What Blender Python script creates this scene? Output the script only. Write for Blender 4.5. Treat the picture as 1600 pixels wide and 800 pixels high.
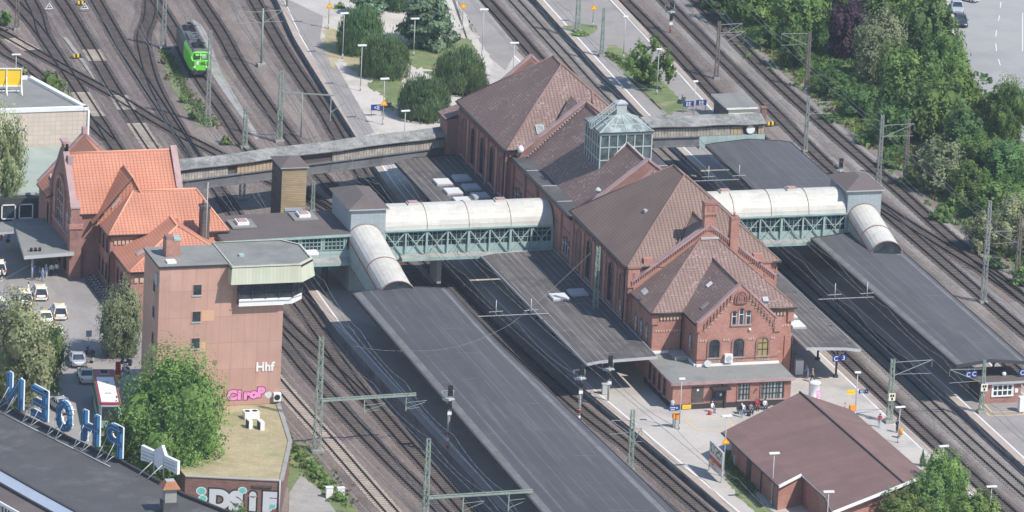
import bpy, bmesh, math, random
from math import sin, cos, tan, pi, radians, sqrt, atan2, hypot, floor
from mathutils import Vector, Matrix
random.seed(7)
SC = bpy.context.scene
COL = SC.collection
for o in list(bpy.data.objects):
    bpy.data.objects.remove(o)

# ------------------------------------------------------------------ camera
# World: x runs across the station (to the east platforms), y runs along the
# tracks (away from the viewer), z up, metres.
FPX, TH, RO, DIST, PHI = 11000.0, radians(17), radians(2.8), 909.0, radians(17)
def _rot(p):
    c, s = cos(PHI), sin(PHI)
    return Vector((p[0]*c+p[1]*s, -p[0]*s+p[1]*c, p[2]))
_fw = Vector((0, cos(TH), -sin(TH))); _u0 = Vector((0, sin(TH), cos(TH))); _x = Vector((1, 0, 0))
CF = _rot(_fw); CR = _rot(_x*cos(RO)+_u0*sin(RO)); CU = _rot(_u0*cos(RO)-_x*sin(RO))
CAMLOC = _rot(Vector((0, -DIST*cos(TH), DIST*sin(TH))))
def at(px, py, z=0.0):
    """photo pixel -> the point of the world at height z that stands there"""
    d = CF*FPX + CR*(px-800) - CU*(py-400)
    return CAMLOC + d*((z-CAMLOC.z)/d.z)
cam = bpy.data.cameras.new('camera')
cam.sensor_width = 36.0; cam.lens = 36.0*FPX/1600.0
cam.clip_start = 10; cam.clip_end = 6000
co = bpy.data.objects.new('camera', cam); COL.objects.link(co)
m = Matrix((CR, CU, -CF)).transposed().to_4x4(); m.translation = CAMLOC
co.matrix_world = m
SC.camera = co

# ------------------------------------------------------------------ daylight
SUN = Vector((0.50, -0.66, 1.0)).normalized()           # towards the sun
elev = math.asin(SUN.z); rotn = atan2(SUN.x, SUN.y)
w = bpy.data.worlds.new('World'); SC.world = w; w.use_nodes = True
nt = w.node_tree; bg = nt.nodes['Background']
sky = nt.nodes.new('ShaderNodeTexSky'); sky.sky_type = 'NISHITA'; sky.sun_disc = False
sky.sun_elevation = elev; sky.sun_rotation = rotn; sky.air_density = 1.0; sky.dust_density = 0.1; sky.ozone_density = 1.5
nt.links.new(sky.outputs[0], bg.inputs[0]); bg.inputs[1].default_value = 0.14
sl = bpy.data.lights.new('sun', 'SUN'); sl.energy = 4.1; sl.angle = radians(0.5); sl.color = (1.0, 0.945, 0.875)
so = bpy.data.objects.new('sun', sl); COL.objects.link(so)
so.rotation_euler = SUN.to_track_quat('Z', 'Y').to_euler(); so.location = (0, 0, 300)
vs = SC.view_settings
vs.view_transform = 'Standard'; vs.look = 'None'; vs.exposure = 0.40; vs.gamma = 1.0
try: vs.use_curve_mapping = False
except Exception: pass

# ------------------------------------------------------------------ materials
def _mat(name, rough=0.85, spec=0.3):
    m = bpy.data.materials.new(name); m.use_nodes = True
    b = m.node_tree.nodes['Principled BSDF']
    b.inputs['Roughness'].default_value = rough
    try: b.inputs['Specular IOR Level'].default_value = spec
    except Exception: pass
    return m, m.node_tree, b
def N(nt, t, **k):
    n = nt.nodes.new(t)
    for a, v in k.items(): setattr(n, a, v)
    return n
def mixc(nt, fac, a, b, mode='MIX'):
    n = nt.nodes.new('ShaderNodeMix'); n.data_type = 'RGBA'; n.blend_type = mode
    for s, v in ((0, fac), (6, a), (7, b)):
        if isinstance(v, (tuple, list)): n.inputs[s].default_value = (*v, 1) if len(v) == 3 else v
        elif isinstance(v, (int, float)): n.inputs[s].default_value = v
        else: nt.links.new(v, n.inputs[s])
    return n.outputs[2]
def coords(nt, kind='UV', scale=(1, 1, 1), rot=(0, 0, 0)):
    tc = nt.nodes.new('ShaderNodeTexCoord'); mp = nt.nodes.new('ShaderNodeMapping')
    mp.inputs['Scale'].default_value = scale; mp.inputs['Rotation'].default_value = rot
    nt.links.new(tc.outputs[kind], mp.inputs[0]); return mp.outputs[0]
def noise(nt, vec, scale, detail=4, rough=0.55, lo=0.35, hi=0.65):
    n = nt.nodes.new('ShaderNodeTexNoise'); n.inputs['Scale'].default_value = scale
    n.inputs['Detail'].default_value = detail; n.inputs['Roughness'].default_value = rough
    nt.links.new(vec, n.inputs['Vector'])
    r = nt.nodes.new('ShaderNodeMapRange'); r.inputs[1].default_value = lo; r.inputs[2].default_value = hi
    nt.links.new(n.outputs[0], r.inputs[0]); return r.outputs[0]
def mul(c, k): return tuple(min(1, x*k) for x in c)
def grain(name, c, rough=0.85, amt=0.25, s1=0.35, s2=4.0, stain=None, stain_s=0.12, stain_lo=.52, stain_hi=.7, kind='Object', stretch=(1, 1, 1), bump=0.0, metal=0.0, spec=0.3):
    """a surface with broad and fine unevenness, optionally stained"""
    m, nt, b = _mat(name, rough, spec)
    v = coords(nt, kind, stretch)
    f1 = noise(nt, v, s1, 5); f2 = noise(nt, v, s2, 3, .7)
    a = mixc(nt, f1, mul(c, 1-amt), mul(c, 1+amt))
    o = mixc(nt, f2, mul(c, 1-amt), mul(c, 1+amt)); o = mixc(nt, 0.5, a, o)
    if stain: o = mixc(nt, noise(nt, v, stain_s, 6, .65, stain_lo, stain_hi), o, stain)
    nt.links.new(o, b.inputs['Base Color'])
    b.inputs['Metallic'].default_value = metal
    if bump:
        bp = N(nt, 'ShaderNodeBump'); bp.inputs['Strength'].default_value = bump; bp.inputs['Distance'].default_value = .05
        nt.links.new(f2, bp.inputs['Height']); nt.links.new(bp.outputs[0], b.inputs['Normal'])
    return m
def lines(nt, uv, axis, period, width):
    """1 on thin lines every `period` metres along uv axis"""
    sp = N(nt, 'ShaderNodeSeparateXYZ'); nt.links.new(uv, sp.inputs[0])
    d = N(nt, 'ShaderNodeMath', operation='DIVIDE'); nt.links.new(sp.outputs[axis], d.inputs[0]); d.inputs[1].default_value = period
    f = N(nt, 'ShaderNodeMath', operation='FRACT'); nt.links.new(d.outputs[0], f.inputs[0])
    l = N(nt, 'ShaderNodeMath', operation='LESS_THAN'); nt.links.new(f.outputs[0], l.inputs[0]); l.inputs[1].default_value = width/period
    return l.outputs[0]
def tiles(name, c, line=0.55, lichen=None, colw=0.62, row=0.42, rough=0.8, amt=.14):
    m, nt, b = _mat(name, rough)
    uv = coords(nt, 'UV'); ob = coords(nt, 'Object')
    o = mixc(nt, noise(nt, ob, .25, 5), mul(c, 1-amt), mul(c, 1+amt))
    o = mixc(nt, noise(nt, uv, 2.2, 3, .7, .3, .7), mixc(nt, .5, o, mul(c, 1-amt*1.6)), o)
    o = mixc(nt, lines(nt, uv, 1, row, row*.28), o, mixc(nt, .35, o, mul(c, .35)))
    o = mixc(nt, lines(nt, uv, 0, colw, colw*.3), o, mixc(nt, line, o, mul(c, .22)))
    if lichen:
        br = N(nt, 'ShaderNodeTexBrick'); br.inputs['Scale'].default_value = 1.0; br.offset = .5
        br.inputs['Brick Width'].default_value = colw*.62; br.inputs['Row Height'].default_value = row*.7
        br.inputs['Mortar Size'].default_value = 0.0
        br.inputs['Color1'].default_value = (0, 0, 0, 1); br.inputs['Color2'].default_value = (1, 1, 1, 1)
        nt.links.new(uv, br.inputs['Vector'])
        g = N(nt, 'ShaderNodeMath', operation='GREATER_THAN'); nt.links.new(br.outputs[0], g.inputs[0]); g.inputs[1].default_value = .84
        k = N(nt, 'ShaderNodeMath', operation='MULTIPLY'); nt.links.new(g.outputs[0], k.inputs[0])
        nt.links.new(noise(nt, ob, .35, 4, .6, .40, .62), k.inputs[1])
        k2 = N(nt, 'ShaderNodeMath', operation='MULTIPLY'); nt.links.new(k.outputs[0], k2.inputs[0]); k2.inputs[1].default_value = .38
        o = mixc(nt, k2.outputs[0], o, lichen)
    nt.links.new(o, b.inputs['Base Color']); return m
def bricks(name, c, mortar=(.42, .36, .31), amt=.22, bw=.26, bh=.085, stain=(.06, .05, .045)):
    m, nt, b = _mat(name, .9)
    uv = coords(nt, 'UV'); ob = coords(nt, 'Object')
    br = N(nt, 'ShaderNodeTexBrick'); br.inputs['Scale'].default_value = 1.0
    br.inputs['Brick Width'].default_value = bw; br.inputs['Row Height'].default_value = bh; br.inputs['Mortar Size'].default_value = .009
    br.inputs['Color1'].default_value = (*mul(c, 1-amt), 1); br.inputs['Color2'].default_value = (*mul(c, 1+amt), 1)
    br.inputs['Mortar'].default_value = (*mortar, 1); nt.links.new(uv, br.inputs['Vector'])
    o = mixc(nt, noise(nt, ob, .5, 6, .6), mixc(nt, .5, br.outputs[0], mul(c, .72)), br.outputs[0])
    o = mixc(nt, noise(nt, ob, .22, 6, .7, .55, .85), o, stain)
    nt.links.new(o, b.inputs['Base Color']); return m
def panels(name, c, pw, ph, lw=.035, dark=.6, amt=.08, rough=.8, stain=None, axis2=True):
    m, nt, b = _mat(name, rough)
    uv = coords(nt, 'UV'); ob = coords(nt, 'Object')
    o = mixc(nt, noise(nt, ob, .3, 6, .6), mul(c, 1-amt), mul(c, 1+amt))
    br = N(nt, 'ShaderNodeTexBrick'); br.inputs['Scale'].default_value = 1.0; br.offset = 0
    br.inputs['Brick Width'].default_value = pw; br.inputs['Row Height'].default_value = ph; br.inputs['Mortar Size'].default_value = 0
    br.inputs['Color1'].default_value = (.80, .80, .80, 1); br.inputs['Color2'].default_value = (1.15, 1.15, 1.15, 1)
    nt.links.new(uv, br.inputs['Vector'])
    o = mixc(nt, .35, o, mixc(nt, 1.0, o, br.outputs[0], 'MULTIPLY'))
    o = mixc(nt, lines(nt, uv, 0, pw, lw), o, mul(c, dark))
    if axis2: o = mixc(nt, lines(nt, uv, 1, ph, lw), o, mul(c, dark))
    if stain:
        sv = coords(nt, 'Object', (1.6, 1.6, .14)); o = mixc(nt, noise(nt, sv, .8, 6, .7, .50, .82), o, stain); o = mixc(nt, noise(nt, ob, .22, 6, .7, .55, .8), o, stain)
    nt.links.new(o, b.inputs['Base Color']); return m
def felt(name, c, light, period=1.05, amt=.10, along=0, stain=None, seam=.08):
    """bitumen roof sheets: seams every `period` metres, pale worn streaks along them"""
    m, nt, b = _mat(name, .92)
    uv = coords(nt, 'Object')
    st = (6, .10, 1) if along == 0 else (.10, 6, 1)
    sv = coords(nt, 'Object', (.9, .05, 1) if along == 0 else (.05, .9, 1))
    o = mixc(nt, noise(nt, uv, .3, 6, .6), mul(c, 1-amt), mul(c, 1+amt))
    o = mixc(nt, noise(nt, uv, 5, 3, .7, .3, .7), mixc(nt, .6, o, mul(c, .8)), o)
    o = mixc(nt, noise(nt, sv, .9, 6, .7, .52, .80), o, mixc(nt, .65, c, light))
    k = N(nt, 'ShaderNodeMath', operation='MULTIPLY'); nt.links.new(lines(nt, uv, along, period, seam), k.inputs[0])
    nt.links.new(noise(nt, sv, 2.2, 4, .6, .38, .6), k.inputs[1])
    o = mixc(nt, k.outputs[0], o, light)
    k = N(nt, 'ShaderNodeMath', operation='MULTIPLY'); nt.links.new(lines(nt, uv, 1-along, 9.7, .10), k.inputs[0])
    nt.links.new(noise(nt, uv, .5, 4, .6, .5, .6), k.inputs[1])
    o = mixc(nt, k.outputs[0], o, light)
    if stain: o = mixc(nt, noise(nt, uv, .16, 6, .7, .54, .72), o, stain)
    nt.links.new(o, b.inputs['Base Color']); return m
def boards(name, c1, c2, period, axis=0, rough=.85):
    m, nt, b = _mat(name, rough)
    uv = coords(nt, 'UV')
    br = N(nt, 'ShaderNodeTexBrick'); br.inputs['Scale'].default_value = 1.0; br.offset = .37
    br.inputs['Brick Width'].default_value = period if axis == 0 else 2.6
    br.inputs['Row Height'].default_value = period if axis == 1 else 3.0
    br.inputs['Mortar Size'].default_value = 0
    br.inputs['Color1'].default_value = (*c1, 1); br.inputs['Color2'].default_value = (*c2, 1); nt.links.new(uv, br.inputs['Vector'])
    o = mixc(nt, noise(nt, coords(nt, 'Object'), .5, 5, .6), mixc(nt, .55, br.outputs[0], mul(c1, .6)), br.outputs[0])
    o = mixc(nt, lines(nt, uv, axis, period, period*.16), o, mul(c1, .4))
    nt.links.new(o, b.inputs['Base Color']); return m
def leafmat(name, dark, light, trans=.35):
    m = bpy.data.materials.new(name); m.use_nodes = True; nt = m.node_tree
    b = nt.nodes['Principled BSDF']; b.inputs['Roughness'].default_value = .6
    try: b.inputs['Specular IOR Level'].default_value = .25
    except Exception: pass
    at_ = N(nt, 'ShaderNodeAttribute', attribute_name='tint')
    oi = N(nt, 'ShaderNodeObjectInfo')
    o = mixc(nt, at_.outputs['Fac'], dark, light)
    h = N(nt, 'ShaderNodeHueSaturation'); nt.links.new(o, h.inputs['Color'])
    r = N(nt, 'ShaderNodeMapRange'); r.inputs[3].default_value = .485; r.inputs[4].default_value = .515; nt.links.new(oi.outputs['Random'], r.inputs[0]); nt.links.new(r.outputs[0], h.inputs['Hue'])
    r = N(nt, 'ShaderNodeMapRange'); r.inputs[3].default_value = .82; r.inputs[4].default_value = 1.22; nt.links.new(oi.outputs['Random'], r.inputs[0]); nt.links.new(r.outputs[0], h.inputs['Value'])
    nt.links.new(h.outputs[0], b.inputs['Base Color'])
    t = N(nt, 'ShaderNodeBsdfTranslucent'); nt.links.new(h.outputs[0], t.inputs[0])
    mx = N(nt, 'ShaderNodeMixShader'); mx.inputs[0].default_value = trans
    nt.links.new(b.outputs[0], mx.inputs[1]); nt.links.new(t.outputs[0], mx.inputs[2])
    nt.links.new(mx.outputs[0], nt.nodes['Material Output'].inputs[0]); return m
def plain(name, c, rough=.5, metal=0.0, amt=.06, spec=.4):
    return grain(name, c, rough, amt, .8, 6, metal=metal, spec=spec)
def glassy(name, c, rough=.12):
    m, nt, b = _mat(name, rough, .6)
    v = coords(nt, 'UV')
    nt.links.new(mixc(nt, noise(nt, v, .9, 2), mul(c, .6), mul(c, 1.5)), b.inputs['Base Color']); return m

MT = {}
MT['ballast'] = grain('brown track ballast', (.215, .178, .154), .95, .42, .10, 3.2, stain=(.125, .102, .092), stain_s=.07, stretch=(1, .35, 1), bump=.5)
MT['ballast_bed'] = grain('dark ballast between the rails', (.172, .140, .125), .95, .40, .3, 3.5, stain=(.235, .185, .16), stain_s=.1, stretch=(1, .3, 1), bump=.5)
MT['ballast_grey'] = grain('pale grey ballast', (.25, .225, .205), .95, .38, .3, 3.5, stain=(.17, .143, .125), stain_s=.1, stretch=(1, .3, 1), bump=.5)
MT['sleeper_wood'] = grain('old timber sleeper', (.095, .078, .070), .9, .35, .5, 2.5)
MT['sleeper_pale'] = grain('pale concrete sleeper', (.42, .36, .295), .9, .25, .5, 2.5)
MT['sleeper_mid'] = grain('dull concrete sleeper', (.21, .19, .17), .9, .25, .5, 2.5)
MT['rail'] = grain('rusted rail with side shade', (.022, .018, .020), .55, .3, .5, 3, spec=.4)  # near-black tone holds the shade on the rail sides as well as rust
MT['pave'] = grain('pale platform paving', (.46, .425, .385), .9, .14, .25, 3, stain=(.33, .305, .28), stain_s=.1)
MT['pave_grey'] = grain('grey platform asphalt', (.295, .27, .25), .92, .14, .25, 3.5, stain=(.23, .213, .20), stain_s=.09)
MT['edge'] = grain('platform edge slab', (.40, .335, .285), .9, .15, .4, 4)
MT['kerbside'] = grain('platform side concrete', (.20, .19, .185), .9, .25, .5, 3, stain=(.07, .065, .065), stain_s=.3)
MT['white_line'] = grain('worn white line', (.72, .70, .66), .8, .12, .6, 5)
MT['yellow_line'] = grain('worn yellow line', (.70, .50, .18), .8, .12, .6, 5)
MT['gravel'] = grain('pale gravel path', (.52, .48, .43), .95, .14, .3, 4, stain=(.36, .32, .26), stain_s=.12)
MT['asphalt'] = grain('grey forecourt paving', (.30, .278, .258), .92, .16, .22, 3, stain=(.235, .222, .212), stain_s=.08)
MT['road'] = grain('pale worn asphalt', (.335, .33, .32), .92, .10, .2, 3, stain=(.28, .275, .27), stain_s=.06)
MT['grass'] = grain('short grass', (.155, .195, .08), .95, .35, .4, 4, stain=(.30, .27, .16), stain_s=.35, bump=.4)
MT['drygrass'] = grain('dry straw coloured grass', (.405, .338, .205), .95, .24, .35, 3, stain=(.24, .25, .115), stain_s=.16, stain_lo=.5, stain_hi=.68, bump=.4)
MT['earth'] = grain('undergrowth soil', (.12, .155, .065), .95, .4, .3, 3, stain=(.24, .22, .115), stain_s=.12)
MT['brick'] = bricks('red station brick', (.43, .180, .132))
MT['brick_dark'] = bricks('dark weathered brick', (.30, .130, .105))
MT['brick_new'] = bricks('plain red brick', (.38, .155, .115))
MT['brick_rose'] = bricks('pale rose brick', (.46, .20, .155), stain=(.2, .1, .08))
MT['brick_brown'] = bricks('brown brick', (.23, .125, .10), mortar=(.33, .25, .22), bw=.5, bh=.16)
MT['brick_cream'] = panels('cream tile cladding', (.60, .50, .415), .75, .62, .06, .78, .05)
MT['tile_brown'] = tiles('brown roof tiles with lichen', (.265, .178, .152), .55, (.50, .43, .39), .46, .36)
MT['tile_new'] = tiles('plain brown roof tiles', (.265, .182, .148), .55, None, .46, .36)
MT['tile_orange'] = tiles('orange clay roof tiles', (.57, .245, .158), .40, None, .46, .40)
MT['ridge_brown'] = grain('brown ridge tiles', (.26, .16, .135), .85, .2)
MT['ridge_orange'] = grain('orange ridge tiles', (.66, .33, .22), .85, .15)
MT['coping'] = grain('pink stone coping', (.40, .275, .265), .85, .16, .6, 4, stain=(.25, .17, .165), stain_s=.5)
MT['lead'] = grain('grey flashing', (.42, .42, .43), .6, .15)
MT['felt'] = felt('dark roofing felt', (.084, .085, .094), (.175, .172, .172), 1.37, .10, 0, None, .06)
MT['felt_e'] = felt('grey roofing felt', (.100, .100, .108), (.19, .185, .183), 1.37, .10, 0, None, .06)
MT['felt_old'] = felt('old streaked roofing felt', (.115, .104, .098), (.31, .285, .26), .82, .2, stain=(.07, .066, .066), seam=.09)
MT['felt_grey'] = grain('grey flat roof', (.235, .232, .215), .92, .16, .3, 3, stain=(.15, .15, .145), stain_s=.12)
MT['felt_brown'] = grain('brown flat roof', (.135, .112, .105), .92, .12, .3, 3, stain=(.10, .085, .08), stain_s=.12)
MT['felt_dark'] = grain('dark flat roof', (.085, .082, .085), .92, .2, .25, 4, stain=(.14, .135, .135), stain_s=.2)
MT['roof_maroon'] = panels('maroon sheet roof', (.195, .122, .108), 1.35, 5.2, .045, .76, .08, .85, (.155, .095, .085))
MT['shingle'] = grain('mossy grey shingle roof', (.25, .25, .235), .95, .5, .6, 3.6, stain=(.13, .13, .115), stain_s=.35)
MT['white_sheet'] = panels('white rounded sheet roof', (.56, .54, .485), 1.25, 1.1, .05, .90, .06, .5, (.46, .41, .345))
MT['rust'] = grain('rusty rim', (.38, .17, .09), .85, .25)
MT['mint'] = grain('pale green painted steel', (.34, .455, .42), .6, .14, .5, 4, stain=(.24, .32, .30), stain_s=.4)
MT['mint_panel'] = panels('pale green panel wall', (.36, .455, .43), 1.35, 1.5, .05, .6, .08)
MT['bluegrey'] = panels('grey blue shingle wall', (.34, .385, .40), .6, .28, .03, .72, .08)
MT['mast'] = grain('green painted lattice steel', (.26, .315, .265), .7, .2, .5, 4)
MT['mast_rust'] = grain('rusty lattice steel', (.20, .165, .15), .8, .25, .5, 4)
MT['mast_pale'] = grain('dull galvanised lattice', (.27, .285, .27), .7, .15)
MT['mast_grey'] = grain('galvanised steel', (.43, .44, .43), .6, .12)
MT['steel_dark'] = grain('dark painted steel', (.055, .058, .062), .6, .2)
MT['timber'] = boards('yellow timber boarding', (.40, .30, .175), (.50, .39, .245), .24, 1)
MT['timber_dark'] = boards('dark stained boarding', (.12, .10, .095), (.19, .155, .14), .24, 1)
MT['timber_grey'] = boards('weathered grey boarding', (.33, .30, .26), (.54, .48, .40), .42, 0)
MT['timber_tan'] = boards('tan boarding', (.45, .34, .20), (.52, .44, .31), .55, 0)
MT['girder'] = grain('grey bridge girder', (.165, .165, .172), .7, .2, .3, 3, stain=(.09, .088, .09), stain_s=.2)
MT['panel_rose'] = panels('salmon wall panels', (.51, .305, .24), 1.55, 3.3, .05, .74, .06, .8, (.40, .235, .19))
MT['copper'] = panels('pale green copper sheet', (.51, .515, .40), .42, 4, .05, .84, .07, .7, None, False)
MT['glass'] = glassy('dark window glass', (.035, .045, .055))
MT['glass_teal'] = glassy('greenish lantern glass', (.085, .115, .12), .18)
MT['glass_roof'] = glassy('pale roof glass', (.24, .275, .265), .3)
MT['skylight'] = plain('white plastic dome', (.70, .70, .68), .3)
MT['skylight_dark'] = plain('grey plastic dome', (.44, .47, .50), .3)
MT['white'] = plain('white paint', (.78, .77, .75), .5)
MT['cream'] = plain('cream paint', (.78, .72, .58), .35)
MT['black'] = plain('black rubber', (.02, .02, .022), .7)
MT['dark'] = plain('dark recess', (.025, .024, .028), .8)
MT['trim_dark'] = plain('dark gutter', (.045, .038, .040), .6)
MT['cornice'] = grain('pale cornice brick', (.52, .40, .30), .9, .2, 1, 5)
MT['yellow'] = plain('yellow sheet', (.88, .56, .03), .5)
MT['orange'] = plain('orange sheet', (.80, .30, .03), .5)
MT['red'] = plain('red paint', (.50, .035, .035), .45)
MT['maroon'] = plain('maroon paint', (.30, .025, .06), .4)
MT['blue'] = plain('deep blue paint', (.02, .045, .21), .5)
MT['letter_blue'] = grain('blue letter back', (.025, .13, .27), .55, .12, .6, 4)
MT['silver'] = plain('silver car paint', (.50, .52, .55), .3, .3)
MT['anthracite'] = plain('anthracite car paint', (.055, .062, .08), .28, .3)
MT['taxi'] = plain('ivory taxi paint', (.78, .745, .64), .3)
MT['green_loco'] = plain('bright green paint', (.17, .68, .045), .45, amt=.04)
MT['loco_side'] = grain('dusty locomotive side', (.16, .125, .11), .7, .25)
MT['grey_roof'] = grain('grey locomotive roof', (.115, .118, .122), .7, .3)
MT['pink'] = plain('pink spray paint', (.78, .28, .55), .6)
MT['pink_dark'] = plain('dark magenta spray outline', (.22, .02, .13), .6)
MT['graf_grey'] = grain('silver spray paint', (.62, .63, .64), .5, .08)
MT['graf_black'] = plain('black spray paint', (.03, .03, .03), .6)
MT['graf_teal'] = plain('turquoise spray paint', (.16, .55, .50), .6)
MT['strip_blue'] = plain('pale blue metal flashing', (.37, .42, .50), .4)
MT['skin'] = plain('skin', (.52, .31, .22), .6)
MT['trunk'] = grain('bark', (.12, .095, .07), .95, .3)
MT['concrete'] = grain('weathered concrete', (.33, .315, .29), .9, .18, .5, 3, stain=(.2, .19, .18), stain_s=.3)
MT['wire'] = plain('overhead wire', (.22, .22, .22), .5)
LEAF = {
 'green': leafmat('leaf fresh green', (0.100, 0.177, 0.038), (0.289, 0.407, 0.112)),
 'mid': leafmat('leaf mid green', (0.092, 0.165, 0.042), (0.242, 0.360, 0.100)),
 'deep': leafmat('leaf deep green', (0.065, 0.130, 0.045), (0.189, 0.295, 0.094)),
 'yew': leafmat('dark needle green', (0.071, 0.127, 0.057), (0.195, 0.283, 0.112), .25),
 'cedar': leafmat('blue green needles', (0.083, 0.142, 0.083), (0.248, 0.342, 0.195), .2),
 'grey': leafmat('grey green leaf', (0.147, 0.195, 0.094), (0.378, 0.419, 0.230)),
 'bloom': leafmat('leaf with white bloom', (0.136, 0.195, 0.065), (0.590, 0.602, 0.354)),
 'purple': leafmat('purple leaf', (0.053, 0.026, 0.045), (0.130, 0.066, 0.100)),
 'straw': leafmat('straw weeds', (0.165, 0.165, 0.059), (0.378, 0.330, 0.142)),
}

# ------------------------------------------------------------------ builders
class MB:
    """collects faces; build() links them as ONE mesh object with metric UVs"""
    def __init__(s): s.v = []; s.f = []; s.m = []; s.M = None; s.smooth = []
    def _p(s, p):
        p = Vector(p)
        if s.M: p = s.M @ p
        s.v.append(p); return len(s.v)-1
    def poly(s, pts, mat=0, smooth=False):
        s.f.append([s._p(p) for p in pts]); s.m.append(mat); s.smooth.append(smooth); return s
    def box(s, x0, x1, y0, y1, z0, z1, mat=0, top=None):
        i = [s._p(p) for p in ((x0,y0,z0),(x1,y0,z0),(x1,y1,z0),(x0,y1,z0),(x0,y0,z1),(x1,y0,z1),(x1,y1,z1),(x0,y1,z1))]
        for k, q in enumerate(((3,2,1,0),(4,5,6,7),(0,1,5,4),(1,2,6,5),(2,3,7,6),(3,0,4,7))):
            s.f.append([i[a] for a in q]); s.m.append(top if (k == 1 and top is not None) else mat); s.smooth.append(False)
        return s
    def prism(s, pts, z0, z1, mat=0, top=None):
        """vertical walls over a plan polygon (counter-clockwise) with a lid"""
        n = len(pts); a = [s._p((p[0], p[1], z0)) for p in pts]; b = [s._p((p[0], p[1], z1)) for p in pts]
        for k in range(n):
            j = (k+1) % n; s.f.append([a[k], a[j], b[j], b[k]]); s.m.append(mat); s.smooth.append(False)
        s.f.append(b); s.m.append(mat if top is None else top); s.smooth.append(False)
        s.f.append(a[::-1]); s.m.append(mat); s.smooth.append(False)
        return s
    def slab(s, pts, t, mat=0, side=None, under=None):
        """a sheet of thickness t hanging below the polygon pts"""
        side = mat if side is None else side; n = len(pts)
        a = [s._p(p) for p in pts]; b = [s._p((p[0], p[1], p[2]-t)) for p in pts]
        s.f.append(a); s.m.append(mat); s.f.append(b[::-1]); s.m.append(side if under is None else under)
        for k in range(n):
            j = (k+1) % n; s.f.append([b[k], b[j], a[j], a[k]]); s.m.append(side)
        s.smooth += [False]*(n+2); return s
    def beam(s, p, q, w, h=None, mat=0, up=(0, 0, 1)):
        p, q = Vector(p), Vector(q); h = w if h is None else h
        d = (q-p)
        if d.length < 1e-6: return s
        d.normalize(); u = Vector(up)
        if abs(d.dot(u)) > .98: u = Vector((0, 1, 0))
        x = d.cross(u).normalized(); y = x.cross(d).normalized()
        i = [s._p(c + x*a*w/2 + y*b*h/2) for c in (p, q) for a, b in ((-1,-1),(1,-1),(1,1),(-1,1))]
        for f in ((3,2,1,0),(4,5,6,7),(0,1,5,4),(1,2,6,5),(2,3,7,6),(3,0,4,7)):
            s.f.append([i[k] for k in f]); s.m.append(mat); s.smooth.append(False)
        return s
    def tube(s, p, q, r, r2=None, n=6, mat=0):
        p, q = Vector(p), Vector(q); r2 = r if r2 is None else r2; d = (q-p).normalized()
        u = Vector((0, 0, 1)) if abs(d.z) < .95 else Vector((1, 0, 0))
        x = d.cross(u).normalized(); y = d.cross(x).normalized()
        a = [s._p(p + (x*cos(2*pi*k/n)+y*sin(2*pi*k/n))*r) for k in range(n)]
        b = [s._p(q + (x*cos(2*pi*k/n)+y*sin(2*pi*k/n))*r2) for k in range(n)]
        for k in range(n):
            j = (k+1) % n; s.f.append([a[k], b[k], b[j], a[j]]); s.m.append(mat); s.smooth.append(True)
        s.f.append(a); s.m.append(mat); s.f.append(b[::-1]); s.m.append(mat); s.smooth += [False, False]
        return s
    def lathe(s, c, prof, n=12, mat=0, axis='z'):
        rings = []
        for r, h in prof:
            ring = []
            for k in range(n):
                a = 2*pi*k/n
                if axis == 'z': ring.append(s._p((c[0]+r*cos(a), c[1]+r*sin(a), c[2]+h)))
                elif axis == 'x': ring.append(s._p((c[0]+h, c[1]+r*cos(a), c[2]+r*sin(a))))
                else: ring.append(s._p((c[0]+r*cos(a), c[1]+h, c[2]+r*sin(a))))
            rings.append(ring)
        for a, b in zip(rings, rings[1:]):
            for k in range(n):
                j = (k+1) % n; s.f.append([a[k], a[j], b[j], b[k]]); s.m.append(mat); s.smooth.append(True)
        s.f.append(rings[0][::-1]); s.m.append(mat); s.f.append(rings[-1]); s.m.append(mat); s.smooth += [False, False]
        return s
    def build(s, name, mats, parent=None, offset=None, double=False):
        if not isinstance(mats, (list, tuple)): mats = [mats]
        off = Vector((0, 0, 0))
        if offset is not None: off = Vector(offset)
        elif parent is not None: off = world_of(parent)
        me = bpy.data.meshes.new(name)
        me.from_pydata([tuple(p-off) for p in s.v], [], s.f)
        for k in mats: me.materials.append(MT[k] if isinstance(k, str) and k in MT else (LEAF[k] if isinstance(k, str) else k))
        me.polygons.foreach_set('material_index', s.m)
        me.polygons.foreach_set('use_smooth', s.smooth)
        uv = me.uv_layers.new(name='UVMap'); dat = [0.0]*(2*len(me.loops)); vs_ = me.vertices
        for p in me.polygons:
            nrm = p.normal
            if abs(nrm.z) > .999: t = Vector((1, 0, 0)); q = Vector((0, 1, 0))
            else:
                t = Vector((-nrm.y, nrm.x, 0)).normalized(); q = nrm.cross(t)
            for li in p.loop_indices:
                c = vs_[me.loops[li].vertex_index].co
                dat[2*li] = c.dot(t); dat[2*li+1] = c.dot(q)
        uv.data.foreach_set('uv', dat)
        me.update()
        o = bpy.data.objects.new(name, me); COL.objects.link(o)
        if parent is not None: o.parent = parent
        elif offset is not None: o.location = off
        return o
def world_of(o):
    v = Vector((0, 0, 0))
    while o is not None:
        v += o.location; o = o.parent
    return v
def tag(o, label=None, cat=None, group=None, kind=None):
    if label: o['label'] = label
    if cat: o['category'] = cat
    if group: o['group'] = group
    if kind: o['kind'] = kind
    return o
def thing(name, label, cat, loc=(0, 0, 0), rz=0, group=None):
    o = bpy.data.objects.new(name, None); o.empty_display_size = .5; COL.objects.link(o)
    o.location = loc; o.rotation_euler = (0, 0, rz)
    return tag(o, label, cat, group)
def structure(mb, name, mats, label=None, cat=None):
    o = mb.build(name, mats); o['kind'] = 'structure'
    o['label'] = label or name.replace('_', ' '); o['category'] = cat or name.split('_')[-1]
    return o
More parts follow.
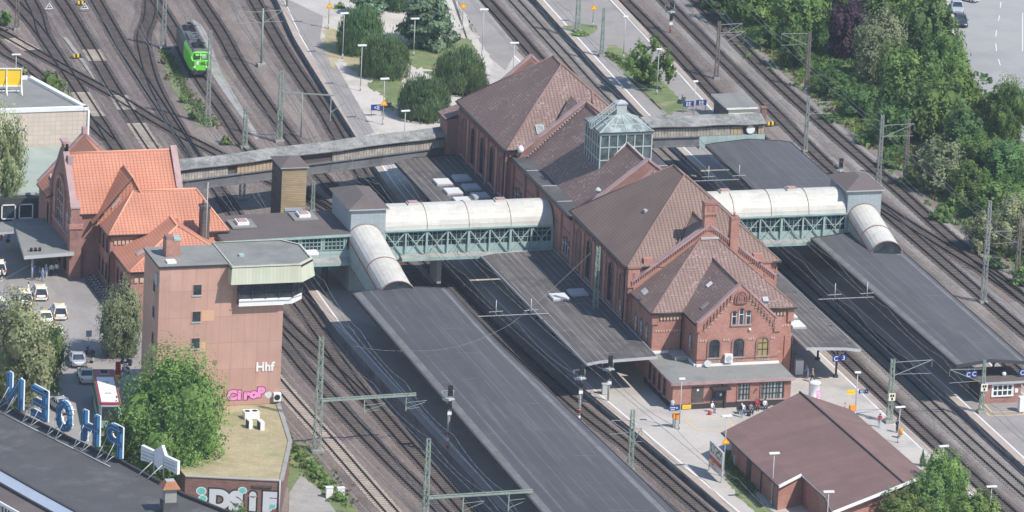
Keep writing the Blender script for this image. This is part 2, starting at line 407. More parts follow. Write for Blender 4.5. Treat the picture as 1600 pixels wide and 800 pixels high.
def kids(o): return [c for c in bpy.data.objects if c.parent == o]
KIDS = {}
def dup(root, loc, rz=0, label=None, group=None, scale=None):
    if root.name not in KIDS:
        KIDS[root.name] = [(c, kids(c)) for c in kids(root)]
    r = root.copy(); COL.objects.link(r); r.location = loc; r.rotation_euler = (0, 0, rz)
    if scale: r.scale = scale
    if label: r['label'] = label
    if group: r['group'] = group
    for ch, gs in KIDS[root.name]:
        c = ch.copy(); COL.objects.link(c); c.parent = r
        for g in gs:
            d = g.copy(); COL.objects.link(d); d.parent = c
    return r
def place(proto, used, loc, rz=0, label=None, scale=None):
    """first call moves the prototype itself, later calls copy it"""
    if proto.name not in used:
        KIDS[proto.name] = [(c, kids(c)) for c in kids(proto)]
        used[proto.name] = 1
        proto.location = loc; proto.rotation_euler = (0, 0, rz)
        if scale: proto.scale = scale
        if label: proto['label'] = label
        return proto
    return dup(proto, loc, rz, label, None, scale)
USED = {}
def spline(pts, step=2.0):
    P = [Vector((p[0], p[1], 0)) for p in pts]; P = [P[0]*2-P[1]] + P + [P[-1]*2-P[-2]]; out = []
    for k in range(1, len(P)-2):
        a, b, c, d = P[k-1:k+3]; n = max(1, int((c-b).length/step))
        for i in range(n):
            t = i/n
            out.append(.5*((2*b)+(c-a)*t+(2*a-5*b+4*c-d)*t*t+(3*b-a-3*c+d)*t**3))
    out.append(P[-2]); return out
def offset_line(L, d):
    """points d metres to the right of the travel direction"""
    out = []
    for k, p in enumerate(L):
        t = (L[min(k+1, len(L)-1)]-L[max(k-1, 0)]); t.z = 0; t.normalize()
        out.append(p + Vector((t.y, -t.x, 0))*d)
    return out
def ribbon(mb, A, B, za, zb=None, mat=0):
    zb = za if zb is None else zb
    for k in range(len(A)-1):
        mb.poly([(A[k].x, A[k].y, za), (A[k+1].x, A[k+1].y, za), (B[k+1].x, B[k+1].y, zb), (B[k].x, B[k].y, zb)], mat)
def resample(pts, ys):
    """x at each y of a polyline given as (x, y) with falling or rising y"""
    P = sorted([(p[1], p[0]) for p in pts]); out = []
    for y in ys:
        for a, b in zip(P, P[1:]):
            if a[0] <= y <= b[0] or b is P[-1] and y >= b[0] or a is P[0] and y <= a[0]:
                out.append(a[1] + (b[1]-a[1])*(y-a[0])/(b[0]-a[0])); break
    return out
def lerp(a, b, t): return a+(b-a)*t
def text_faces(s, size, extrude=.03, mirror=False, bold=0.0):
    cu = bpy.data.curves.new('lettering', 'FONT'); cu.body = s; cu.size = size; cu.extrude = extrude; cu.align_x = 'CENTER'; cu.offset = bold
    o = bpy.data.objects.new('lettering', cu); COL.objects.link(o)
    dg = bpy.context.evaluated_depsgraph_get(); me = bpy.data.meshes.new_from_object(o.evaluated_get(dg))
    V = [v.co.copy() for v in me.vertices]; F = [list(p.vertices) for p in me.polygons]
    bpy.data.objects.remove(o); bpy.data.curves.remove(cu); bpy.data.meshes.remove(me)
    if mirror:
        for v in V: v.x = -v.x
        F = [f[::-1] for f in F]
    return V, F
def lettering(name, s, size, origin, right, up, mat, parent, extrude=.02, mirror=False, bold=0.0):
    """words standing on a surface: right/up give the plane"""
    V, F = text_faces(s, size, extrude, mirror, bold); r = Vector(right).normalized(); u = Vector(up).normalized(); n = r.cross(u)
    mb = MB()
    for f in F: mb.poly([Vector(origin)+r*V[k].x+u*V[k].y+n*V[k].z for k in f])
    return mb.build(name, [mat], parent)

# walls given by an origin, a horizontal direction and the outward normal
def arch_pts(w, h, n=8, rise=None):
    rise = w/2 if rise is None else rise
    pts = [(-w/2, 0), (w/2, 0)]
    for k in range(n+1):
        a = pi*k/n; pts.append((w/2*cos(a), h-rise+rise*sin(a)))
    return pts
def wall_window(parent, org, right, w, h, rise=0.0, bars=(1, 2), name='window', frame='white', glass='glass', surround='brick', sill='coping', sur=.18, proud=.09, barw=.07, cover=None):
    """a glazed opening with surround, sash bars and sill as one mesh"""
    r = Vector(right).normalized(); nrm = Vector((r.y, -r.x, 0)); o = Vector(org)
    P = lambda x, z, d: o + r*x + Vector((0, 0, z)) + nrm*d
    mb = MB()
    pts = arch_pts(w, h, 8, rise) if rise > 0 else [(-w/2, 0), (w/2, 0), (w/2, h), (-w/2, h)]
    mb.poly([P(x, z, .012) for x, z in pts], 1)
    ctr = (0, h*.5)
    big = [(x + (sur if x > 0 else -sur) if z < h-rise-1e-6 or rise == 0 else ctr[0]+(x)*(1+2*sur/w), z if z < 1e-6 else (z+sur if rise == 0 else (z + sur*(.25+.75*max(0, (z-(h-rise)))/max(rise, 1e-6))))) for x, z in pts]
    n = len(pts)
    for k in range(n):
        if k == 0: continue
        j = (k+1) % n
        a, b, c, d = pts[k], pts[j], big[j], big[k]
        mb.poly([P(*a, proud), P(*b, proud), P(*c, proud), P(*d, proud)], 2)
        mb.poly([P(*a, .0), P(*b, .0), P(*b, proud), P(*a, proud)][::-1], 2)
        mb.poly([P(*d, proud), P(*c, proud), P(*c, .0), P(*d, .0)][::-1], 2)
    for k in range(1, bars[0]+1):
        x = -w/2 + w*k/(bars[0]+1); zt = h - (rise*(1-sqrt(max(0, 1-(2*x/w)**2))) if rise else 0)
        mb.beam(P(x, 0, .03), P(x, zt, .03), barw, .05, 0, nrm)
    for k in range(1, bars[1]+1):
        z = (h-rise*.6)*k/(bars[1]+.5*(rise > 0)+1*(rise == 0)); mb.beam(P(-w/2, z, .035), P(w/2, z, .035), barw, .05, 0, nrm)
    for x in (-w/2+barw/2, w/2-barw/2): mb.beam(P(x, 0, .028), P(x, h-rise, .028), barw, .05, 0, nrm)
    mb.beam(P(-w/2-sur, -.08, proud*.6), P(w/2+sur, -.08, proud*.6), proud*1.4+.08, .16, 3)
    return mb.build(name, [frame, glass, surround, sill], parent)

# ------------------------------------------------------------------ ground, tracks, platforms
mb = MB(); mb.poly([(-1500, -1500, 0), (1500, -1500, 0), (1500, 1500, 0), (-1500, 1500, 0)])
g = structure(mb, 'ground', ['ballast'], 'brown gravel of the railway yard', 'ground')

FZ, PZ = 1.5, 0.95
TRACKS = [
 ('timber', [(-45.5,137),(-44.7,105),(-43,96),(-41.2,78),(-39.9,58)], 'siding at the far left joining the yard', 'ballast_bed', 'wood'),
 ('x', [(-46,126),(-42.9,113.6),(-38.8,96.9),(-34.4,80.2),(-30.6,62.8),(-27.3,51.5),(-23.5,38),(-19.2,24),(-15.6,8)], 'diagonal track crossing the yard beside the green locomotive', 'ballast_bed', 'wood'),
 ('x', [(-37.6,140),(-37.2,120),(-37.4,107.9),(-38.2,88),(-39.2,66),(-39.9,50),(-39.6,20),(-38.6,-25),(-38.5,-48),(-37.6,-75),(-36.2,-98),(-34.5,-130)], 'track passing close to the right of the signal tower', 'ballast_bed', 'wood'),
 ('x', [(-34.0,140),(-35.6,122),(-37.0,112),(-37.8,98)], 'short branch joining at the switch in the upper left', 'ballast_bed', 'wood'),
 ('x', [(-30.2,137),(-30.9,122),(-32.1,103),(-33.7,79),(-35.0,52),(-36.0,25),(-36.6,-18),(-35.4,-40),(-34.2,-58)], 'straight yard track with new pale sleepers', 'ballast_bed', 'wood'),
 ('x', [(-24.8,137),(-27.1,107),(-28.4,86),(-30.0,56),(-31.0,30),(-32.3,0),(-32.9,-22),(-34.0,-48),(-33.9,-68),(-33.5,-90),(-33,-130)], 'track along the west edge of the long canopy platform', 'ballast_bed', 'wood'),
 ('x', [(-15.5,136),(-19.5,120),(-22.9,110),(-25.0,100),(-27.7,82),(-29.4,60),(-30.3,46)], 'curved track left of the locomotive', 'ballast_bed', 'wood'),
 ('x', [(-16.0,140),(-17.5,117),(-18.6,103),(-20.3,86),(-21.2,68),(-22.0,54),(-21.2,40),(-18.4,25),(-15.6,10)], 'track the green locomotive stands on', 'ballast_bed', 'wood'),
 ('x', [(-9.5,140),(-11.4,111),(-13.0,94),(-14.2,75),(-15.2,55),(-15.6,40),(-15.4,20),(-15.2,0),(-15.0,-30),(-13.6,-60),(-11.9,-80),(-10.2,-100),(-7.5,-130)], 'track along the east side of the long canopy platform', 'ballast_bed', 'wood'),
 ('x', [(-1.0,140),(-4.2,108),(-5.6,92),(-7.1,70),(-8.8,52),(-10.6,28),(-11.5,5),(-11.4,-25),(-9.8,-58.7),(-7.8,-78),(-6.1,-101),(-3.5,-130)], 'track along the west edge of the station island', 'ballast_bed', 'wood'),
 ('x', [(-43.0,-22),(-43.4,-40),(-43.2,-55),(-42.7,-70.5),(-42.2,-93),(-41,-130)], 'outermost west track with pale sleepers below the tower', 'ballast_bed', 'pale'),
 ('x', [(32.2,140),(31.6,122),(30.9,105),(29.9,80),(29.5,40),(29.3,0),(29.2,-40),(29.2,-72),(29.5,-100),(30,-130)], 'track along the east edge of the station island', 'ballast_bed', 'wood'),
 ('x', [(36.4,140),(35.7,121),(34.5,94),(33.4,68),(33.4,30),(33.5,0),(33.6,-60),(33.7,-89),(34.6,-130)], 'track along the west edge of the eastern platform', 'ballast_grey', 'mid'),
 ('x', [(53.2,140),(52.1,120),(51.2,94),(49.8,67),(49.2,30),(49.0,0),(49.0,-60),(49.2,-130)], 'track along the outer edge of the eastern platform', 'ballast_bed', 'wood'),
 ('x', [(59,140),(58.1,119),(55.8,65),(54.6,34),(55.1,13),(55.5,-40),(56.5,-130)], 'inner through track on the east side', 'ballast_grey', 'wood'),
 ('x', [(63.6,140),(62.9,119),(60.9,79),(60.4,50),(60.3,22),(60.0,0),(60.4,-28),(61.6,-130)], 'outer through track below the green bank', 'ballast_grey', 'wood'),
 ('x', [(54.8,22),(56.0,10),(57.6,-2),(59.4,-16),(60.3,-28)], 'crossover between the two eastern through tracks', 'ballast_bed', 'wood'),
]
for i, (_, pts, lab, bed, slp) in enumerate(TRACKS):
    for e_, f_, far in ((0, 1, 118), (-1, -2, -118)):      # the lines run on well outside the picture
        if abs(pts[e_][1]) >= 118 and pts[e_][1]*far > 0:
            q_ = Vector(pts[e_])-Vector(pts[f_]); q_.normalize(); q_ = Vector(pts[e_])+q_*110; pts.insert(0, tuple(q_)) if e_ == 0 else pts.append(tuple(q_))
    L = spline(pts, 2.0)
    dz = .004*(i % 6)
    mb = MB(); ribbon(mb, offset_line(L, 1.75), offset_line(L, -1.75), .10+dz, mat=0)
    for sgn in (-1, 1): ribbon(mb, offset_line(L, sgn*1.75)if sgn<0 else offset_line(L, 2.3), offset_line(L, -2.3) if sgn<0 else offset_line(L, 1.75), *((.10+dz, .004+dz) if sgn < 0 else (.004+dz, .10+dz)), mat=0)
    t = structure(mb, 'railway_track', [bed], lab, 'railway track')
    mb = MB(); D = spline(pts, .05); acc = 0.; last = None
    for k, p in enumerate(D):
        if last is None or (p-last).length >= .64:
            last = p; d = (D[min(k+1, len(D)-1)]-D[max(k-1, 0)]).normalized(); mb.M = Matrix.Translation((p.x, p.y, 0)) @ Matrix.Rotation(atan2(d.y, d.x), 4, 'Z')
            j = random.uniform(-.05, .05)
            pale = slp == 'pale' or (i == 4 and (72 < p.y < 80 or 50 < p.y < 66 or 97 < p.y < 103)) or (i == 2 and 70 < p.y < 82) or (i == 1 and 104 < p.y < 110)
            mb.box(-.13, .13, -1.3+j, 1.3+j, .09, .195+dz, 1 if pale else 0)
    mb.M = None
    s = mb.build('sleepers', ['sleeper_mid' if slp == 'mid' else 'sleeper_wood', 'sleeper_pale'], t); s['kind'] = 'stuff'
    for sg in (-1, 1):
        mb = MB(); a, b = offset_line(L, sg*.7175+.05), offset_line(L, sg*.7175-.05)
        z0, z1 = .195+dz, .36+dz
        ribbon(mb, a, b, z1); ribbon(mb, [Vector(p) for p in a], [Vector(p) for p in a], z0, z1); ribbon(mb, b, b, z1, z0)
        mb.build('rail', ['rail'], t)

def platform(name, west, east, ya, yb, label, side_w=True, side_e=True, mats=('pave_grey', 'kerbside', 'edge'), lines_=('w', 'e'), ends=True):
    """raised platform between two edge lines, sampled along y"""
    n = max(2, int(abs(yb-ya)/4)); ys = [lerp(ya, yb, k/n) for k in range(n+1)]
    W = resample(west, ys); E = resample(east, ys); mb = MB()
    V = lambda x, y: Vector((x, y, 0))
    w_ = [V(a, y) for a, y in zip(W, ys)]; e_ = [V(a, y) for a, y in zip(E, ys)]
    wi = [p+Vector((.95, 0, 0)) for p in w_]; ei = [p-Vector((.95, 0, 0)) for p in e_]
    ribbon(mb, w_, wi, PZ, mat=2); ribbon(mb, wi, ei, PZ, mat=0); ribbon(mb, ei, e_, PZ, mat=2)
    ribbon(mb, w_, w_, 0, PZ, 1); ribbon(mb, e_, e_, PZ, 0, 1)
    for q in (0, -1): mb.poly([(w_[q].x, ys[q], 0), (e_[q].x, ys[q], 0), (e_[q].x, ys[q], PZ), (w_[q].x, ys[q], PZ)], 1)
    t = structure(mb, name, list(mats), label, 'platform')
    for l in lines_:
        mb = MB(); base = wi if l == 'w' else ei; s = 1 if l == 'w' else -1
        ribbon(mb, [p+Vector((s*.02, 0, 0)) for p in base], [p+Vector((s*.24, 0, 0)) for p in base], PZ+.004)
        mb.build('edge_line', ['white_line'], t)
    return t
ISW = [(1.6,138),(0.3,123.6),(-2.5,103),(-4,86),(-6.6,55),(-8.6,30),(-9.4,5),(-9.2,-25),(-7.5,-56.7),(-5.9,-76),(-4.0,-101),(-1.4,-130)]
ISE = [(30.6,138),(29,120),(27.6,94),(27.1,60),(27,0),(27,-47),(27.1,-72),(27.6,-102),(28.2,-130)]
platform('island_platform', ISW, ISE, 240, -220, 'wide paved station island under the main building', mats=('pave', 'kerbside', 'edge'))
platform('canopy_platform', [(-30.4,-4),(-31.0,-17),(-31.5,-30),(-31.3,-46),(-30.6,-72),(-30.1,-92),(-29.2,-130)], [(-17.2,-4),(-17,-30),(-15.8,-60),(-14,-80),(-12.3,-100),(-9.8,-130)], -2, -220, 'paved platform under the long western canopy')
platform('eastern_platform', [(39.3,138),(38.3,119.5),(36.9,90),(35.6,59),(35.5,20),(35.6,-20),(36.2,-65),(36.3,-93),(37,-130)], [(51.2,138),(50.4,118),(48.7,85),(47.3,60),(47,20),(46.9,-40),(46.9,-130)], 240, -220, 'paved platform of the eastern tracks', mats=('pave_grey', 'kerbside', 'edge'))
def patch(name, pix, z, mat, label, cat):
    mb = MB(); P = [at(x, y, z) for x, y in pix]
    if mat in ('grass', 'drygrass', 'gravel') and cat != 'pavement':      # ragged natural edges
        rn = random.Random(len(pix)*7+int(pix[0][0])); Q = []
        for k in range(len(P)):
            a, b = P[k], P[(k+1) % len(P)]; n = max(2, int((b-a).length/.7))
            for q in range(n): Q.append(a.lerp(b, q/n)+Vector((rn.gauss(0,.20), rn.gauss(0,.42), 0)))
        P = Q
    if sum((P[k].x*P[(k+1) % len(P)].y-P[(k+1) % len(P)].x*P[k].y) for k in range(len(P))) < 0: P = P[::-1]
    mb.poly(P); return structure(mb, name, [mat], label, cat)
# island surfaces north of the building
patch('path', [(452,0),(505,25),(500,60),(530,110),(585,207),(560,215),(545,190),(520,145),(470,55),(440,-10)], PZ+.010, 'pave_grey', 'grey asphalt strip along the west edge of the park', 'path')
patch('path', [(748,0),(810,75),(790,110),(768,92),(720,25),(705,-20),(735,-20)], PZ+.010, 'pave_grey', 'grey asphalt strip along the east edge of the park', 'path')
patch('park_ground', [(505,25),(600,-30),(705,-20),(768,92),(760,150),(700,215),(590,212),(530,110),(500,60)], PZ+.010, 'gravel', 'pale gravel paths of the station park', 'ground')
patch('grass', [(508,40),(560,62),(590,112),(560,120),(530,90),(520,108),(503,70)], PZ+.016, 'drygrass', 'dry grass strip beside the western lamps', 'grass')
patch('grass', [(585,120),(625,118),(640,160),(610,172),(597,150),(575,135)], PZ+.016, 'grass', 'small lawn between two round yews', 'grass')
patch('grass', [(625,72),(700,60),(735,60),(760,105),(700,130),(652,108),(630,95)], PZ+.016, 'grass', 'lawn with trodden path below the spreading conifer', 'grass')
patch('grass', [(655,105),(690,112),(640,112)], PZ+.022, 'gravel', 'trodden strip across the lawn', 'path')
patch('grass', [(948,70),(965,72),(1040,130),(1075,172),(1040,178),(985,125),(950,90)], PZ+.010, 'grass', 'narrow dry grass bed on the eastern platform', 'grass')
patch('grass', [(878,40),(930,38),(932,52),(905,56)], PZ+.010, 'grass', 'weedy patch around a lattice mast', 'grass')
# yard and right hand bank
patch('grass', [(248,70),(262,75),(285,135),(300,170),(330,180),(335,200),(310,195),(285,165),(262,120)], .05, 'grass', 'weeds along the concrete edge left of the locomotive', 'grass')
patch('concrete_strip', [(300,30),(318,40),(345,110),(385,180),(405,215),(396,222),(360,165),(322,95)], .05, 'concrete', 'pale concrete walkway right of the locomotive', 'path')
mb = MB()
for pts, ww in (([(-25.2,118),(-26.2,100),(-27.5,80)], .25), ([(-34.3,110),(-34.6,95),(-34.8,88)], .3), ([(-16.9,100),(-18.3,80),(-19.2,60)], .3)):
    L = spline(pts); ribbon(mb, offset_line(L, ww), offset_line(L, -ww), .11)
structure(mb, 'cable_duct', ['concrete'], 'pale concrete cable ducts between the yard tracks', 'cable duct')
mb = MB()
L = [Vector((64.8+.6*sin(y*.13)+(2.4 if y > 95 else 0), y, 0)) for y in range(330, -260, -6)]; R_ = [Vector((140, p.y, 0)) for p in L]
ribbon(mb, R_, L, .03); structure(mb, 'embankment', ['earth'], 'overgrown bank beside the eastern tracks', 'embankment')
patch('road', [(1470,-60),(1490,25),(1492,70),(1515,110),(1525,135),(1545,160),(1575,200),(1600,222),(1760,420),(1800,-60)], .06, 'road', 'pale asphalt street at the upper right', 'road')
patch('pavement', [(1462,-60),(1484,25),(1486,72),(1508,112),(1518,137),(1538,162),(1545,160),(1525,135),(1515,110),(1492,70),(1490,25),(1470,-60)], .15, 'gravel', 'light kerb strip of the street', 'pavement')
mb = MB()
for a, b in (((1564,3),(1563,12)),((1557,47),(1556,57)),((1556,68),(1557,80)),((1560,92),(1563,102)),((1567,115),(1571,125)),((1562,24),(1560,32)),((1581,140),(1587,152))):
    p, q = at(*a, .07), at(*b, .07); d = Vector((.07, 0, 0)); mb.poly([p-d, q-d, q+d, p+d])
mb.poly([at(1597,20,.07), at(1597,80,.07), at(1598.5,80,.07), at(1598.5,20,.07)])
structure(mb, 'road_marking', ['white_line'], 'dashed white centre line on the street', 'road marking')
# forecourt on the west side
mb = MB(); mb.prism([(-140, -150), (-72, -150), (-66.2, -87.2), (-66.2, -66), (-56.2, -50), (-56.2, -6), (-57, 60), (-140, 60)], 0, FZ, 0)
structure(mb, 'forecourt', ['asphalt'], 'grey paved station forecourt on the left', 'forecourt')
def fline(pix, wd, mat, name, label, z=FZ+.006):
    P = [at(x, y, z) for x, y in pix]; mb = MB(); L = [Vector((p.x, p.y, 0)) for p in P]
    ribbon(mb, offset_line(L, wd/2), offset_line(L, -wd/2), z); return structure(mb, name, [mat], label, name.split('_')[-1])
patch('path', [(0,415),(60,405),(140,500),(175,540),(200,660),(150,610),(120,500),(80,450)], FZ+.006, 'pave_grey', 'lighter paved walk along the reception building', 'path')
fline([(0,440),(62,405)], .25, 'gravel', 'kerb_line', 'pale kerb line by the taxi rank', FZ+.012)
fline([(85,420),(128,486),(175,545),(195,590)], .12, 'pave_grey', 'kerb_line', 'dark drain line along the forecourt walk', FZ+.012)
# path to the right of the terrace
patch('path', [(452,770),(470,742),(500,765),(525,800),(520,840),(450,830)], .05, 'concrete', 'concrete ramp beside the graffiti wall', 'path')
patch('grass', [(447,690),(470,690),(500,720),(535,770),(560,800),(520,800),(498,765),(470,742),(452,770)], .04, 'grass', 'green weeds beside the concrete ramp', 'grass')
# thin summer haze between the aircraft and the station
HZ = MB(); c0 = CAMLOC; HZ.box(min(-700,c0.x-60), max(700,c0.x+60), c0.y-60, 900, -1.0, c0.z+30)
hz = HZ.build('haze', [bpy.data.materials.new('haze')]); hz['kind'] = 'stuff'; hz['label'] = 'thin summer haze over the whole station'
hm = hz.data.materials[0]; hm.use_nodes = True; hn = hm.node_tree; hn.nodes.remove(hn.nodes['Principled BSDF'])
pv = hn.nodes.new('ShaderNodeVolumePrincipled'); pv.inputs['Color'].default_value = (.74, .86, 1.0, 1); pv.inputs['Density'].default_value = .00007; pv.inputs['Anisotropy'].default_value = .2
hn.links.new(pv.outputs[0], hn.nodes['Material Output'].inputs['Volume'])

# ------------------------------------------------------------------ main station building on the island
def hip_roof(mb, x0, x1, y0, y1, z, rz, ra, rb, t=.25, mat=0, side=1):
    """ra, rb = (x, y) of the two ridge ends, rb nearer the viewer"""
    A, B = (ra[0], ra[1], rz), (rb[0], rb[1], rz); o = .35
    if abs(ra[1]-rb[1]) >= abs(ra[0]-rb[0]):
        mb.slab([(x0, y1, z), (x0, y0, z), B, A], t, mat, side); mb.slab([(x1, y0, z), (x1, y1, z), A, B], t, mat, side)
        mb.slab([(x0, y0, z), (x1, y0, z), B], t, mat, side); mb.slab([(x1, y1, z), (x0, y1, z), A], t, mat, side)
    return mb
def ridge_caps(mb, segs, r=.14, mat=0):
    for p, q in segs: mb.tube(Vector(p)+Vector((0,0,.02)), Vector(q)+Vector((0,0,.02)), r, n=6, mat=mat)
    return mb
def dentils(mb, a, b, z, h=.3, step=.55, w=.26, proud=.14, mat=0):
    a, b = Vector((a[0], a[1], 0)), Vector((b[0], b[1], 0)); d = (b-a); n = int(d.length/step); d.normalize(); nr = Vector((d.y, -d.x, 0))
    for k in range(n):
        c = a + d*(step*(k+.5)); p = c-d*w/2-nr*.01; q = c+d*w/2+nr*proud
        mb.beam((c+nr*proud/2)-Vector((0,0,h/2))+Vector((0,0,z)), (c+nr*proud/2)+Vector((0,0,h/2+z)), w, proud, mat, nr)
    return mb
def band(mb, a, b, z0, z1, proud, mat=0):
    a, b = Vector((a[0], a[1], 0)), Vector((b[0], b[1], 0)); d = (b-a).normalized(); nr = Vector((d.y, -d.x, 0))
    mb.beam(a+nr*(proud/2-.005)+Vector((0,0,(z0+z1)/2)), b+nr*(proud/2-.005)+Vector((0,0,(z0+z1)/2)), proud, z1-z0, mat); return mb

ST = thing('station_building', 'long red brick station with brown hipped roofs standing between the tracks', 'building', (10, -20, PZ))
W = lambda: MB()
def hall(name, x0, x1, y0, y1, ze, rz, ra, rb, roofmat, label):
    mb = MB(); mb.prism([(x0,y0),(x1,y0),(x1,y1),(x0,y1)], PZ, ze, 0)
    for a, b in (((x0,y1),(x0,y0)), ((x0,y0),(x1,y0))):
        band(mb, a, b, ze-.75, ze-.02, .16, 1); band(mb, a, b, ze-1.5, ze-1.3, .10, 1); band(mb, a, b, 5.6, 5.85, .1, 1)
        dentils(mb, a, b, ze-1.0, .34, .62, .3, .22, 1)
    # corner piers and pilasters on the long sides
    L = y1-y0; n = 5
    for k in range(n+1):
        y = y0 + L*k/n; mb.box(x0-.22, x0+.1, max(y0, y-.45), min(y1, y+.45), PZ, ze-.8, 0); mb.box(x1-.1, x1+.22, max(y0, y-.45), min(y1, y+.45), PZ, ze-.8, 0)
    h = mb.build(name, ['brick', 'brick_dark'], ST); h['label'] = label
    mb = MB(); hip_roof(mb, x0-.45, x1+.45, y0-.45, y1+.45, ze, rz, ra, rb, .22, 0, 1)
    mb.build('roof', [roofmat, 'trim_dark'], h)
    mb = MB(); z = ze+.02
    A, B = (ra[0], ra[1], rz), (rb[0], rb[1], rz)
    ridge_caps(mb, [(A, B), (B, (x0-.4, y0-.4, z)), (B, (x1+.4, y0-.4, z)), (A, (x0-.4, y1+.4, z)), (A, (x1+.4, y1+.4, z))], .11)
    mb.build('ridge', ['ridge_brown'], h)
    mb = MB()
    for a, b in (((x0-.52,y1+.5),(x0-.52,y0-.5)), ((x0-.5,y0-.52),(x1+.5,y0-.52)), ((x1+.52,y0-.5),(x1+.52,y1+.5))):
        mb.tube((a[0],a[1],ze-.12), (b[0],b[1],ze-.12), .13, n=6)
    mb.tube((x0-.3,y0+.6,ze-.3), (x0-.3,y0+.6,4.5), .08)
    mb.build('gutter', ['trim_dark'], h)
    return h
NH = hall('north_hall', .2, 19.2, 4.7, 27.2, 13.0, 21.5, (9.7,17.9), (9.7,13.9), 'tile_brown', 'north hall with dark lichened roof')
SH = hall('south_hall', .8, 19.8, -46.6, -23.3, 13.0, 21.5, (10.4,-32.8), (10.4,-37.2), 'tile_new', 'south hall with clean brown roof')
for h, ys, x in ((NH, (24.9, 20.4, 16.0, 11.5, 7.0), .2), (SH, (-25.7, -30.3, -35.0, -39.6, -44.3), .8)):
    for k, y in enumerate(ys):
        blind = (k in (0, 4))
        wall_window(h, (x, y, 6.3), (0, -1, 0), 1.75, 5.0, .85, (2, 4), frame='brick_dark' if blind else 'trim_dark', glass='brick_dark' if blind else 'glass', surround='brick_dark', sill='coping', proud=.16)
        if h is SH and k == 4: wall_window(h, (x, y+.2, 5.9), (0, -1, 0), .8, 1.9, 0, (1, 1), surround='brick_dark')
for x in (1.3, 18.2):   # corner pedestals on the south hall front
    mb = MB(); mb.box(x-.75, x+.75, -47.25, -46.4, 10.4, 12.9, 0); mb.box(x-.9, x+.9, -47.4, -46.3, 12.9, 13.15, 1); mb.box(x-.62, x+.62, -47.1, -46.5, 9.6, 10.4, 1)
    mb.box(x-.12, x+.12, -47.3, -47.2, 11.2, 12.3, 1); mb.build('corner_pedestal', ['brick', 'brick_dark'], SH)
# small gabled roof of the south hall running into the parapet, and vents
mb = MB(); mb.slab([(7.2,-46.4,15.0), (10.4,-46.4,17.9), (10.4,-41.0,17.9)], .15, 0, 1); mb.slab([(13.6,-46.4,15.0), (10.4,-41.0,17.9), (10.4,-46.4,17.9)], .15, 0, 1)
ridge_caps(mb, [((10.4,-46.4,17.95),(10.4,-41,17.95)), ((10.4,-41,17.9),(7.2,-45.6,15.0))], .10, 2)
mb.build('dormer_roof', ['tile_new', 'trim_dark', 'ridge_brown'], SH)
mb = MB(); mb.box(5.2, 5.6, -38.3, -37.5, 17.15, 17.42, 0); mb.build('roof_vent', ['lead'], SH)
for x, a in ((3.2, 1), (17.4, 1)):
    mb = MB(); mb.prism([(x-.6,-46.9),(x+.6,-46.9),(x+.6,-46.0),(x-.6,-46.0)], 12.9, 13.9, 0); mb.build('parapet_block', ['brick'], SH)
# skylight and cross roof on the north hall
mb = MB(); mb.slab([(9.7,4.4,18.6), (9.7,9.2,18.6), (6.4,5.2,15.6), (6.2,4.4,15.2)], .15, 0, 1); mb.slab([(9.7,9.2,18.6), (9.7,4.4,18.6), (13.2,4.4,15.2), (13,5.2,15.6)], .15, 0, 1)
mb.build('dormer_roof', ['tile_brown', 'trim_dark'], NH)
mb = MB(); s = .93; mb.M = Matrix.Translation((4.9, 6.35, 15.0)) @ Matrix.Rotation(math.atan(.92), 4, 'X'); mb.box(-.55, .55, -.7, .7, -.02, .1, 0); mb.box(-.42, .42, -.57, .57, .1, .13, 1)
mb.build('skylight', ['lead', 'glass_roof'], NH)
mb = MB(); mb.tube((11.3, 4.9, 18.6), (11.3, 4.9, 20.3), .16); mb.build('chimney', ['brick_dark'], NH)
mb = MB(); mb.lathe((1.6, 3.7, 12.8), [(.35,0),(.42,.3),(.4,.6),(.25,.85),(.05,.95)], 12); mb.build('vent_dome', ['white'], NH)
# low annex at the north west corner
AN = MB(); AN.prism([(-1.5,27.2),(3.6,27.2),(3.6,30.6),(-1.5,30.6)], PZ, 10.6, 0); an = AN.build('north_annex', ['brick_dark'], ST)
mb = MB(); mb.slab([(-1.8,27.2,10.6),(4.0,27.2,12.7),(4.0,31.0,12.7),(-1.8,31.0,10.6)], .2, 0, 1); mb.build('roof', ['tile_brown','trim_dark'], an)
mb = MB(); mb.slab([(6,22,17.6),(9.7,27.6,17.4),(13,27.6,13.4),(13,22,13.4)], .2, 0, 1); mb.slab([(5.4,27.6,14.6),(9.7,27.6,18.2),(9.7,22,18.2),(5.4,22,14.6)], .2, 0, 1); mb.build('gable_roof', ['tile_brown','coping'], NH)
mb = MB(); mb.poly([(4.9,27.75,13),(4.9,27.75,14.6),(9.7,27.75,18.9),(14.5,27.75,14.6),(14.5,27.75,13)]); mb.poly([(4.9,27.35,13),(4.9,27.35,14.6),(9.7,27.35,18.9),(14.5,27.35,14.6),(14.5,27.35,13)][::-1])
for p, q in (((4.7,27.55,14.6),(9.7,27.55,19.0)),((9.7,27.55,19.0),(14.7,27.55,14.6))): mb.beam(p, q, .55, .3, 1)
mb.build('gable_parapet', ['brick_dark','coping'], NH)

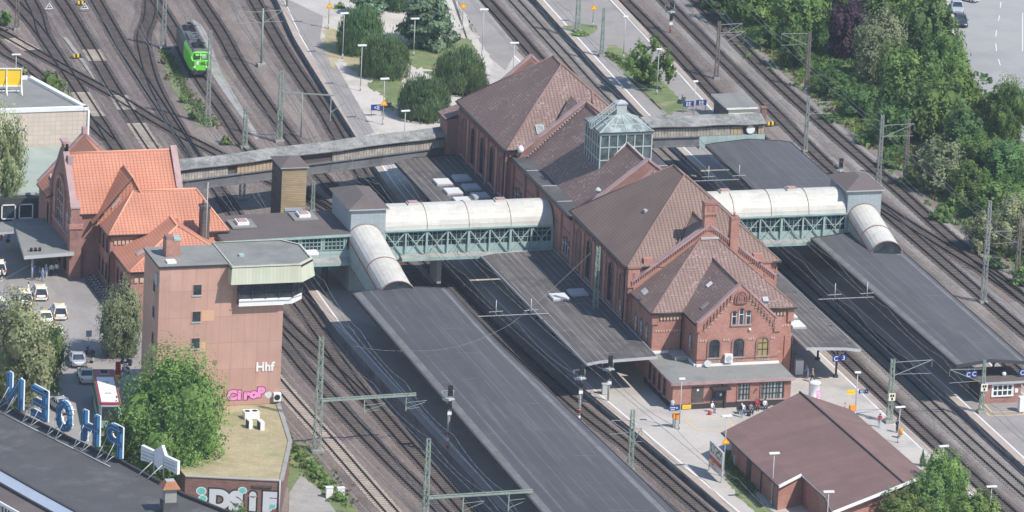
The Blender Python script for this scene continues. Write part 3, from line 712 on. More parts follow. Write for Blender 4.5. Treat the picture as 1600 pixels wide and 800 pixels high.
# centre part with flat side strips and cross gables
mb = MB(); mb.prism([(.95,-23.3),(19.3,-23.3),(19.3,4.7),(.95,4.7)], PZ, 11.95, 0)
for k in range(6):
    y = lerp(-22.9, 4.2, k/5); mb.box(.7, 1.0, y-.5, y+.5, PZ, 11.3, 0)
band(mb, (.95,4.7), (.95,-23.3), 11.2, 11.9, .2, 1); band(mb, (.95,4.7), (.95,-23.3), 5.6, 5.85, .1, 1); band(mb, (.95,4.7), (.95,-23.3), 9.3, 9.5, .1, 1)
CE = mb.build('centre_hall', ['brick', 'brick_dark'], ST)
for k in range(5):
    y0 = lerp(-22.9, 4.2, (k+.5)/5)
    if 1 <= k <= 2: continue
    for d in (-1.1, 0, 1.1): wall_window(CE, (.95, y0+d, 6.4), (0,-1,0), .75, 2.3 if d == 0 else 2.0, .37, (0,1), surround='brick_dark', sur=.1)
mb = MB()
for s in (1, -1):
    x = lambda v: 10.2 + s*(v-10.2)
    P = [(x(.6),-23.2,12.02),(x(2.8),-23.2,12.12),(x(2.8),4.6,12.12),(x(.6),4.6,12.02)]
    mb = MB(); mb.slab(P if s > 0 else P[::-1], .22, 0, 1)
    for k in range(1, 4):
        y = lerp(-23, 4.6, k/4); mb.box(min(x(.7), x(2.7)), max(x(.7), x(2.7)), y-.07, y+.07, 12.10, 12.17, 2)
    mb.build('side_roof', ['felt_dark', 'trim_dark', 'lead'], CE)
mb = MB(); mb.tube((.45,-23.2,11.9), (.45,4.6,11.9), .14); mb.build('gutter', ['trim_dark'], CE)
mb = MB()
mb.slab([(2.75,4.4,12.1),(2.75,-23,12.1),(10.2,-23,18.85),(10.2,4.4,18.85)], .2, 0, 1); mb.slab([(17.65,-23,12.1),(17.65,4.4,12.1),(10.2,4.4,18.85),(10.2,-23,18.85)], .2, 0, 1)
mb.build('roof', ['tile_brown', 'trim_dark'], CE)
mb = MB(); ridge_caps(mb, [((10.2,4.2,18.9),(10.2,-22.9,18.9))], .12); mb.build('ridge', ['ridge_brown'], CE)
for y, nm in ((4.2, 'gable_parapet'), (-22.9, 'gable_parapet')):
    mb = MB(); pr = [(1.2, 12.4), (10.2, 19.35), (19.2, 12.4)]
    for d in (-.28, .28):
        P = [(1.2,y+d,12.0),(19.2,y+d,12.0),(19.2,y+d,12.4),(10.2,y+d,19.35),(1.2,y+d,12.4)]; mb.poly(P if d < 0 else P[::-1], 0)
    for a, b in zip(pr, pr[1:]): mb.beam((a[0],y,a[1]+.05), (b[0],y,b[1]+.05), .85, .24, 1)
    for a, b in zip(pr, pr[1:]): mb.beam((a[0],y+.62,a[1]-.35), (b[0],y+.62,b[1]-.35), .35, .18, 1)
    mb.build(nm, ['brick_dark', 'coping'], CE)
mb = MB()
for k in range(22):   # stepped flashing along the north parapet
    t = k/22; mb.M = Matrix.Translation((lerp(2.6, 9.6, t), 3.45, lerp(12.35, 18.7, t))) @ Matrix.Rotation(-.74, 4, 'Y'); mb.box(-.10, .10, -.28, .22, 0, .06, 0)
mb.build('step_flashing', ['lead'], CE)
mb = MB(); mb.lathe((4.6,-20.6,13.9), [(.5,-.3),(.34,0),(.2,.05),(.2,.8),(.42,.85),(.42,1.0),(.1,1.3)], 12); mb.build('roof_fan', ['mast_grey'], CE)
# lower cross gable seen behind the south parapet
mb = MB(); mb.slab([(5.5,-24.6,14.2),(10.2,-24.6,18.4),(10.2,-27.5,18.4),(8.5,-27.8,16.9)], .15, 0, 1); mb.slab([(10.2,-24.6,18.4),(14.9,-24.6,14.2),(12,-27.8,16.9),(10.2,-27.5,18.4)], .15, 0, 1)
for p, q in (((5.2,-25.2,14.2),(10.2,-25.2,18.65)),((10.2,-25.2,18.65),(15.2,-25.2,14.2))): mb.beam(p, q, .5, .2, 1)
mb.build('rear_gable_roof', ['tile_brown', 'coping'], SH)

MT['lantern_steel'] = grain('pale grey green lantern steel', (.40, .45, .43), .6, .1)
# glass lantern riding on the centre ridge
x0, x1, y0, y1, zb, zt = 6.7, 13.5, -14.0, -7.6, 14.9, 20.15
mb = MB()
for P in ([(x0,y0),(x1,y0)], [(x1,y0),(x1,y1)], [(x1,y1),(x0,y1)], [(x0,y1),(x0,y0)]):
    (a, b), (c, d) = P; mb.poly([(a,b,zb),(c,d,zb),(c,d,zt),(a,b,zt)], 0)
LN = mb.build('glass_lantern', ['glass_teal'], ST)
mb = MB(); r = .09
for x in [lerp(x0, x1, k/6) for k in range(7)]:
    for y in (y0-.03, y1+.03): mb.beam((x,y,zb), (x,y,zt), r*1.5, r*1.5, 0)
for y in [lerp(y0, y1, k/6) for k in range(7)]:
    for x in (x0-.03, x1+.03): mb.beam((x,y,zb), (x,y,zt), r*1.5, r*1.5, 0)
for z in (16.7, 18.4, zt):
    q = .3 if z == zt else .14
    for p, s in (((x0,y0-.03),(x1,y0-.03)), ((x1+.03,y0),(x1+.03,y1)), ((x0,y1+.03),(x1,y1+.03)), ((x0-.03,y0),(x0-.03,y1))): mb.beam((*p,z), (*s,z), q*.7, q, 0)
mb.beam((x0-.08,y0-.12,15.0),(10.2,y0-.12,18.95), .1, .3, 1); mb.beam((10.2,y0-.12,18.95),(x1+.08,y0-.12,15.85), .1, .3, 1)
mb.beam((x0-.15,y0-.2,15.05),(x0-.15,y1+.1,15.05), .35, .15, 1)
mb.build('frame', ['lantern_steel', 'white'], LN)
mb = MB(); top = [(9.5,-11.4),(10.8,-11.4),(10.8,-10.2),(9.5,-10.2)]; base = [(x0-.25,y0-.25),(x1+.25,y0-.25),(x1+.25,y1+.25),(x0-.25,y1+.25)]; zT = 21.9
for k in range(4):
    j = (k+1) % 4; mb.poly([(*base[k],zt+.18),(*base[j],zt+.18),(*top[j],zT),(*top[k],zT)], 0)
mb.build('glass_roof', ['glass_roof'], LN)
mb = MB()
for k in range(4):
    j = (k+1) % 4
    for t in (0, .25, .5, .75):
        a = Vector((*base[k],zt+.2)).lerp(Vector((*base[j],zt+.2)), t); b = Vector((*top[k],zT+.02)).lerp(Vector((*top[j],zT+.02)), t); mb.beam(a, b, .14 if t == 0 else .08, .10, 0)
    for t in (.0, .45):
        a = Vector((*base[k],zt+.2)).lerp(Vector((*top[k],zT)), t); b = Vector((*base[j],zt+.2)).lerp(Vector((*top[j],zT)), t); mb.beam(a, b, .13, .12, 1 if t == 0 else 0)
mb.prism(top, zT-.1, zT+1.35, 0); t2 = [(p[0]+(-.12 if p[0] < 10 else .12), p[1]+(-.12 if p[1] < -11 else .12)) for p in top]
mb.prism(t2, zT+1.35, zT+1.5, 2)
for k in range(4):
    j = (k+1) % 4; mb.poly([(*t2[k],zT+1.5),(*t2[j],zT+1.5),(10.15,-10.8,zT+1.85)], 2)
mb.build('roof_frame', ['lantern_steel', 'trim_dark', 'lead'], LN)
mb = MB()
for dy in (-12.0, -11.3):
    for dz in (0, .75): mb.beam((x0-.7,dy,zt+.2+dz), (9.3,dy,zT+1.1+dz), .09, .09)
    for k in range(10):
        t = k/9; a = Vector((x0-.7,dy,zt+.2)).lerp(Vector((9.3,dy,zT+1.1)), t); mb.beam(a, a+Vector((0,0,.75)), .06)
for k in range(14):
    t = k/13; a = Vector((x0-.7,-12.0,zt+.2)).lerp(Vector((9.3,-12.0,zT+1.1)), t); mb.beam(a, a+Vector((0,.7,0)), .07)
mb.build('ladder', ['lantern_steel'], LN)

# parapet gable with chimneys between the south hall and the south wing
mb = MB(); yp = -46.9
for d in (-.32, .32):
    P = [(1.3,yp+d,9),(19.7,yp+d,9),(19.7,yp+d,11.2),(10.7,yp+d,17.9),(1.3,yp+d,11.2)]; mb.poly(P if d < 0 else P[::-1], 0)
for a, b in (((1.0,11.15),(10.7,18.1)),((10.7,18.1),(19.6,11.3))):
    mb.beam((a[0],yp,a[1]+.02), (b[0],yp,b[1]+.02), 1.0, .22, 1)
    for k in range(34):
        t = (k+.5)/34; x, z = lerp(a[0],b[0],t), lerp(a[1],b[1],t)-.32; mb.box(x-.07, x+.07, yp-.5, yp-.3, z-.16, z+.14, 2)
PG = mb.build('gable_parapet', ['brick', 'coping', 'brick_dark'], ST)
mb = MB(); cx = 10.7; mb.box(cx-.72, cx+.72, yp-.45, yp+.55, 17.4, 19.4, 0); mb.box(cx-.82, cx+.82, yp-.55, yp+.65, 19.4, 20.8, 0); mb.box(cx-.9, cx+.9, yp-.63, yp+.73, 20.7, 21.0, 1)
for k in range(5): mb.box(cx-.75+.34*k, cx-.6+.34*k, yp-.61, yp-.5, 19.3, 19.5, 1)
for k in (-.5, .12): mb.box(cx+k, cx+k+.36, yp-.58, yp-.53, 19.8, 20.5, 1)
mb.build('chimney', ['brick', 'brick_dark'], PG)
mb = MB(); cx = 13.9; mb.box(cx-.52, cx+.52, yp-.65, yp+.35, 13.4, 18.7, 0); mb.box(cx-.58, cx+.58, yp-.71, yp+.41, 18.7, 19.0, 1); mb.tube((cx,yp-.1,19.0),(cx,yp-.1,19.5), .14, mat=1); mb.build('chimney', ['brick', 'brick_dark'], PG)

# south wing
x0, x1, y0, y1, ze = 1.4, 19.2, -55.3, -46.6, 9.8
mb = MB(); mb.prism([(x0,y0),(x1,y0),(x1,y1),(x0,y1)], PZ, ze, 0)
for a, b in (((x0,y0),(5.3,y0)), ((15.7,y0),(x1,y0)), ((x0,y1),(x0,y0))):
    band(mb, a, b, ze-.35, ze-.02, .2, 1)
mb.box(x0-.15, x0+.7, y0-.15, y0+.5, 8.2, ze-.05, 0); mb.box(x1-.55, x1+.22, y0-.2, y0+.5, 7.9, ze-.05, 0); mb.box(x1-.75, x1+.2, y0-.12, y0+.5, PZ, 6.1, 0)
SW = mb.build('south_wing', ['brick', 'brick_dark'], ST)
mb = MB()
dentils(mb, (x0+.8,y0), (5.2,y0), 9.0, .42, .42, .24, .2, 0); dentils(mb, (15.9,y0), (x1-.6,y0), 9.0, .42, .42, .24, .2, 0)
dentils(mb, (x0+.3,y0), (5.2,y0), 7.35, .22, .34, .2, .07, 0); dentils(mb, (15.9,y0), (x1,y0), 7.35, .22, .34, .2, .07, 0); dentils(mb, (15.9,y0), (x1-.9,y0), 4.0, .25, .3, .2, .08, 0)
mb.build('frieze', ['cornice'], SW)
capz = 16.4
mb = MB(); A, B = (9.7,-47.2,capz), (11.7,-47.2,capz)
mb.slab([(x0-.4,y0-.4,ze),(x1+.45,y0-.4,ze),B,A], .22, 0, 1); mb.slab([(x0-.4,y1-.6,ze),(x0-.4,y0-.4,ze),A], .22, 0, 1); mb.slab([(x1+.45,y0-.4,ze),(x1+.45,y1-.6,ze),B], .22, 0, 1)
mb.build('roof', ['tile_brown', 'trim_dark'], SW)
mb = MB(); ridge_caps(mb, [(A,(x0-.35,y0-.35,ze)), (B,(x1+.4,y0-.35,ze)), (A,B)], .11); mb.box(9.6, 11.9, -47.55, -47.15, capz-.1, capz+.12, 1); mb.build('ridge', ['ridge_brown', 'lead'], SW)
for (px_, py_, dx) in ((1006.5,454,.45), (1196,468,.4)):
    p = at(px_, py_, 11.3 if px_ < 1100 else 11.5); mb = MB(); mb.M = Matrix.Translation(p) @ Matrix.Rotation(.6 if px_ > 1100 else .0, 4, 'X') @ Matrix.Rotation(-.0 if px_ > 1100 else -.65, 4, 'Y'); mb.box(-.35, .35, -.35, .35, -.35, .12, 0); mb.build('skylight', ['lead'], SW)
for a in ((x0-.48,y1-.6,x0-.48,y0-.5), (x0-.5,y0-.48,5.0,y0-.48), (15.9,y0-.48,x1+.5,y0-.48)): mb = MB(); mb.tube((a[0],a[1],ze-.1), (a[2],a[3],ze-.1), .12); mb.build('gutter', ['trim_dark'], SW)
mb = MB(); mb.tube((5.05,y0-.15,ze-.2),(5.05,y0-.15,4.6), .09); mb.build('drainpipe', ['trim_dark'], SW); mb = MB(); mb.tube((x1+.2,y0-.2,6),(x1+.2,y0-.2,1.0), .07); mb.build('drainpipe', ['trim_dark'], SW)
for y in (-48.8, -51.0, -53.2): wall_window(SW, (x0, y, 5.3), (0,-1,0), .8, 2.3, .4, (1,2), surround='brick_dark')
# projecting gable front
fx0, fx1, fy, fe, fa, fz = 5.35, 15.75, -61.0, 9.8, 10.55, 14.75
mb = MB(); mb.prism([(fx0,fy),(fx1,fy),(fx1,y0),(fx0,y0)], 4.0, fe-.6, 0)
for d in (0, .45):
    P = [(fx0,fy+d,fe-.6),(fx1,fy+d,fe-.6),(fx1,fy+d,fe+.05),(fa,fy+d,fz),(fx0,fy+d,fe+.05)]; mb.poly(P if d == 0 else P[::-1], 0)
for a, b in (((fx0-.15,fe),(fa,fz+.12)), ((fa,fz+.12),(fx1+.15,fe))): mb.beam((a[0],fy+.2,a[1]), (b[0],fy+.2,b[1]), .62, .24, 1)
mb.box(fx1-.75, fx1+.2, fy-.2, fy+.5, 8.6, 10.2, 0); mb.box(fx0-.2, fx0+.25, fy-.2, fy+.5, 8.9, 10.1, 0)
band(mb, (fx0,fy), (fx1,fy), 5.35, 5.5, .1, 2); band(mb, (fx0,fy), (fx1,fy), 4.5, 4.62, .06, 2)
GF = mb.build('gable_front', ['brick', 'coping', 'brick_dark'], ST)
for sgn in (-1, 1):     # stepped corbels under the gable slopes
    mb = MB()
    for k in range(9):
        t = (k+.8)/9.6; x = lerp(fa + sgn*.9, fx0+.5 if sgn < 0 else fx1-.5, t); z = lerp(fz-1.2, fe-.55, t)
        mb.box(x-.10, x+.10, fy-.16, fy+.01, z-.35, z+.35, 0); mb.box(x-.10+sgn*.02, x+.24*sgn+.10*sgn if sgn > 0 else x+.10, fy-.18, fy+.01, z-.42, z-.28, 0); mb.box(x-.16, x+.16, fy-.10, fy+.01, z-.62, z-.44, 1)
    mb.build('stepped_corbel', ['brick_dark', 'cornice'], GF)
mb = MB(); C = (fa+.05, fy, 12.9)   # carved relief in the gable
for r, q in ((.95, .1), (.62, .17)):
    P = [(C[0]+r*.82*cos(a), fy-q, C[2]+r*sin(a)) for a in [pi*k/10 for k in range(11)]]+[(C[0]-r*.82,fy-q,C[2]-.45),(C[0]+r*.82,fy-q,C[2]-.45)]
    for k in range(len(P)):
        a, b = P[k], P[(k+1) % len(P)]; mb.beam(a, b, .14, .2, 0)
mb.box(C[0]-.45, C[0]+.45, fy-.16, fy, C[2]-.35, C[2]-.05, 0); mb.box(C[0]-.28, C[0]+.28, fy-.22, fy, C[2]-.05, C[2]+.5, 0); mb.lathe((C[0]+.05,fy-.12,C[2]+.6), [(.05,-.2),(.2,0),(.05,.2)], 8)
mb.build('carved_relief', ['brick_dark'], GF)
mb = MB()
for a, b in ((5.6,6.5),(8.55,9.65),(11.7,12.75),(14.65,15.5)):
    dentils(mb, (a,fy), (b,fy), 7.75, .24, .3, .19, .08, 0)
for a, b in ((6.7,8.3),(9.8,11.4),(12.9,14.5)):
    for k in range(5):
        x = lerp(a+.1, b-.1, k/4); mb.beam((x-.12,fy-.04,4.95),(x+.12,fy-.04,5.25), .09, .1); mb.beam((x+.12,fy-.04,4.95),(x-.12,fy-.04,5.25), .09, .1)
dentils(mb, (9.6,fy), (11.9,fy), 9.45, .22, .28, .18, .08, 0)
mb.build('frieze', ['cornice'], GF)
for x, g in ((7.5,'glass'), (10.6,'glass'), (13.7,'yellow_blind')):
    if g == 'yellow_blind': MT['yellow_blind'] = plain('drawn yellow blind', (.34, .27, .11), .6)
    w_ = wall_window(GF, (x,fy,5.55), (1,0,0), 1.35, 2.3, .45, (1,2), glass=g, frame='trim_dark', surround='brick_dark', sur=.22, proud=.12)
    if g != 'glass': w_['label'] = 'window with drawn yellow blind'
for x in (9.85, 10.75, 11.65): wall_window(GF, (x,fy,9.65), (1,0,0), .62, 2.05 if x == 10.75 else 1.75, .3, (0,1), frame='white', surround='brick_dark', sur=.14, proud=.1)
wall_window(GF, (fx0, -58.3, 6.0), (0,-1,0), .7, 1.8, .3, (1,1), surround='brick_dark')
mb = MB(); mb.slab([(fx0-.3,fy+.3,fe),(fa,fy+.3,14.45),(fa,-48.6,14.45),(fx0-.3,-55.6,fe)][::-1], .2, 0, 1); mb.slab([(fa,fy+.3,14.45),(fx1+.3,fy+.3,fe),(fx1+.3,-55.6,fe),(fa,-48.6,14.45)][::-1], .2, 0, 1)
GR = mb.build('roof', ['tile_brown', 'trim_dark'], GF)
mb = MB(); ridge_caps(mb, [((fa,fy+.3,14.5),(fa,-48.6,14.5)), ((fa,-48.6,14.5),(fx0-.2,-55.5,fe+.05))], .12); mb.build('ridge', ['ridge_brown'], GF)
for (u_, v_, s_) in ((7.9,-52.2,.7), (8.6,-54.6,.4), (6.9,-58.4,.6)):
    z = fe + (u_-fx0+.3)*(14.45-fe)/(fa-fx0+.3); mb = MB(); mb.M = Matrix.Translation((u_,v_,z+.03)) @ Matrix.Rotation(-math.atan((14.45-fe)/(fa-fx0+.3)), 4, 'Y'); mb.box(-s_, s_, -.35, .35, -.02, .08); mb.build('skylight', ['felt_grey' if s_ > .5 else 'white'], GF)
mb = MB(); mb.box(8.8, 9.8, fy-.55, fy-.02, 5.0, 6.0, 0); mb.lathe((9.3,fy-.57,5.5), [(.36,0),(.36,-.02)], 14, 1, 'y'); mb.build('air_conditioner', ['white','mast_grey'], GF)
mb = MB(); mb.tube((6.6,fy-.4,4.3),(6.6,fy-.4,4.9), .04); mb.M = Matrix.Translation((6.6,fy-.6,5.0)) @ Matrix.Rotation(1.1, 4, 'X'); mb.lathe((0,0,0), [(.05,-.12),(.3,-.06),(.45,.05)], 14); mb.build('satellite_dish', ['mast_grey'], GF)
mb = MB(); mb.lathe((11.9,fy-.1,9.0), [(.16,-.15),(.17,0),(.1,.15)], 8); mb.build('lamp', ['white'], GF)

MT['curtain'] = panels('window with pale curtains', (.30,.34,.33), .42, 3.0, .2, .22, .3, .3, None, False)
# single storey front annex
ax0, ax1, ay, az = .75, 15.75, -66.4, 4.25
mb = MB(); mb.prism([(ax0,ay),(ax1,ay),(ax1,-61.02),(fx0,-61.02),(fx0,-55.32),(ax0,-55.32)], PZ, az, 0)
band(mb, (ax0,ay), (ax1,ay), PZ, PZ+.65, .08, 1); band(mb, (ax0,-55.3), (ax0,ay), PZ, PZ+.65, .08, 1)
AX = mb.build('front_annex', ['brick', 'trim_dark'], ST)
mb = MB(); P = [(ax0-.35,ay-.35,az+.22),(ax1+.3,ay-.35,az+.22),(ax1+.3,-61.05,az+.3),(fx0-.02,-61.05,az+.3),(fx0-.02,-55.35,az+.3),(ax0-.35,-55.35,az+.22)]
mb.slab(P, .24, 0, 1)
mb.box(fx0-.05, fx1+.1, -61.3, -61.02, az+.3, az+.55, 2); mb.box(fx0-.3, fx0-.03, -61.0, -55.4, az+.3, az+.55, 2); mb.box(ax0-.3, fx0-.3, -55.65, -55.36, az+.3, az+.6, 2)
mb.box(ax0-.37, ax1+.32, ay-.42, ay-.36, az-.12, az+.3, 3)
mb.box(3.4, 4.9, -58.6, -55.9, az+.3, az+.85, 4)
mb.build('flat_roof', ['felt_grey', 'coping', 'white', 'coping', 'concrete'], AX)
mb = MB(); mb.box(3.15, 4.65, ay-.06, ay+.01, 1.75, 3.75, 0); mb.box(2.95, 4.85, ay-.12, ay+.01, 1.6, 1.76, 1); mb.lathe((3.9,ay-.07,3.35), [(.16,0),(.16,-.03)], 6, 2, 'y'); w_ = mb.build('window', ['sleeper_wood','brick_dark','white'], AX); w_['label'] = 'boarded brown window'
mb = MB(); mb.box(5.85, 7.4, ay-.07, ay+.01, PZ+.05, 3.35, 0); mb.box(5.75, 6.0, ay-.25, ay+.01, PZ, 3.5, 1); mb.box(7.25, 7.5, ay-.25, ay+.01, PZ, 3.5, 1); mb.box(5.45, 7.8, ay-1.1, ay+.01, 3.5, 3.7, 1); mb.box(6.2,7.05,ay-.1,ay-.06,1.9,3.1,2); mb.box(6.3,6.6,ay-.12,ay-.1,2.2,2.6,3); mb.box(6.7,6.95,ay-.12,ay-.1,2.5,2.8,4)
D_ = mb.build('door', ['sleeper_wood','trim_dark','glass','blue','white'], AX)
mb = MB(); mb.tube((7.0,ay-.16,1.8),(7.0,ay-.16,2.1), .03); mb.build('handle', ['mast_grey'], D_) if False else None
for x, w_ in ((9.75,1.45),(13.4,2.9)): wall_window(AX, (x,ay,1.85), (1,0,0), w_, 2.05, 0, (1 if w_ < 2 else 3,2), frame='trim_dark', glass='curtain', surround='brick_dark', sur=.14, proud=.1, barw=.1)
for y in (-57.4,-59.2,-61.2,-63.3): wall_window(AX, (ax0,y,1.8), (0,-1,0), .95, 2.2, 0, (1,1), frame='trim_dark', surround='brick_dark', sur=.1)
mb = MB(); mb.tube((7.0,ay-.05,3.8),(7.0,ay-.05,4.1), .1); mb.tube((11.3,ay-.1,3.2),(11.3,ay-.35,3.1), .08); mb.build('lamp', ['trim_dark'], AX)

MT['felt_strip'] = grain('worn pale felt strip', (.165, .16, .16), .92, .25, .5, 3)
# ------------------------------------------------------------------ canopies
def canopy(label, prof, ya, yb, mat, cols=(), colx=(), fascia='lead', skylights=(), group=None, curve=None, step=8.0, thick=.3, gut=None, strips=(), name='platform_canopy'):
    """prof = [(x, z), ...] across; runs from ya (far) to yb (near); curve(y) shifts the edges"""
    c = thing(name, label, 'canopy', ((prof[0][0]+prof[-1][0])/2, (ya+yb)/2, PZ))
    mb = MB(); n = max(1, int(abs(ya-yb)/step)); ys = [lerp(ya, yb, k/n) for k in range(n+1)]
    X = lambda i, y: prof[i][0] + (curve(i, y) if curve else 0)
    for a, b in zip(ys, ys[1:]):
        for i in range(len(prof)-1):
            p = [(X(i,a),a,prof[i][1]), (X(i,b),b,prof[i][1]), (X(i+1,b),b,prof[i+1][1]), (X(i+1,a),a,prof[i+1][1])]
            mb.poly(p, 0); mb.poly([(q[0],q[1],q[2]-thick) for q in p][::-1], 1)
    mb.build('roof', [mat, 'timber_dark'], c)
    mb = MB()
    for a, b in zip(ys, ys[1:]):
        for i, s in ((0, -1), (len(prof)-1, 1)): mb.beam((X(i,a)+s*.04,a,prof[i][1]-thick*.5+.02), (X(i,b)+s*.04,b,prof[i][1]-thick*.5+.02), .08, thick+.10)
    for y, s in ((ys[0], 1), (ys[-1], -1)):
        for i in range(len(prof)-1): mb.beam((X(i,y),y+s*.05,prof[i][1]-thick*.4), (X(i+1,y),y+s*.05,prof[i+1][1]-thick*.4), .1, thick+.12)
    mb.build('fascia', [fascia], c)
    if strips:
        for (i, fx, w_, q0, q1) in strips:
            mb = MB()
            for a, b in zip(ys, ys[1:]):
                if a > q0 or b < q1: continue
                def SP(y, f): x0_, x1_ = X(i,y), X(i+1,y); return (lerp(x0_,x1_,f), y, lerp(prof[i][1],prof[i+1][1],f)+.006)
                wd_ = w_/abs(prof[i+1][0]-prof[i][0]); mb.poly([SP(a,fx),SP(b,fx),SP(b,fx+wd_),SP(a,fx+wd_)])
            mb.build('felt_strip', ['felt_strip'], c)
    for y in cols:
        for x in colx:
            xx = x + (curve(0, y) if curve else 0); zt = max(p[1] for p in prof)-thick-.2; mb = MB()
            mb.tube((xx,y,PZ),(xx,y,zt), .14, n=8); mb.box(xx-.25,xx+.25,y-.25,y+.25,PZ,PZ+.3); mb.beam((xx-1.6,y,zt-.05),(xx+1.6,y,zt-.05), .16, .22); mb.beam((xx,y,zt-1.1),(xx+1.1,y,zt-.1), .1); mb.beam((xx,y,zt-1.1),(xx-1.1,y,zt-.1), .1)
            mb.build('column', ['steel_dark'], c)
    for (x, y, z, sx, sy, k) in skylights:
        mb = MB(); mb.box(x-sx/2,x+sx/2,y-sy/2,y+sy/2,z-.15,z+.12,1); mb.poly([(x-sx/2+.08,y-sy/2+.08,z+.14),(x+sx/2-.08,y-sy/2+.08,z+.14),(x+sx/2-.08,y+sy/2-.08,z+.24),(x-sx/2+.08,y+sy/2-.08,z+.24)],0)
        mb.box(x-sx/2+.08,x+sx/2-.08,y-sy/2+.08,y+sy/2-.08,z+.12,z+.22,0); mb.build('skylight', ['skylight' if k else 'skylight_dark', 'lead'], c)
    return c
def cA(i, y): return (0, 0, .1, .7, 1)[i]*max(0, -(y+52))*.043
canopy('long dark felt canopy in the foreground starting below the western stair tube', [(-29.6,5.6),(-28.5,5.8),(-23.3,6.25),(-18.4,5.85),(-17.1,5.65)], -30.2, -200, 'felt', [-35-8*k for k in range(20)], (-23.3,), curve=cA, fascia='steel_dark', strips=((0,.2,.8,0,-200),(1,.22,.12,-60,-200),(1,.22,.12,0,-48),(3,.1,.5,0,-200),(2,.1,.08,-40,-90)))
def cW(i, y): return max(0, -(y+20))*.0125 if i < 2 else 0
canopy('streaked dark canopy along the west wall of the south hall', [(-8.85,5.2),(-7.2,5.45),(.55,5.7)], -15.8, -60.2, 'felt_old', [-22-7*k for k in range(6)], (-5.2,), curve=cW, fascia='lead', thick=.22,
       skylights=((-4.4,-35.2,5.62,2.2,2.3,1),(-1.6,-34.0,5.72,2.2,2.3,0)))
canopy('dark canopy with six roof lights below the old wooden bridge', [(-8.7,5.2),(-7.1,5.45),(.0,5.7)], 27.0, -8.3, 'felt_old', [22,15,8,1], (-5.2,), fascia='steel_dark', thick=.22,
       skylights=((-5.3,15.2,5.6,2.2,2.4,1),(-2.4,16.4,5.7,2.2,2.4,0),(-5.1,10.9,5.6,2.2,2.4,1),(-2.3,12.1,5.7,2.2,2.4,0),(-5.0,6.9,5.6,2.2,2.2,1),(-2.2,8.2,5.7,2.2,2.3,0)))
canopy('streaked canopy along the east wall ending by the advertising column', [(19.9,5.7),(25.0,5.45),(26.9,5.15)], -15.8, -59.4, 'felt_old', [-22-7*k for k in range(6)], (24.8,), fascia='lead', thick=.22, skylights=((21.6,-50.4,5.72,1.8,2.6,1),(21.8,-46.6,5.72,1.8,2.4,1)))
canopy('dark canopy along the east wall of the north hall', [(19.6,5.7),(25.0,5.45),(26.6,5.15)], 26, -8.3, 'felt_old', [20,13,6,-1], (24.8,), fascia='steel_dark', thick=.22)
canopy('broad grey canopy north of the eastern footbridge', [(34.7,5.7),(36.0,5.9),(40.7,6.3),(45.4,5.9),(46.7,5.65)], 27.4, -8.3, 'felt_e', [24,17,10,3,-4], (41.0,), fascia='steel_dark')
canopy('broad grey canopy from the eastern stair tube towards the brick kiosk', [(35.1,5.75),(36.3,5.9),(40.2,6.3),(44.1,5.9),(45.3,5.65)], -15.8, -68.7, 'felt_e', [-26-8*k for k in range(6)], (41.0,), fascia='steel_dark', curve=lambda i, y: .9*max(0,-(y+16))/53*(1 if i < 2 else .15), strips=((0,.25,.7,0,-200),(1,.2,.12,-22,-60),(3,.1,.5,0,-200)))
canopy('short dark canopy strip under the western lift tower', [(-30.6,4.5),(-25,4.8),(-17.4,4.5)], -4.9, -14.6, 'felt_old', [-7,-12], (-24,), fascia='steel_dark') if False else None

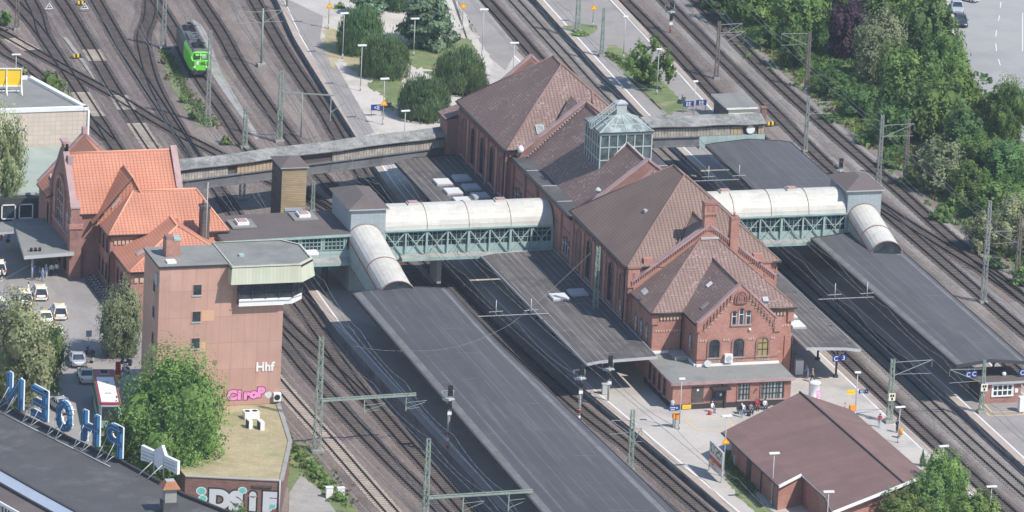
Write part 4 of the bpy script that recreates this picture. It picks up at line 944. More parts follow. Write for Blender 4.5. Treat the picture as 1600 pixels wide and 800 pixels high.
# ------------------------------------------------------------------ footbridges
def arch_roof(mb, x0, x1, yc, z, r, rz=None, mat=0, n=12, t=.1):
    rz = r if rz is None else rz; A = [pi*k/n for k in range(n+1)]
    for k in range(n):
        (ca, sa), (cb, sb) = (cos(A[k]), sin(A[k])), (cos(A[k+1]), sin(A[k+1]))
        P = [(x0,yc-r*ca,z+rz*sa),(x1,yc-r*ca,z+rz*sa),(x1,yc-r*cb,z+rz*sb),(x0,yc-r*cb,z+rz*sb)]
        mb.poly(P, mat, True)
    for x, s in ((x0,1),(x1,-1)):
        P = [(x,yc-r*cos(a),z+rz*sin(a)) for a in A]; mb.poly(P[::s], mat)
    return mb
def footbridge(label, x0, x1, posts, ledge, lift, tube_, vents, dark_from=None):
    fb = thing('footbridge', label, 'footbridge', ((x0+x1)/2, -11.6, PZ))
    yc, r, ze, zb = -11.6, 3.05, 8.62, 4.85
    mb = MB(); arch_roof(mb, x0, x1, yc, ze, r, 2.55, 0, 14)
    for y in (yc-r-.06, yc+r+.06): mb.beam((x0,y,ze), (x1,y,ze), .2, .22, 1)
    rf = mb.build('arched_roof', ['white_sheet', 'mint'], fb)
    mb = MB()
    for k in range(1, 4):
        x = lerp(x0, x1, k/4)
        A = [pi*q/12 for q in range(13)]
        for a, b in zip(A, A[1:]): mb.beam((x,yc-(r+.02)*cos(a),ze+2.58*sin(a)), (x,yc-(r+.02)*cos(b),ze+2.58*sin(b)), .04, .16)
    mb.build('roof_joint', ['cornice'], rf)
    for x in vents:
        mb = MB(); mb.box(x-.75,x+.75,yc-.6,yc+.6,ze+2.35,ze+2.75,0); mb.box(x-.6,x+.6,yc-.45,yc+.45,ze+2.75,ze+2.9,1); mb.build('roof_vent', ['white_sheet','coping'], rf)
    yf, yb = yc-r+.15, yc+r-.15
    mb = MB()
    for y in (yf+.25, yb-.25): mb.poly([(x0,y,zb+1.5),(x1,y,zb+1.5),(x1,y,ze),(x0,y,ze)])
    mb.build('glazing', ['glass'], fb)
    mb = MB(); y = yf+.22; n = int((x1-x0)/.62)
    for k in range(n+1): mb.beam((lerp(x0,x1,k/n),y,zb+1.5), (lerp(x0,x1,k/n),y,ze), .06, .05)
    for z in (zb+1.55, zb+2.25, zb+2.95): mb.beam((x0,y,z),(x1,y,z), .06, .06)
    mb.build('glazing_bars', ['mint'], fb)
    mb = MB(); mb.box(x0,x1,yf+.18,yb-.18,zb,zb+1.5,0); mb.build('parapet_panel', ['mint_panel'], fb)
    mb = MB(); n = posts; w_ = (x1-x0)/n
    for yy in (yf, yb):
        for k in range(n+1): mb.beam((x0+w_*k,yy,zb),(x0+w_*k,yy,ze), .28 if k % 2 == 0 else .2, .2)
        mb.beam((x0,yy,ze-.15),(x1,yy,ze-.15), .22, .3); mb.beam((x0,yy,zb+.1),(x1,yy,zb+.1), .22, .34)
        for k in range(n):
            a, b = x0+w_*k, x0+w_*(k+1)
            mb.beam((a,yy-.05,ze-.2),(b,yy-.05,zb+.2), .14, .12); mb.beam((b,yy+.05,ze-.2),(a,yy+.05,zb+.2), .14, .12)
    mb.build('truss', ['mint'], fb)
    mb = MB(); mb.slab([(ledge[0],yf-1.0,zb+.35),(ledge[1],yf-1.0,zb+.35),(ledge[1],yf+.2,zb+.5),(ledge[0],yf+.2,zb+.5)], .12, 0); mb.box(ledge[0],ledge[1],yf-1.05,yf-.98,zb-.05,zb+.37,1); mb.build('ledge', ['concrete','mint'], fb)
    mb = MB(); mb.box(x0,x1,yf+.2,yb-.2,zb-.3,zb-.01); mb.build('deck', ['girder'], fb)
    # lift tower
    lx0, lx1, ly0, ly1 = lift; zt = 11.75
    mb = MB(); mb.prism([(lx0,ly0),(lx1,ly0),(lx1,ly1),(lx0,ly1)], PZ, zt, 0); T = mb.build('lift_tower', ['bluegrey'], fb)
    mb = MB(); e = .35; P = [(lx0-e,ly0-e,zt),(lx1+e,ly0-e,zt),(lx1+e,ly1+e,zt),(lx0-e,ly1+e,zt)]; ym = lx1-lx0; R1, R2 = ((lx0+lx1)/2,ly0+ym*.55,zt+1.1), ((lx0+lx1)/2,ly1-ym*.55,zt+1.1)
    mb.slab([P[0],P[1],R1], .16, 0, 1); mb.slab([P[1],P[2],R2,R1], .16, 0, 1); mb.slab([P[2],P[3],R2], .16, 0, 1); mb.slab([P[3],P[0],R1,R2], .16, 0, 1); mb.build('roof', ['felt_brown','lead'], T)
    # covered stair running down towards the viewer
    sx0, sx1, sy0, sy1, sz0, sz1 = tube_; xc, rr = (sx0+sx1)/2, (sx1-sx0)/2
    mb = MB(); A = [pi*k/12 for k in range(13)]; rise = 1.75; brk = sy1+(sy0-sy1)*.42; zb_ = sz1+(sz0-sz1)*.42
    secs = [(sy0,sz0),(brk,zb_),(sy1,sz1)]
    for (ya,za),(yb_,zb2) in zip(secs, secs[1:]):
        for a, b in zip(A, A[1:]): mb.poly([(xc-rr*cos(a),ya,za+rise*sin(a)),(xc-rr*cos(a),yb_,zb2+rise*sin(a)),(xc-rr*cos(b),yb_,zb2+rise*sin(b)),(xc-rr*cos(b),ya,za+rise*sin(b))], 0, True)
    mb.poly([(xc-rr*cos(a),sy1,sz1+rise*sin(a)) for a in A][::-1], 1)
    S = mb.build('stair_roof', ['white_sheet','glass'], fb)
    mb = MB()
    for (yy,zz) in secs:
        for a, b in zip(A, A[1:]): mb.beam((xc-(rr+.03)*cos(a),yy,zz+(rise+.03)*sin(a)), (xc-(rr+.03)*cos(b),yy,zz+(rise+.03)*sin(b)), .22, .07, 0)
    for (ya,za),(yb_,zb2) in zip(secs, secs[1:]):
        for x in (sx0,sx1): mb.beam((x,ya,za-.03),(x,yb_,zb2-.03), .12, .16, 1 if x == sx0 else 0)
    mb.build('roof_rim', ['ridge_brown','rust'], S)
    mb = MB()
    for (ya,za),(yb_,zb2) in zip(secs, secs[1:]):
        for x in (sx0+.06,sx1-.06):
            P = [(x,ya,za),(x,yb_,zb2),(x,yb_,max(PZ,zb2-2.6)),(x,ya,za-3.0)]; mb.poly(P)
    mb.poly([(sx0+.06,sy1+.02,sz1-2.2),(sx1-.06,sy1+.02,sz1-2.2),(sx1-.06,sy1+.02,sz1),(sx0+.06,sy1+.02,sz1)])
    mb.poly([(sx0+.06,sy0,sz0-3.0),(sx1-.06,sy0,sz0-3.0),(sx1-.06,sy1,sz1-2.6),(sx0+.06,sy1,sz1-2.6)][::-1])
    mb.build('stair_wall', ['mint_panel'], fb)
    for x in (lerp(x0,x1,.35),):
        mb = MB(); mb.box(x-.3,x+.3,yc-1.6,yc+1.6,PZ,zb-.3); mb.build('pier', ['concrete'], fb)
    return fb
footbridge('white barrel roofed footbridge between the western lift tower and the station', -21.3, .75, 8, (-19.2,-7.3), (-25.9,-21.35,-14.75,-5.6), (-26.2,-21.8,-14.8,-30.8,7.95,5.4), (-17,-5.5))
footbridge('white barrel roofed footbridge from the station to the eastern platform', 19.9, 40.1, 7, (28.4,38.8), (40.15,44.7,-14.75,-7.8), (40.3,44.4,-14.8,-24.4,8.1,6.0), (24.5,33.5))
# dark rounded end behind the eastern tower
# entrance passage from the reception building to the lift tower
EB = thing('entrance_passage', 'raised passage with flat brown roof and small paned windows beside the lift tower', 'passage', (-34,-10,0))
mb = MB(); P = [(-42.5,-15.6,8.45),(-25.95,-15.6,8.75),(-25.95,-4.6,8.6),(-42.5,-4.6,8.3)]; mb.slab(P, .35, 0, 1); mb.build('roof', ['felt_brown','mint'], EB)
mb = MB(); mb.box(-42.4,-26.0,-15.2,-5.0,5.3,8.3,0); mb.build('wall', ['mint_panel'], EB)
k = 0
for x in [-41.2+2.95*i for i in range(6)]:
    mb = MB(); x1_ = min(x+2.6,-26.2); mb.poly([(x,-15.22,6.65),(x1_,-15.22,6.65),(x1_,-15.22,8.2),(x,-15.22,8.2)],1)
    for q in range(6): mb.beam((lerp(x,x1_,q/5),-15.26,6.65),(lerp(x,x1_,q/5),-15.26,8.2), .09 if q % 5 else .2, .08, 0)
    for q in range(4): mb.beam((x,-15.26,6.65+q*.517),(x1_,-15.26,6.65+q*.517), .08, .08, 0)
    mb.build('window', ['mint','glass'], EB)
mb = MB(); mb.slab([(-42.4,-16.5,5.35),(-26,-16.5,5.35),(-26,-15.2,5.6),(-42.4,-15.2,5.6)], .15, 0); mb.box(-42.4,-26,-16.55,-16.45,4.9,5.3,1); mb.build('ledge', ['concrete','mint'], EB)
for x in (-40,-34.3,-28.8):
    for y in (-14,-6.5):
        mb = MB(); mb.tube((x,y,0),(x,y,5.3), .38, n=10); mb.box(x-.7,x+.7,y-.7,y+.7,0,.9); mb.build('pier', ['steel_dark'], EB)
for x, y in ((-38.6,-9.2),(-30.0,-7.0)):
    mb = MB(); mb.box(x-1.6,x+1.6,y-1.7,y+1.7,8.52,8.72,1); mb.box(x-.75,x+.75,y-.9,y+.9,8.7,9.1,0); mb.box(x-.55,x+.55,y-.7,y+.7,9.1,9.2,2); mb.build('skylight', ['white','felt_grey','coping'], EB)

# old wooden luggage bridges and their lift tower
def luggage_bridge(label, a, b, wd, ztop, segs, roofm='shingle', girder_to=1.0):
    a, b = Vector((*a,0)), Vector((*b,0)); d = (b-a); L = d.length; ang = atan2(d.y, d.x)
    t = thing('luggage_bridge', label, 'bridge', (a.x,a.y,PZ), ang)
    def B(mb, name, mats): return mb.build(name, mats, t, offset=(0,0,PZ))
    mb = MB(); e = .4; n = 10
    for k in range(n):
        x0, x1 = L*k/n, L*(k+1)/n; s0, s1 = .08*sin(k*1.9), .08*sin((k+1)*1.9)
        mb.poly([(x0,-e,ztop+s0),(x1,-e,ztop+s1),(x1,wd/2,ztop+.75+s1),(x0,wd/2,ztop+.75+s0)],0); mb.poly([(x0,wd/2,ztop+.75+s0),(x1,wd/2,ztop+.75+s1),(x1,wd+e,ztop+s1),(x0,wd+e,ztop+s0)],0)
        mb.poly([(x0,-e,ztop-.12+s0),(x1,-e,ztop-.12+s1),(x1,-e,ztop+s1),(x0,-e,ztop+s0)],1); mb.poly([(x0,wd+e,ztop-.15),(x1,wd+e,ztop-.15),(x1,-e,ztop-.12+s1),(x0,-e,ztop-.12+s0)],1)
    for x in (0,L): mb.poly([(x,-e,ztop-.1),(x,wd+e,ztop-.1),(x,wd/2,ztop+.75)],1)
    B(mb,'roof',[roofm,'timber_dark'])
    mb = MB(); mb.box(.02,L-.02,.25,wd-.25,ztop-1.75,ztop-.1,0); B(mb,'inner_wall',['timber_dark'])
    for x0, x1, m_ in segs:
        mb = MB(); mb.box(x0*L+.03,x1*L-.03,.05,.24,ztop-1.55,ztop-.45,0); B(mb,'wall_boarding',[m_])
    G = L*girder_to
    mb = MB(); mb.box(0,G,.0,.3,ztop-2.75,ztop-1.6,0); mb.box(0,G,-.25,.35,ztop-1.62,ztop-1.5,0); mb.box(0,G,-.3,.35,ztop-2.9,ztop-2.75,0); mb.box(0,G,.35,wd-.3,ztop-2.6,ztop-1.75,0); mb.box(0,G,wd-.3,wd,ztop-2.75,ztop-1.6,0)
    if girder_to < 1: mb.box(G,L,.0,wd,ztop-3.4,ztop-1.6,1)
    B(mb,'girder',['girder','mint_panel']); return t
luggage_bridge('long weathered wooden bridge running from the reception building to the north hall', (-42.5,16.6), (-.3,28.7), 3.6, 8.0, [(0,.05,'timber_tan'),(.05,.22,'timber_grey'),(.25,.46,'timber_tan'),(.58,.90,'timber_grey'),(.90,.985,'timber_grey')])
luggage_bridge('weathered wooden bridge behind the glass lantern with a round white dial', (19.3,29.2), (43.6,29.2), 4.4, 8.0, [(0,.1,'timber_grey'),(.34,.6,'timber_grey'),(.6,.8,'timber_grey'),(.8,.87,'timber_tan'),(.96,.995,'timber_tan')], girder_to=.62)
mb = MB(); mb.lathe((41.5,29.35,7.1), [(.62,0),(.62,-.2),(.5,-.24)], 18, 0, 'y'); o = mb.build('dial', ['white'], None, offset=(41.5,29.3,7.1)); tag(o, 'round white dial under the eaves of the eastern wooden bridge', 'dial')
for (x, yb) in ((-31,19.8),(-20,23),(-9,26)):
    m_ = MB(); m_.tube((0,0,0),(0,0,5.2), .35, n=8); m_.box(-.6,.6,-.6,.6,0,.7); o = m_.build('bridge_pier', ['steel_dark'], None, offset=(x,yb+1.6,0)); tag(o, 'dark steel pier under the long wooden bridge, %s' % {-31:'nearest the reception building',-20:'beside the timber lift tower',-9:'nearest the north hall'}[x], 'pier')
tx0, tx1, ty0, ty1 = -28.6, -25.3, 9.4, 14.4; zt = 10.2
LT = thing('timber_lift_tower', 'yellow boarded lift tower with brown hipped roof in front of the wooden bridge', 'tower', ((tx0+tx1)/2,(ty0+ty1)/2,0))
mb = MB(); mb.box(tx0,tx1,ty0,ty1,2.6,zt,0); mb.box(tx0+.02,tx1-.02,ty0+.02,ty1-.02,0,2.6,1)
LTw = mb.build('wall', ['timber','rust'], LT)
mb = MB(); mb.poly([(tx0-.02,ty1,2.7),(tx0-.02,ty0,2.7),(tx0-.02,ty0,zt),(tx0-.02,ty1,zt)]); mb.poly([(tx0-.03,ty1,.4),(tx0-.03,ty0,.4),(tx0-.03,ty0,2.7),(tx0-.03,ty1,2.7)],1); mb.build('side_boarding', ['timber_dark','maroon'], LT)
mb = MB(); e=.25; c=((tx0+tx1)/2,(ty0+ty1)/2,zt+.8); P=[(tx0-e,ty0-e,zt),(tx1+e,ty0-e,zt),(tx1+e,ty1+e,zt),(tx0-e,ty1+e,zt)]
for k in range(4): mb.slab([P[k],P[(k+1)%4],c], .12, 0, 1)
mb.build('roof', ['felt_brown','lead'], LT)
mb = MB(); mb.box(tx0+.5,tx1-.4,ty0-.1,ty0+.02,4.3,4.7); mb.build('door', ['strip_blue'], LT)
HU = thing('platform_hut', 'small flat roofed hut at the end of the eastern wooden bridge', 'hut', (47.5,54,PZ))
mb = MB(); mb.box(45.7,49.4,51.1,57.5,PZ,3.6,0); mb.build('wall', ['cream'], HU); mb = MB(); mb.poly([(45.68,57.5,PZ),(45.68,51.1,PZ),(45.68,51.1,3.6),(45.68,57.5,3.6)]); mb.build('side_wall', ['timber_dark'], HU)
mb = MB(); mb.box(45.3,49.8,50.7,57.9,3.6,3.85,0,1); mb.build('roof', ['white','felt_grey'], HU)

# ------------------------------------------------------------------ reception building with orange roofs
RB = thing('reception_building', 'red brick reception building with bright orange tiled roofs and a large arched west gable', 'building', (-52,-6,FZ))
gx0, gx1, gy0, gy1, ge, gr = -59.9, -45.4, -6.2, 5.4, 10.0, 16.1; gm = (gy0+gy1)/2
mb = MB(); mb.prism([(gx0,gy0),(gx1,gy0),(gx1,gy1),(gx0,gy1)], FZ, ge, 0)
for d in (0, .5):
    P = [(gx0+d,gy1,ge),(gx0+d,gy0,ge),(gx0+d,gy0,ge+.5),(gx0+d,gm-.9,gr+.3),(gx0+d,gm-.9,gr+1.6),(gx0+d,gm+.9,gr+1.6),(gx0+d,gm+.9,gr+.3),(gx0+d,gy1,ge+.5)]; mb.poly(P if d == 0 else P[::-1], 0)
for d in (-.45, 0):
    P = [(gx1+d,gy1,ge),(gx1+d,gy0,ge),(gx1+d,gy0,ge+.4),(gx1+d,gm,gr+.3),(gx1+d,gy1,ge+.4)]; mb.poly(P if d < -.1 else P[::-1], 0)
for a, b in (((gy0-.1,ge+.5),(gm-.9,gr+.4)), ((gm+.9,gr+.4),(gy1+.1,ge+.5))): mb.beam((gx0+.3,a[0],a[1]+.05),(gx0+.2,b[0],b[1]+.05), .8, .25, 1)
mb.box(gx0-.25,gx0+.75,gm-1.0,gm+1.0,gr+1.5,gr+1.75,1)
for a, b in (((gy0-.2,ge+.1),(gm,gr+.45)), ((gm,gr+.45),(gy1+.2,ge+.1))): mb.beam((gx1-.2,a[0],a[1]),(gx1-.2,b[0],b[1]), .8, .24, 1)
for y in (gy0, gy1):   # corner turrets of the west front
    mb.box(gx0-.3,gx0+1.2,y-.75,y+.75,FZ,ge-.4,0); mb.box(gx0-.45,gx0+1.35,y-.9,y+.9,ge-1.9,ge-1.3,3); mb.box(gx0-.2,gx0+.9,y-.6,y+.6,ge-.4,ge+.9,0)
    mb.slab([(gx0-.3,y-.7,ge+.9),(gx0+1.0,y-.7,ge+.9),(gx0+1.0,y,ge+1.7),(gx0-.3,y,ge+1.7)], .2, 1); mb.slab([(gx0+1.0,y+.7,ge+.9),(gx0-.3,y+.7,ge+.9),(gx0-.3,y,ge+1.7),(gx0+1.0,y,ge+1.7)], .2, 1)
mb.box(gx0-.12,gx0+.02,gy0,gy1,6.4,6.7,3)
MW = mb.build('main_hall', ['brick_dark','coping','brick','brick_rose'], RB)
wall_window(MW, (gx0,gm,7.2), (0,-1,0), 4.6, 5.6, 2.3, (3,3), frame='coping', surround='brick', sur=.5, proud=.3, barw=.2)
for y in (gm+3.6, gm-3.6): wall_window(MW, (gx0,y,7.2), (0,-1,0), 1.1, 2.6, .55, (1,2), surround='brick', sur=.2)
for y in (gm+3.2, gm, gm-3.2): wall_window(MW, (gx0,y,FZ+.2), (0,-1,0), 1.9, 3.3, .5, (1,1), frame='trim_dark', surround='brick', sur=.25)
mb = MB(); mb.slab([(gx0+.5,gy0-.4,ge-.1),(gx1-.4,gy0-.4,ge-.1),(gx1-.4,gm,gr),(gx0+.5,gm,gr)], .22, 0, 1); mb.slab([(gx1-.4,gy1+.4,ge-.1),(gx0+.5,gy1+.4,ge-.1),(gx0+.5,gm,gr),(gx1-.4,gm,gr)], .22, 0, 1)
mb.build('roof', ['tile_orange','trim_dark'], MW)
mb = MB(); ridge_caps(mb, [((gx0+.6,gm,gr),(gx1-.5,gm,gr))], .13); mb.build('ridge', ['ridge_orange'], MW)
mb = MB(); mb.box(gx0+.2,gx0+.9,gm-2.2,gm-1.4,gr-1.2,gr+.2); mb.build('finial', ['coping'], MW)
# rear cross roof
mb = MB(); X0,X1,Y0,Y1,Z0,Z1 = -61.2,-48.2,5.4,11.6,9.0,15.0; xm = -54.5; mb.prism([(X0+1,Y0),(X1-.5,Y0),(X1-.5,Y1-.6),(X0+1,Y1-.6)], FZ, Z0, 0)
for d in (-.5,0):
    P=[(X0+1,Y1-.6+d,Z0),(X1-.5,Y1-.6+d,Z0),(xm,Y1-.6+d,Z1+.3)]; mb.poly(P if d<0 else P[::-1],0)
RE = mb.build('rear_wing', ['brick_dark'], RB)
mb = MB(); mb.slab([(X0+.6,Y1-.7,Z0-.2),(X0+.6,Y0-.6,Z0-.2),(xm,Y0-3,Z1),(xm,Y1-.7,Z1)], .2, 0, 1); mb.slab([(X1,Y0-.6,Z0+.2),(X1,Y1-.7,Z0+.2),(xm,Y1-.7,Z1),(xm,Y0-3,Z1)], .2, 0, 1); mb.build('roof', ['tile_orange','trim_dark'], RE)
mb = MB(); mb.beam((X0+.8,Y1-.6,Z0),(xm,Y1-.6,Z1+.35), .7,.25); mb.beam((xm,Y1-.6,Z1+.35),(X1,Y1-.6,Z0+.3), .7,.25); mb.box(xm-.3,xm+.3,Y1-1,Y1-.2,Z1+.2,Z1+1.1); mb.build('gable_coping', ['coping'], RE)
# south wing with ridge along y
sx0, sx1, sy0, sy1, se, sr, xm = -57.2, -49.6, -7.7, -4.4, 8.9, 14.8, -52.5
mb = MB(); mb.slab([(sx0-.3,sy1,se),(sx0-.3,sy0,se),(xm,sy0,sr),(xm,sy1+2.2,sr)], .2, 0, 1); mb.slab([(sx1+.3,sy0,se),(sx1+.3,sy1,se),(xm,sy1+2.2,sr),(xm,sy0,sr)], .2, 0, 1)
mb.poly([(sx0,sy0+.1,se-.3),(sx1,sy0+.1,se-.3),(xm,sy0+.1,sr-.15)], 0)
XW = mb.build('cross_roof', ['tile_orange','trim_dark','brick_rose'], RB)
mb = MB(); ridge_caps(mb, [((xm,sy1+2.0,sr),(xm,sy0,sr))], .13); mb.beam((xm,sy0,sr+.05),(sx1+.2,sy0,se+.1), .4,.2); mb.build('ridge', ['ridge_orange'], XW)
# hipped block
hx0, hx1, hy0, hy1, he, hr = -56.2, -41.4, -12.0, -3.2, 8.8, 13.0; hm = -7.6
mb = MB(); mb.prism([(hx0,hy0),(hx1,hy0),(hx1,hy1),(hx0,hy1)], 0, he, 0)
band(mb, (hx0,hy1), (hx0,hy0), he-.5, he-.02, .15, 1); band(mb, (hx0,hy0), (hx1,hy0), he-.5, he-.02, .15, 1)
HB = mb.build('hipped_block', ['brick','brick_dark'], RB)
mb = MB(); dentils(mb, (hx0+.4,hy0), (hx1-.4,hy0), he-1.1, .5, .5, .34, .14); mb.build('frieze', ['cornice'], HB)
mb = MB(); e=.4; A,B=(-52.4,hm,hr),(-44.3,hm,hr); mb.slab([(hx0-e,hy0-e,he),(hx1+e,hy0-e,he),B,A], .2,0,1); mb.slab([(hx1+e,hy1+e,he),(hx0-e,hy1+e,he),A,B], .2,0,1); mb.slab([(hx0-e,hy1+e,he),(hx0-e,hy0-e,he),A], .2,0,1); mb.slab([(hx1+e,hy0-e,he),(hx1+e,hy1+e,he),B], .2,0,1); mb.build('roof', ['tile_orange','trim_dark'], HB)
mb = MB(); ridge_caps(mb, [(A,B),(A,(hx0-.3,hy0-.3,he)),(B,(hx1+.3,hy0-.3,he))], .13); mb.build('ridge', ['ridge_orange'], HB)
mb = MB(); mb.tube((hx0-.4,hy0-.48,he-.1),(hx1+.4,hy0-.48,he-.1), .13); mb.tube((hx0-.48,hy1+.4,he-.1),(hx0-.48,hy0-.4,he-.1), .13); mb.tube((hx0-.1,hy0-.1,he-.2),(hx0-.1,hy0-.1,FZ), .08); mb.build('gutter', ['trim_dark'], HB)
for y in (-4.4,-6.6,-8.6,-10.6):
    wall_window(HB, (hx0,y,6.0), (0,-1,0), .95, 2.0, .3, (1,1), frame='trim_dark', surround='brick_dark', sur=.15); wall_window(HB, (hx0,y,2.4), (0,-1,0), .95, 2.2, .3, (1,1), frame='trim_dark', surround='brick_dark', sur=.15)
# low front block
fx0, fx1, fy0, fy1, fe_, fr = -55.5, -41.2, -20.6, -12.0, 6.6, 10.4; xm = -48.3
mb = MB(); mb.prism([(fx0,fy0),(fx1,fy0),(fx1,fy1),(fx0,fy1)], 0, fe_, 0); band(mb, (fx0,fy1),(fx0,fy0), fe_-.5, fe_-.02, .14, 1); band(mb, (fx0,fy0),(fx1,fy0), fe_-.5, fe_-.02, .14, 1)
FB = mb.build('front_block', ['brick','brick_dark'], RB)
mb = MB(); dentils(mb, (fx0+.3,fy0), (fx1,fy0), fe_-1.2, .6, .7, .45, .14); mb.build('frieze', ['cornice'], FB)
mb = MB(); B=(xm,-14.6,fr); mb.slab([(fx0-e,fy1+1.0,fe_),(fx0-e,fy0-e,fe_),B,(xm,-8.8,fr)], .2,0,1); mb.slab([(fx1+e,fy0-e,fe_),(fx1+e,fy1+1.0,fe_),(xm,-8.8,fr),B], .2,0,1); mb.slab([(fx0-e,fy0-e,fe_),(fx1+e,fy0-e,fe_),B], .2,0,1); mb.build('roof', ['tile_orange','trim_dark'], FB)
mb = MB(); ridge_caps(mb, [((xm,-9,fr),B),(B,(fx0-.3,fy0-.3,fe_)),(B,(fx1+.3,fy0-.3,fe_))], .13); mb.build('ridge', ['ridge_orange'], FB)
mb = MB(); mb.tube((fx0-.48,fy1+.5,fe_-.1),(fx0-.48,fy0-.4,fe_-.1), .12); mb.tube((fx0-.4,fy0-.48,fe_-.1),(fx1+.4,fy0-.48,fe_-.1), .12); mb.build('gutter', ['trim_dark'], FB)
for y in (-13.8,-15.8,-17.8,-19.6): wall_window(FB, (fx0,y,2.8), (0,-1,0), .95, 2.2, .3, (1,1), frame='trim_dark', surround='brick_dark', sur=.15)
def roof_light(parent, x, y, z, ax, ang, sx=.55, sy=.85, m_='glass_roof', nm='skylight'):
    mb = MB(); mb.M = Matrix.Translation((x,y,z)) @ Matrix.Rotation(ang, 4, ax); mb.box(-sx,sx,-sy,sy,-.05,.09,0); mb.box(-sx+.12,sx-.12,-sy+.12,sy-.12,.09,.12,1); return mb.build(nm, ['mast_grey', m_], parent)
roof_light(XW, -55.0, -5.6, 11.05, 'Y', -math.atan((sr-se)/4.8), .8, .4); roof_light(XW, -54.6, -7.4, 11.5, 'Y', -math.atan((sr-se)/4.8), .8, .4)
roof_light(FB, -53.2, -16.8, 7.95, 'Y', -math.atan((fr-fe_)/7.6), .9, .4)
mb = MB(); cx, cy = -44.6, -13.6; mb.box(cx-.55,cx+.55,cy-.6,cy+.6,7.5,12.4,0); mb.box(cx-.65,cx+.65,cy-.7,cy+.7,12.4,12.7,0); mb.tube((cx-.2,cy,12.7),(cx-.2,cy,13.3), .16); mb.build('chimney', ['timber_dark'], RB)
mb = MB(); mb.tube((cx,cy-1.2,6.5),(cx,cy-1.2,16.0), .06); mb.build('aerial_pole', ['mast_grey'], RB)
# canopy in front of the reception building
EC = thing('entrance_canopy', 'flat grey entrance canopy over the waiting passengers on the forecourt', 'canopy', (-62.5,0,FZ))
P = [at(20,347,5.2), at(66,347,5.2), at(106,393,5.2), at(35,400,5.2)]; zc = 5.2
c0, c1, c2, c3 = (-64.3,7.6), (-59.7,7.6), (-59.7,-7.4), (-66.3,-8.2)
mb = MB(); mb.slab([(c0[0],c0[1],zc),(c3[0],c3[1],zc),(c2[0],c2[1],zc),(c1[0],c1[1],zc)], .45, 0, 1); mb.slab([(-70.5,6.4,zc-.3),(-70.5,2.5,zc-.3),(-65.3,2.3,zc+.02),(-64.4,6.8,zc+.02)], .3, 0, 1)
mb.build('roof', ['felt_grey','mast_grey'], EC)
for x, y in ((-64.9,-6.8),(-64.0,0),(-63.4,6.6)):
    mb = MB(); mb.tube((x,y,FZ),(x,y,zc-.4), .14, n=8); mb.build('column', ['mast_grey'], EC)
mb = MB()
for k in range(3):
    mb.lathe((-65.0+.55*k,-6.4,zc), [(.17,0),(.17,.35),(.24,.4),(.1,.5)], 8)
mb.build('roof_vent', ['trim_dark'], EC)

# cream office block behind it, with green roof and yellow billboard
CB = thing('cream_office_block', 'cream tiled office block with flat grey roof and white parapet', 'building', (-60,45,FZ))
bx0, bx1, by0, by1, bt = -88, -48.2, 36.0, 51.6, 11.0
PL = [(bx0,by0),(bx1,by0),(bx1-4.3,by1),(bx0,by1)]
mb = MB(); mb.prism(PL, 0, bt, 0); mb.build('wall', ['brick_cream'], CB)
mb = MB(); mb.poly([(bx0,by0+.5,bt+.05),(bx1-.6,by0+.5,bt+.05),(bx1-4.9,by1-.5,bt+.05),(bx0,by1-.5,bt+.05)]); mb.build('flat_roof', ['felt_grey'], CB)
mb = MB(); mb.beam((bx0,by0+.2,bt+.2),(bx1+.1,by0+.2,bt+.2), .65,.5); mb.beam((bx1-.2,by0-.1,bt+.2),(bx1-4.5,by1,bt+.2), .65,.5); mb.beam((bx1-4.3,by1-.2,bt+.2),(bx0,by1-.2,bt+.2), .65,.5); mb.tube((bx1+.1,by0-.1,2),(bx1+.1,by0-.1,bt), .14); mb.build('parapet', ['white'], CB)
GA = thing('green_roofed_annex', 'low annex with pale green sheet roof between the cream block and the reception building', 'annex', (-60,26,FZ))
mb = MB(); mb.box(-80,-51,17.0,35.9,0,5.0,0); mb.build('wall', ['steel_dark'], GA)
mb = MB(); mb.slab([(-82,16,5.3),(-54.5,16.0,5.3),(-50.5,22,5.9),(-50.5,35.8,6.3),(-82,35.8,6.3)], .35, 0, 1); mb.build('roof', ['mint' if False else 'green_sheet','mast_grey'], GA) if False else None
MT['green_sheet'] = grain('pale green sheet roof', (.33,.375,.325), .7, .1, .2, 3, stain=(.27,.31,.27), stain_s=.15)
mb = MB(); mb.slab([(-82,18.5,5.3),(-59,18.5,5.3),(-55,14.5,5.0),(-52,17,5.5),(-50.5,22,5.9),(-50.5,35.8,6.3),(-82,35.8,6.3)], .4, 0, 1); mb.build('roof', ['green_sheet','mast_grey'], GA)
for k in range(5):
    x = -60.5-2.3*k; mb = MB(); mb.box(x-.9,x+.9,16.9,16.99,2.4,4.2,1); mb.box(x-.95,x-.8,16.82,16.9,2.3,4.3,0); mb.box(x+.8,x+.95,16.82,16.9,2.3,4.3,0); mb.box(x-.95,x+.95,16.82,16.9,4.15,4.3,0); mb.box(x-.95,x+.95,16.82,16.9,2.3,2.45,0); mb.build('window', ['white','glass'], GA)
BBp, BBq = at(-14,142,bt+.3), at(33,142,bt+.3)
BL = thing('billboard', 'blank yellow billboard on a white frame on the cream office roof', 'billboard', (BBp.x,BBp.y,bt+.1)); d = (BBq-BBp); d.z = 0; L = d.length; d.normalize(); nb = Vector((-d.y,d.x,0))
mb = MB(); c = Vector((BBp.x,BBp.y,0)); z0 = bt+1.0; mb.beam(c+Vector((0,0,z0+1.1)), c+d*L+Vector((0,0,z0+1.1)), .15, 2.3); mb.build('panel', ['yellow'], BL)
mb = MB()
for k in range(3):
    p = c+d*(L*k/2)-nb*.15; mb.beam(p+Vector((0,0,bt)), p+Vector((0,0,z0+2.4)), .11); mb.beam(p+Vector((0,0,z0+1.2)), p-nb*1.5+Vector((0,0,bt+.1)), .1)
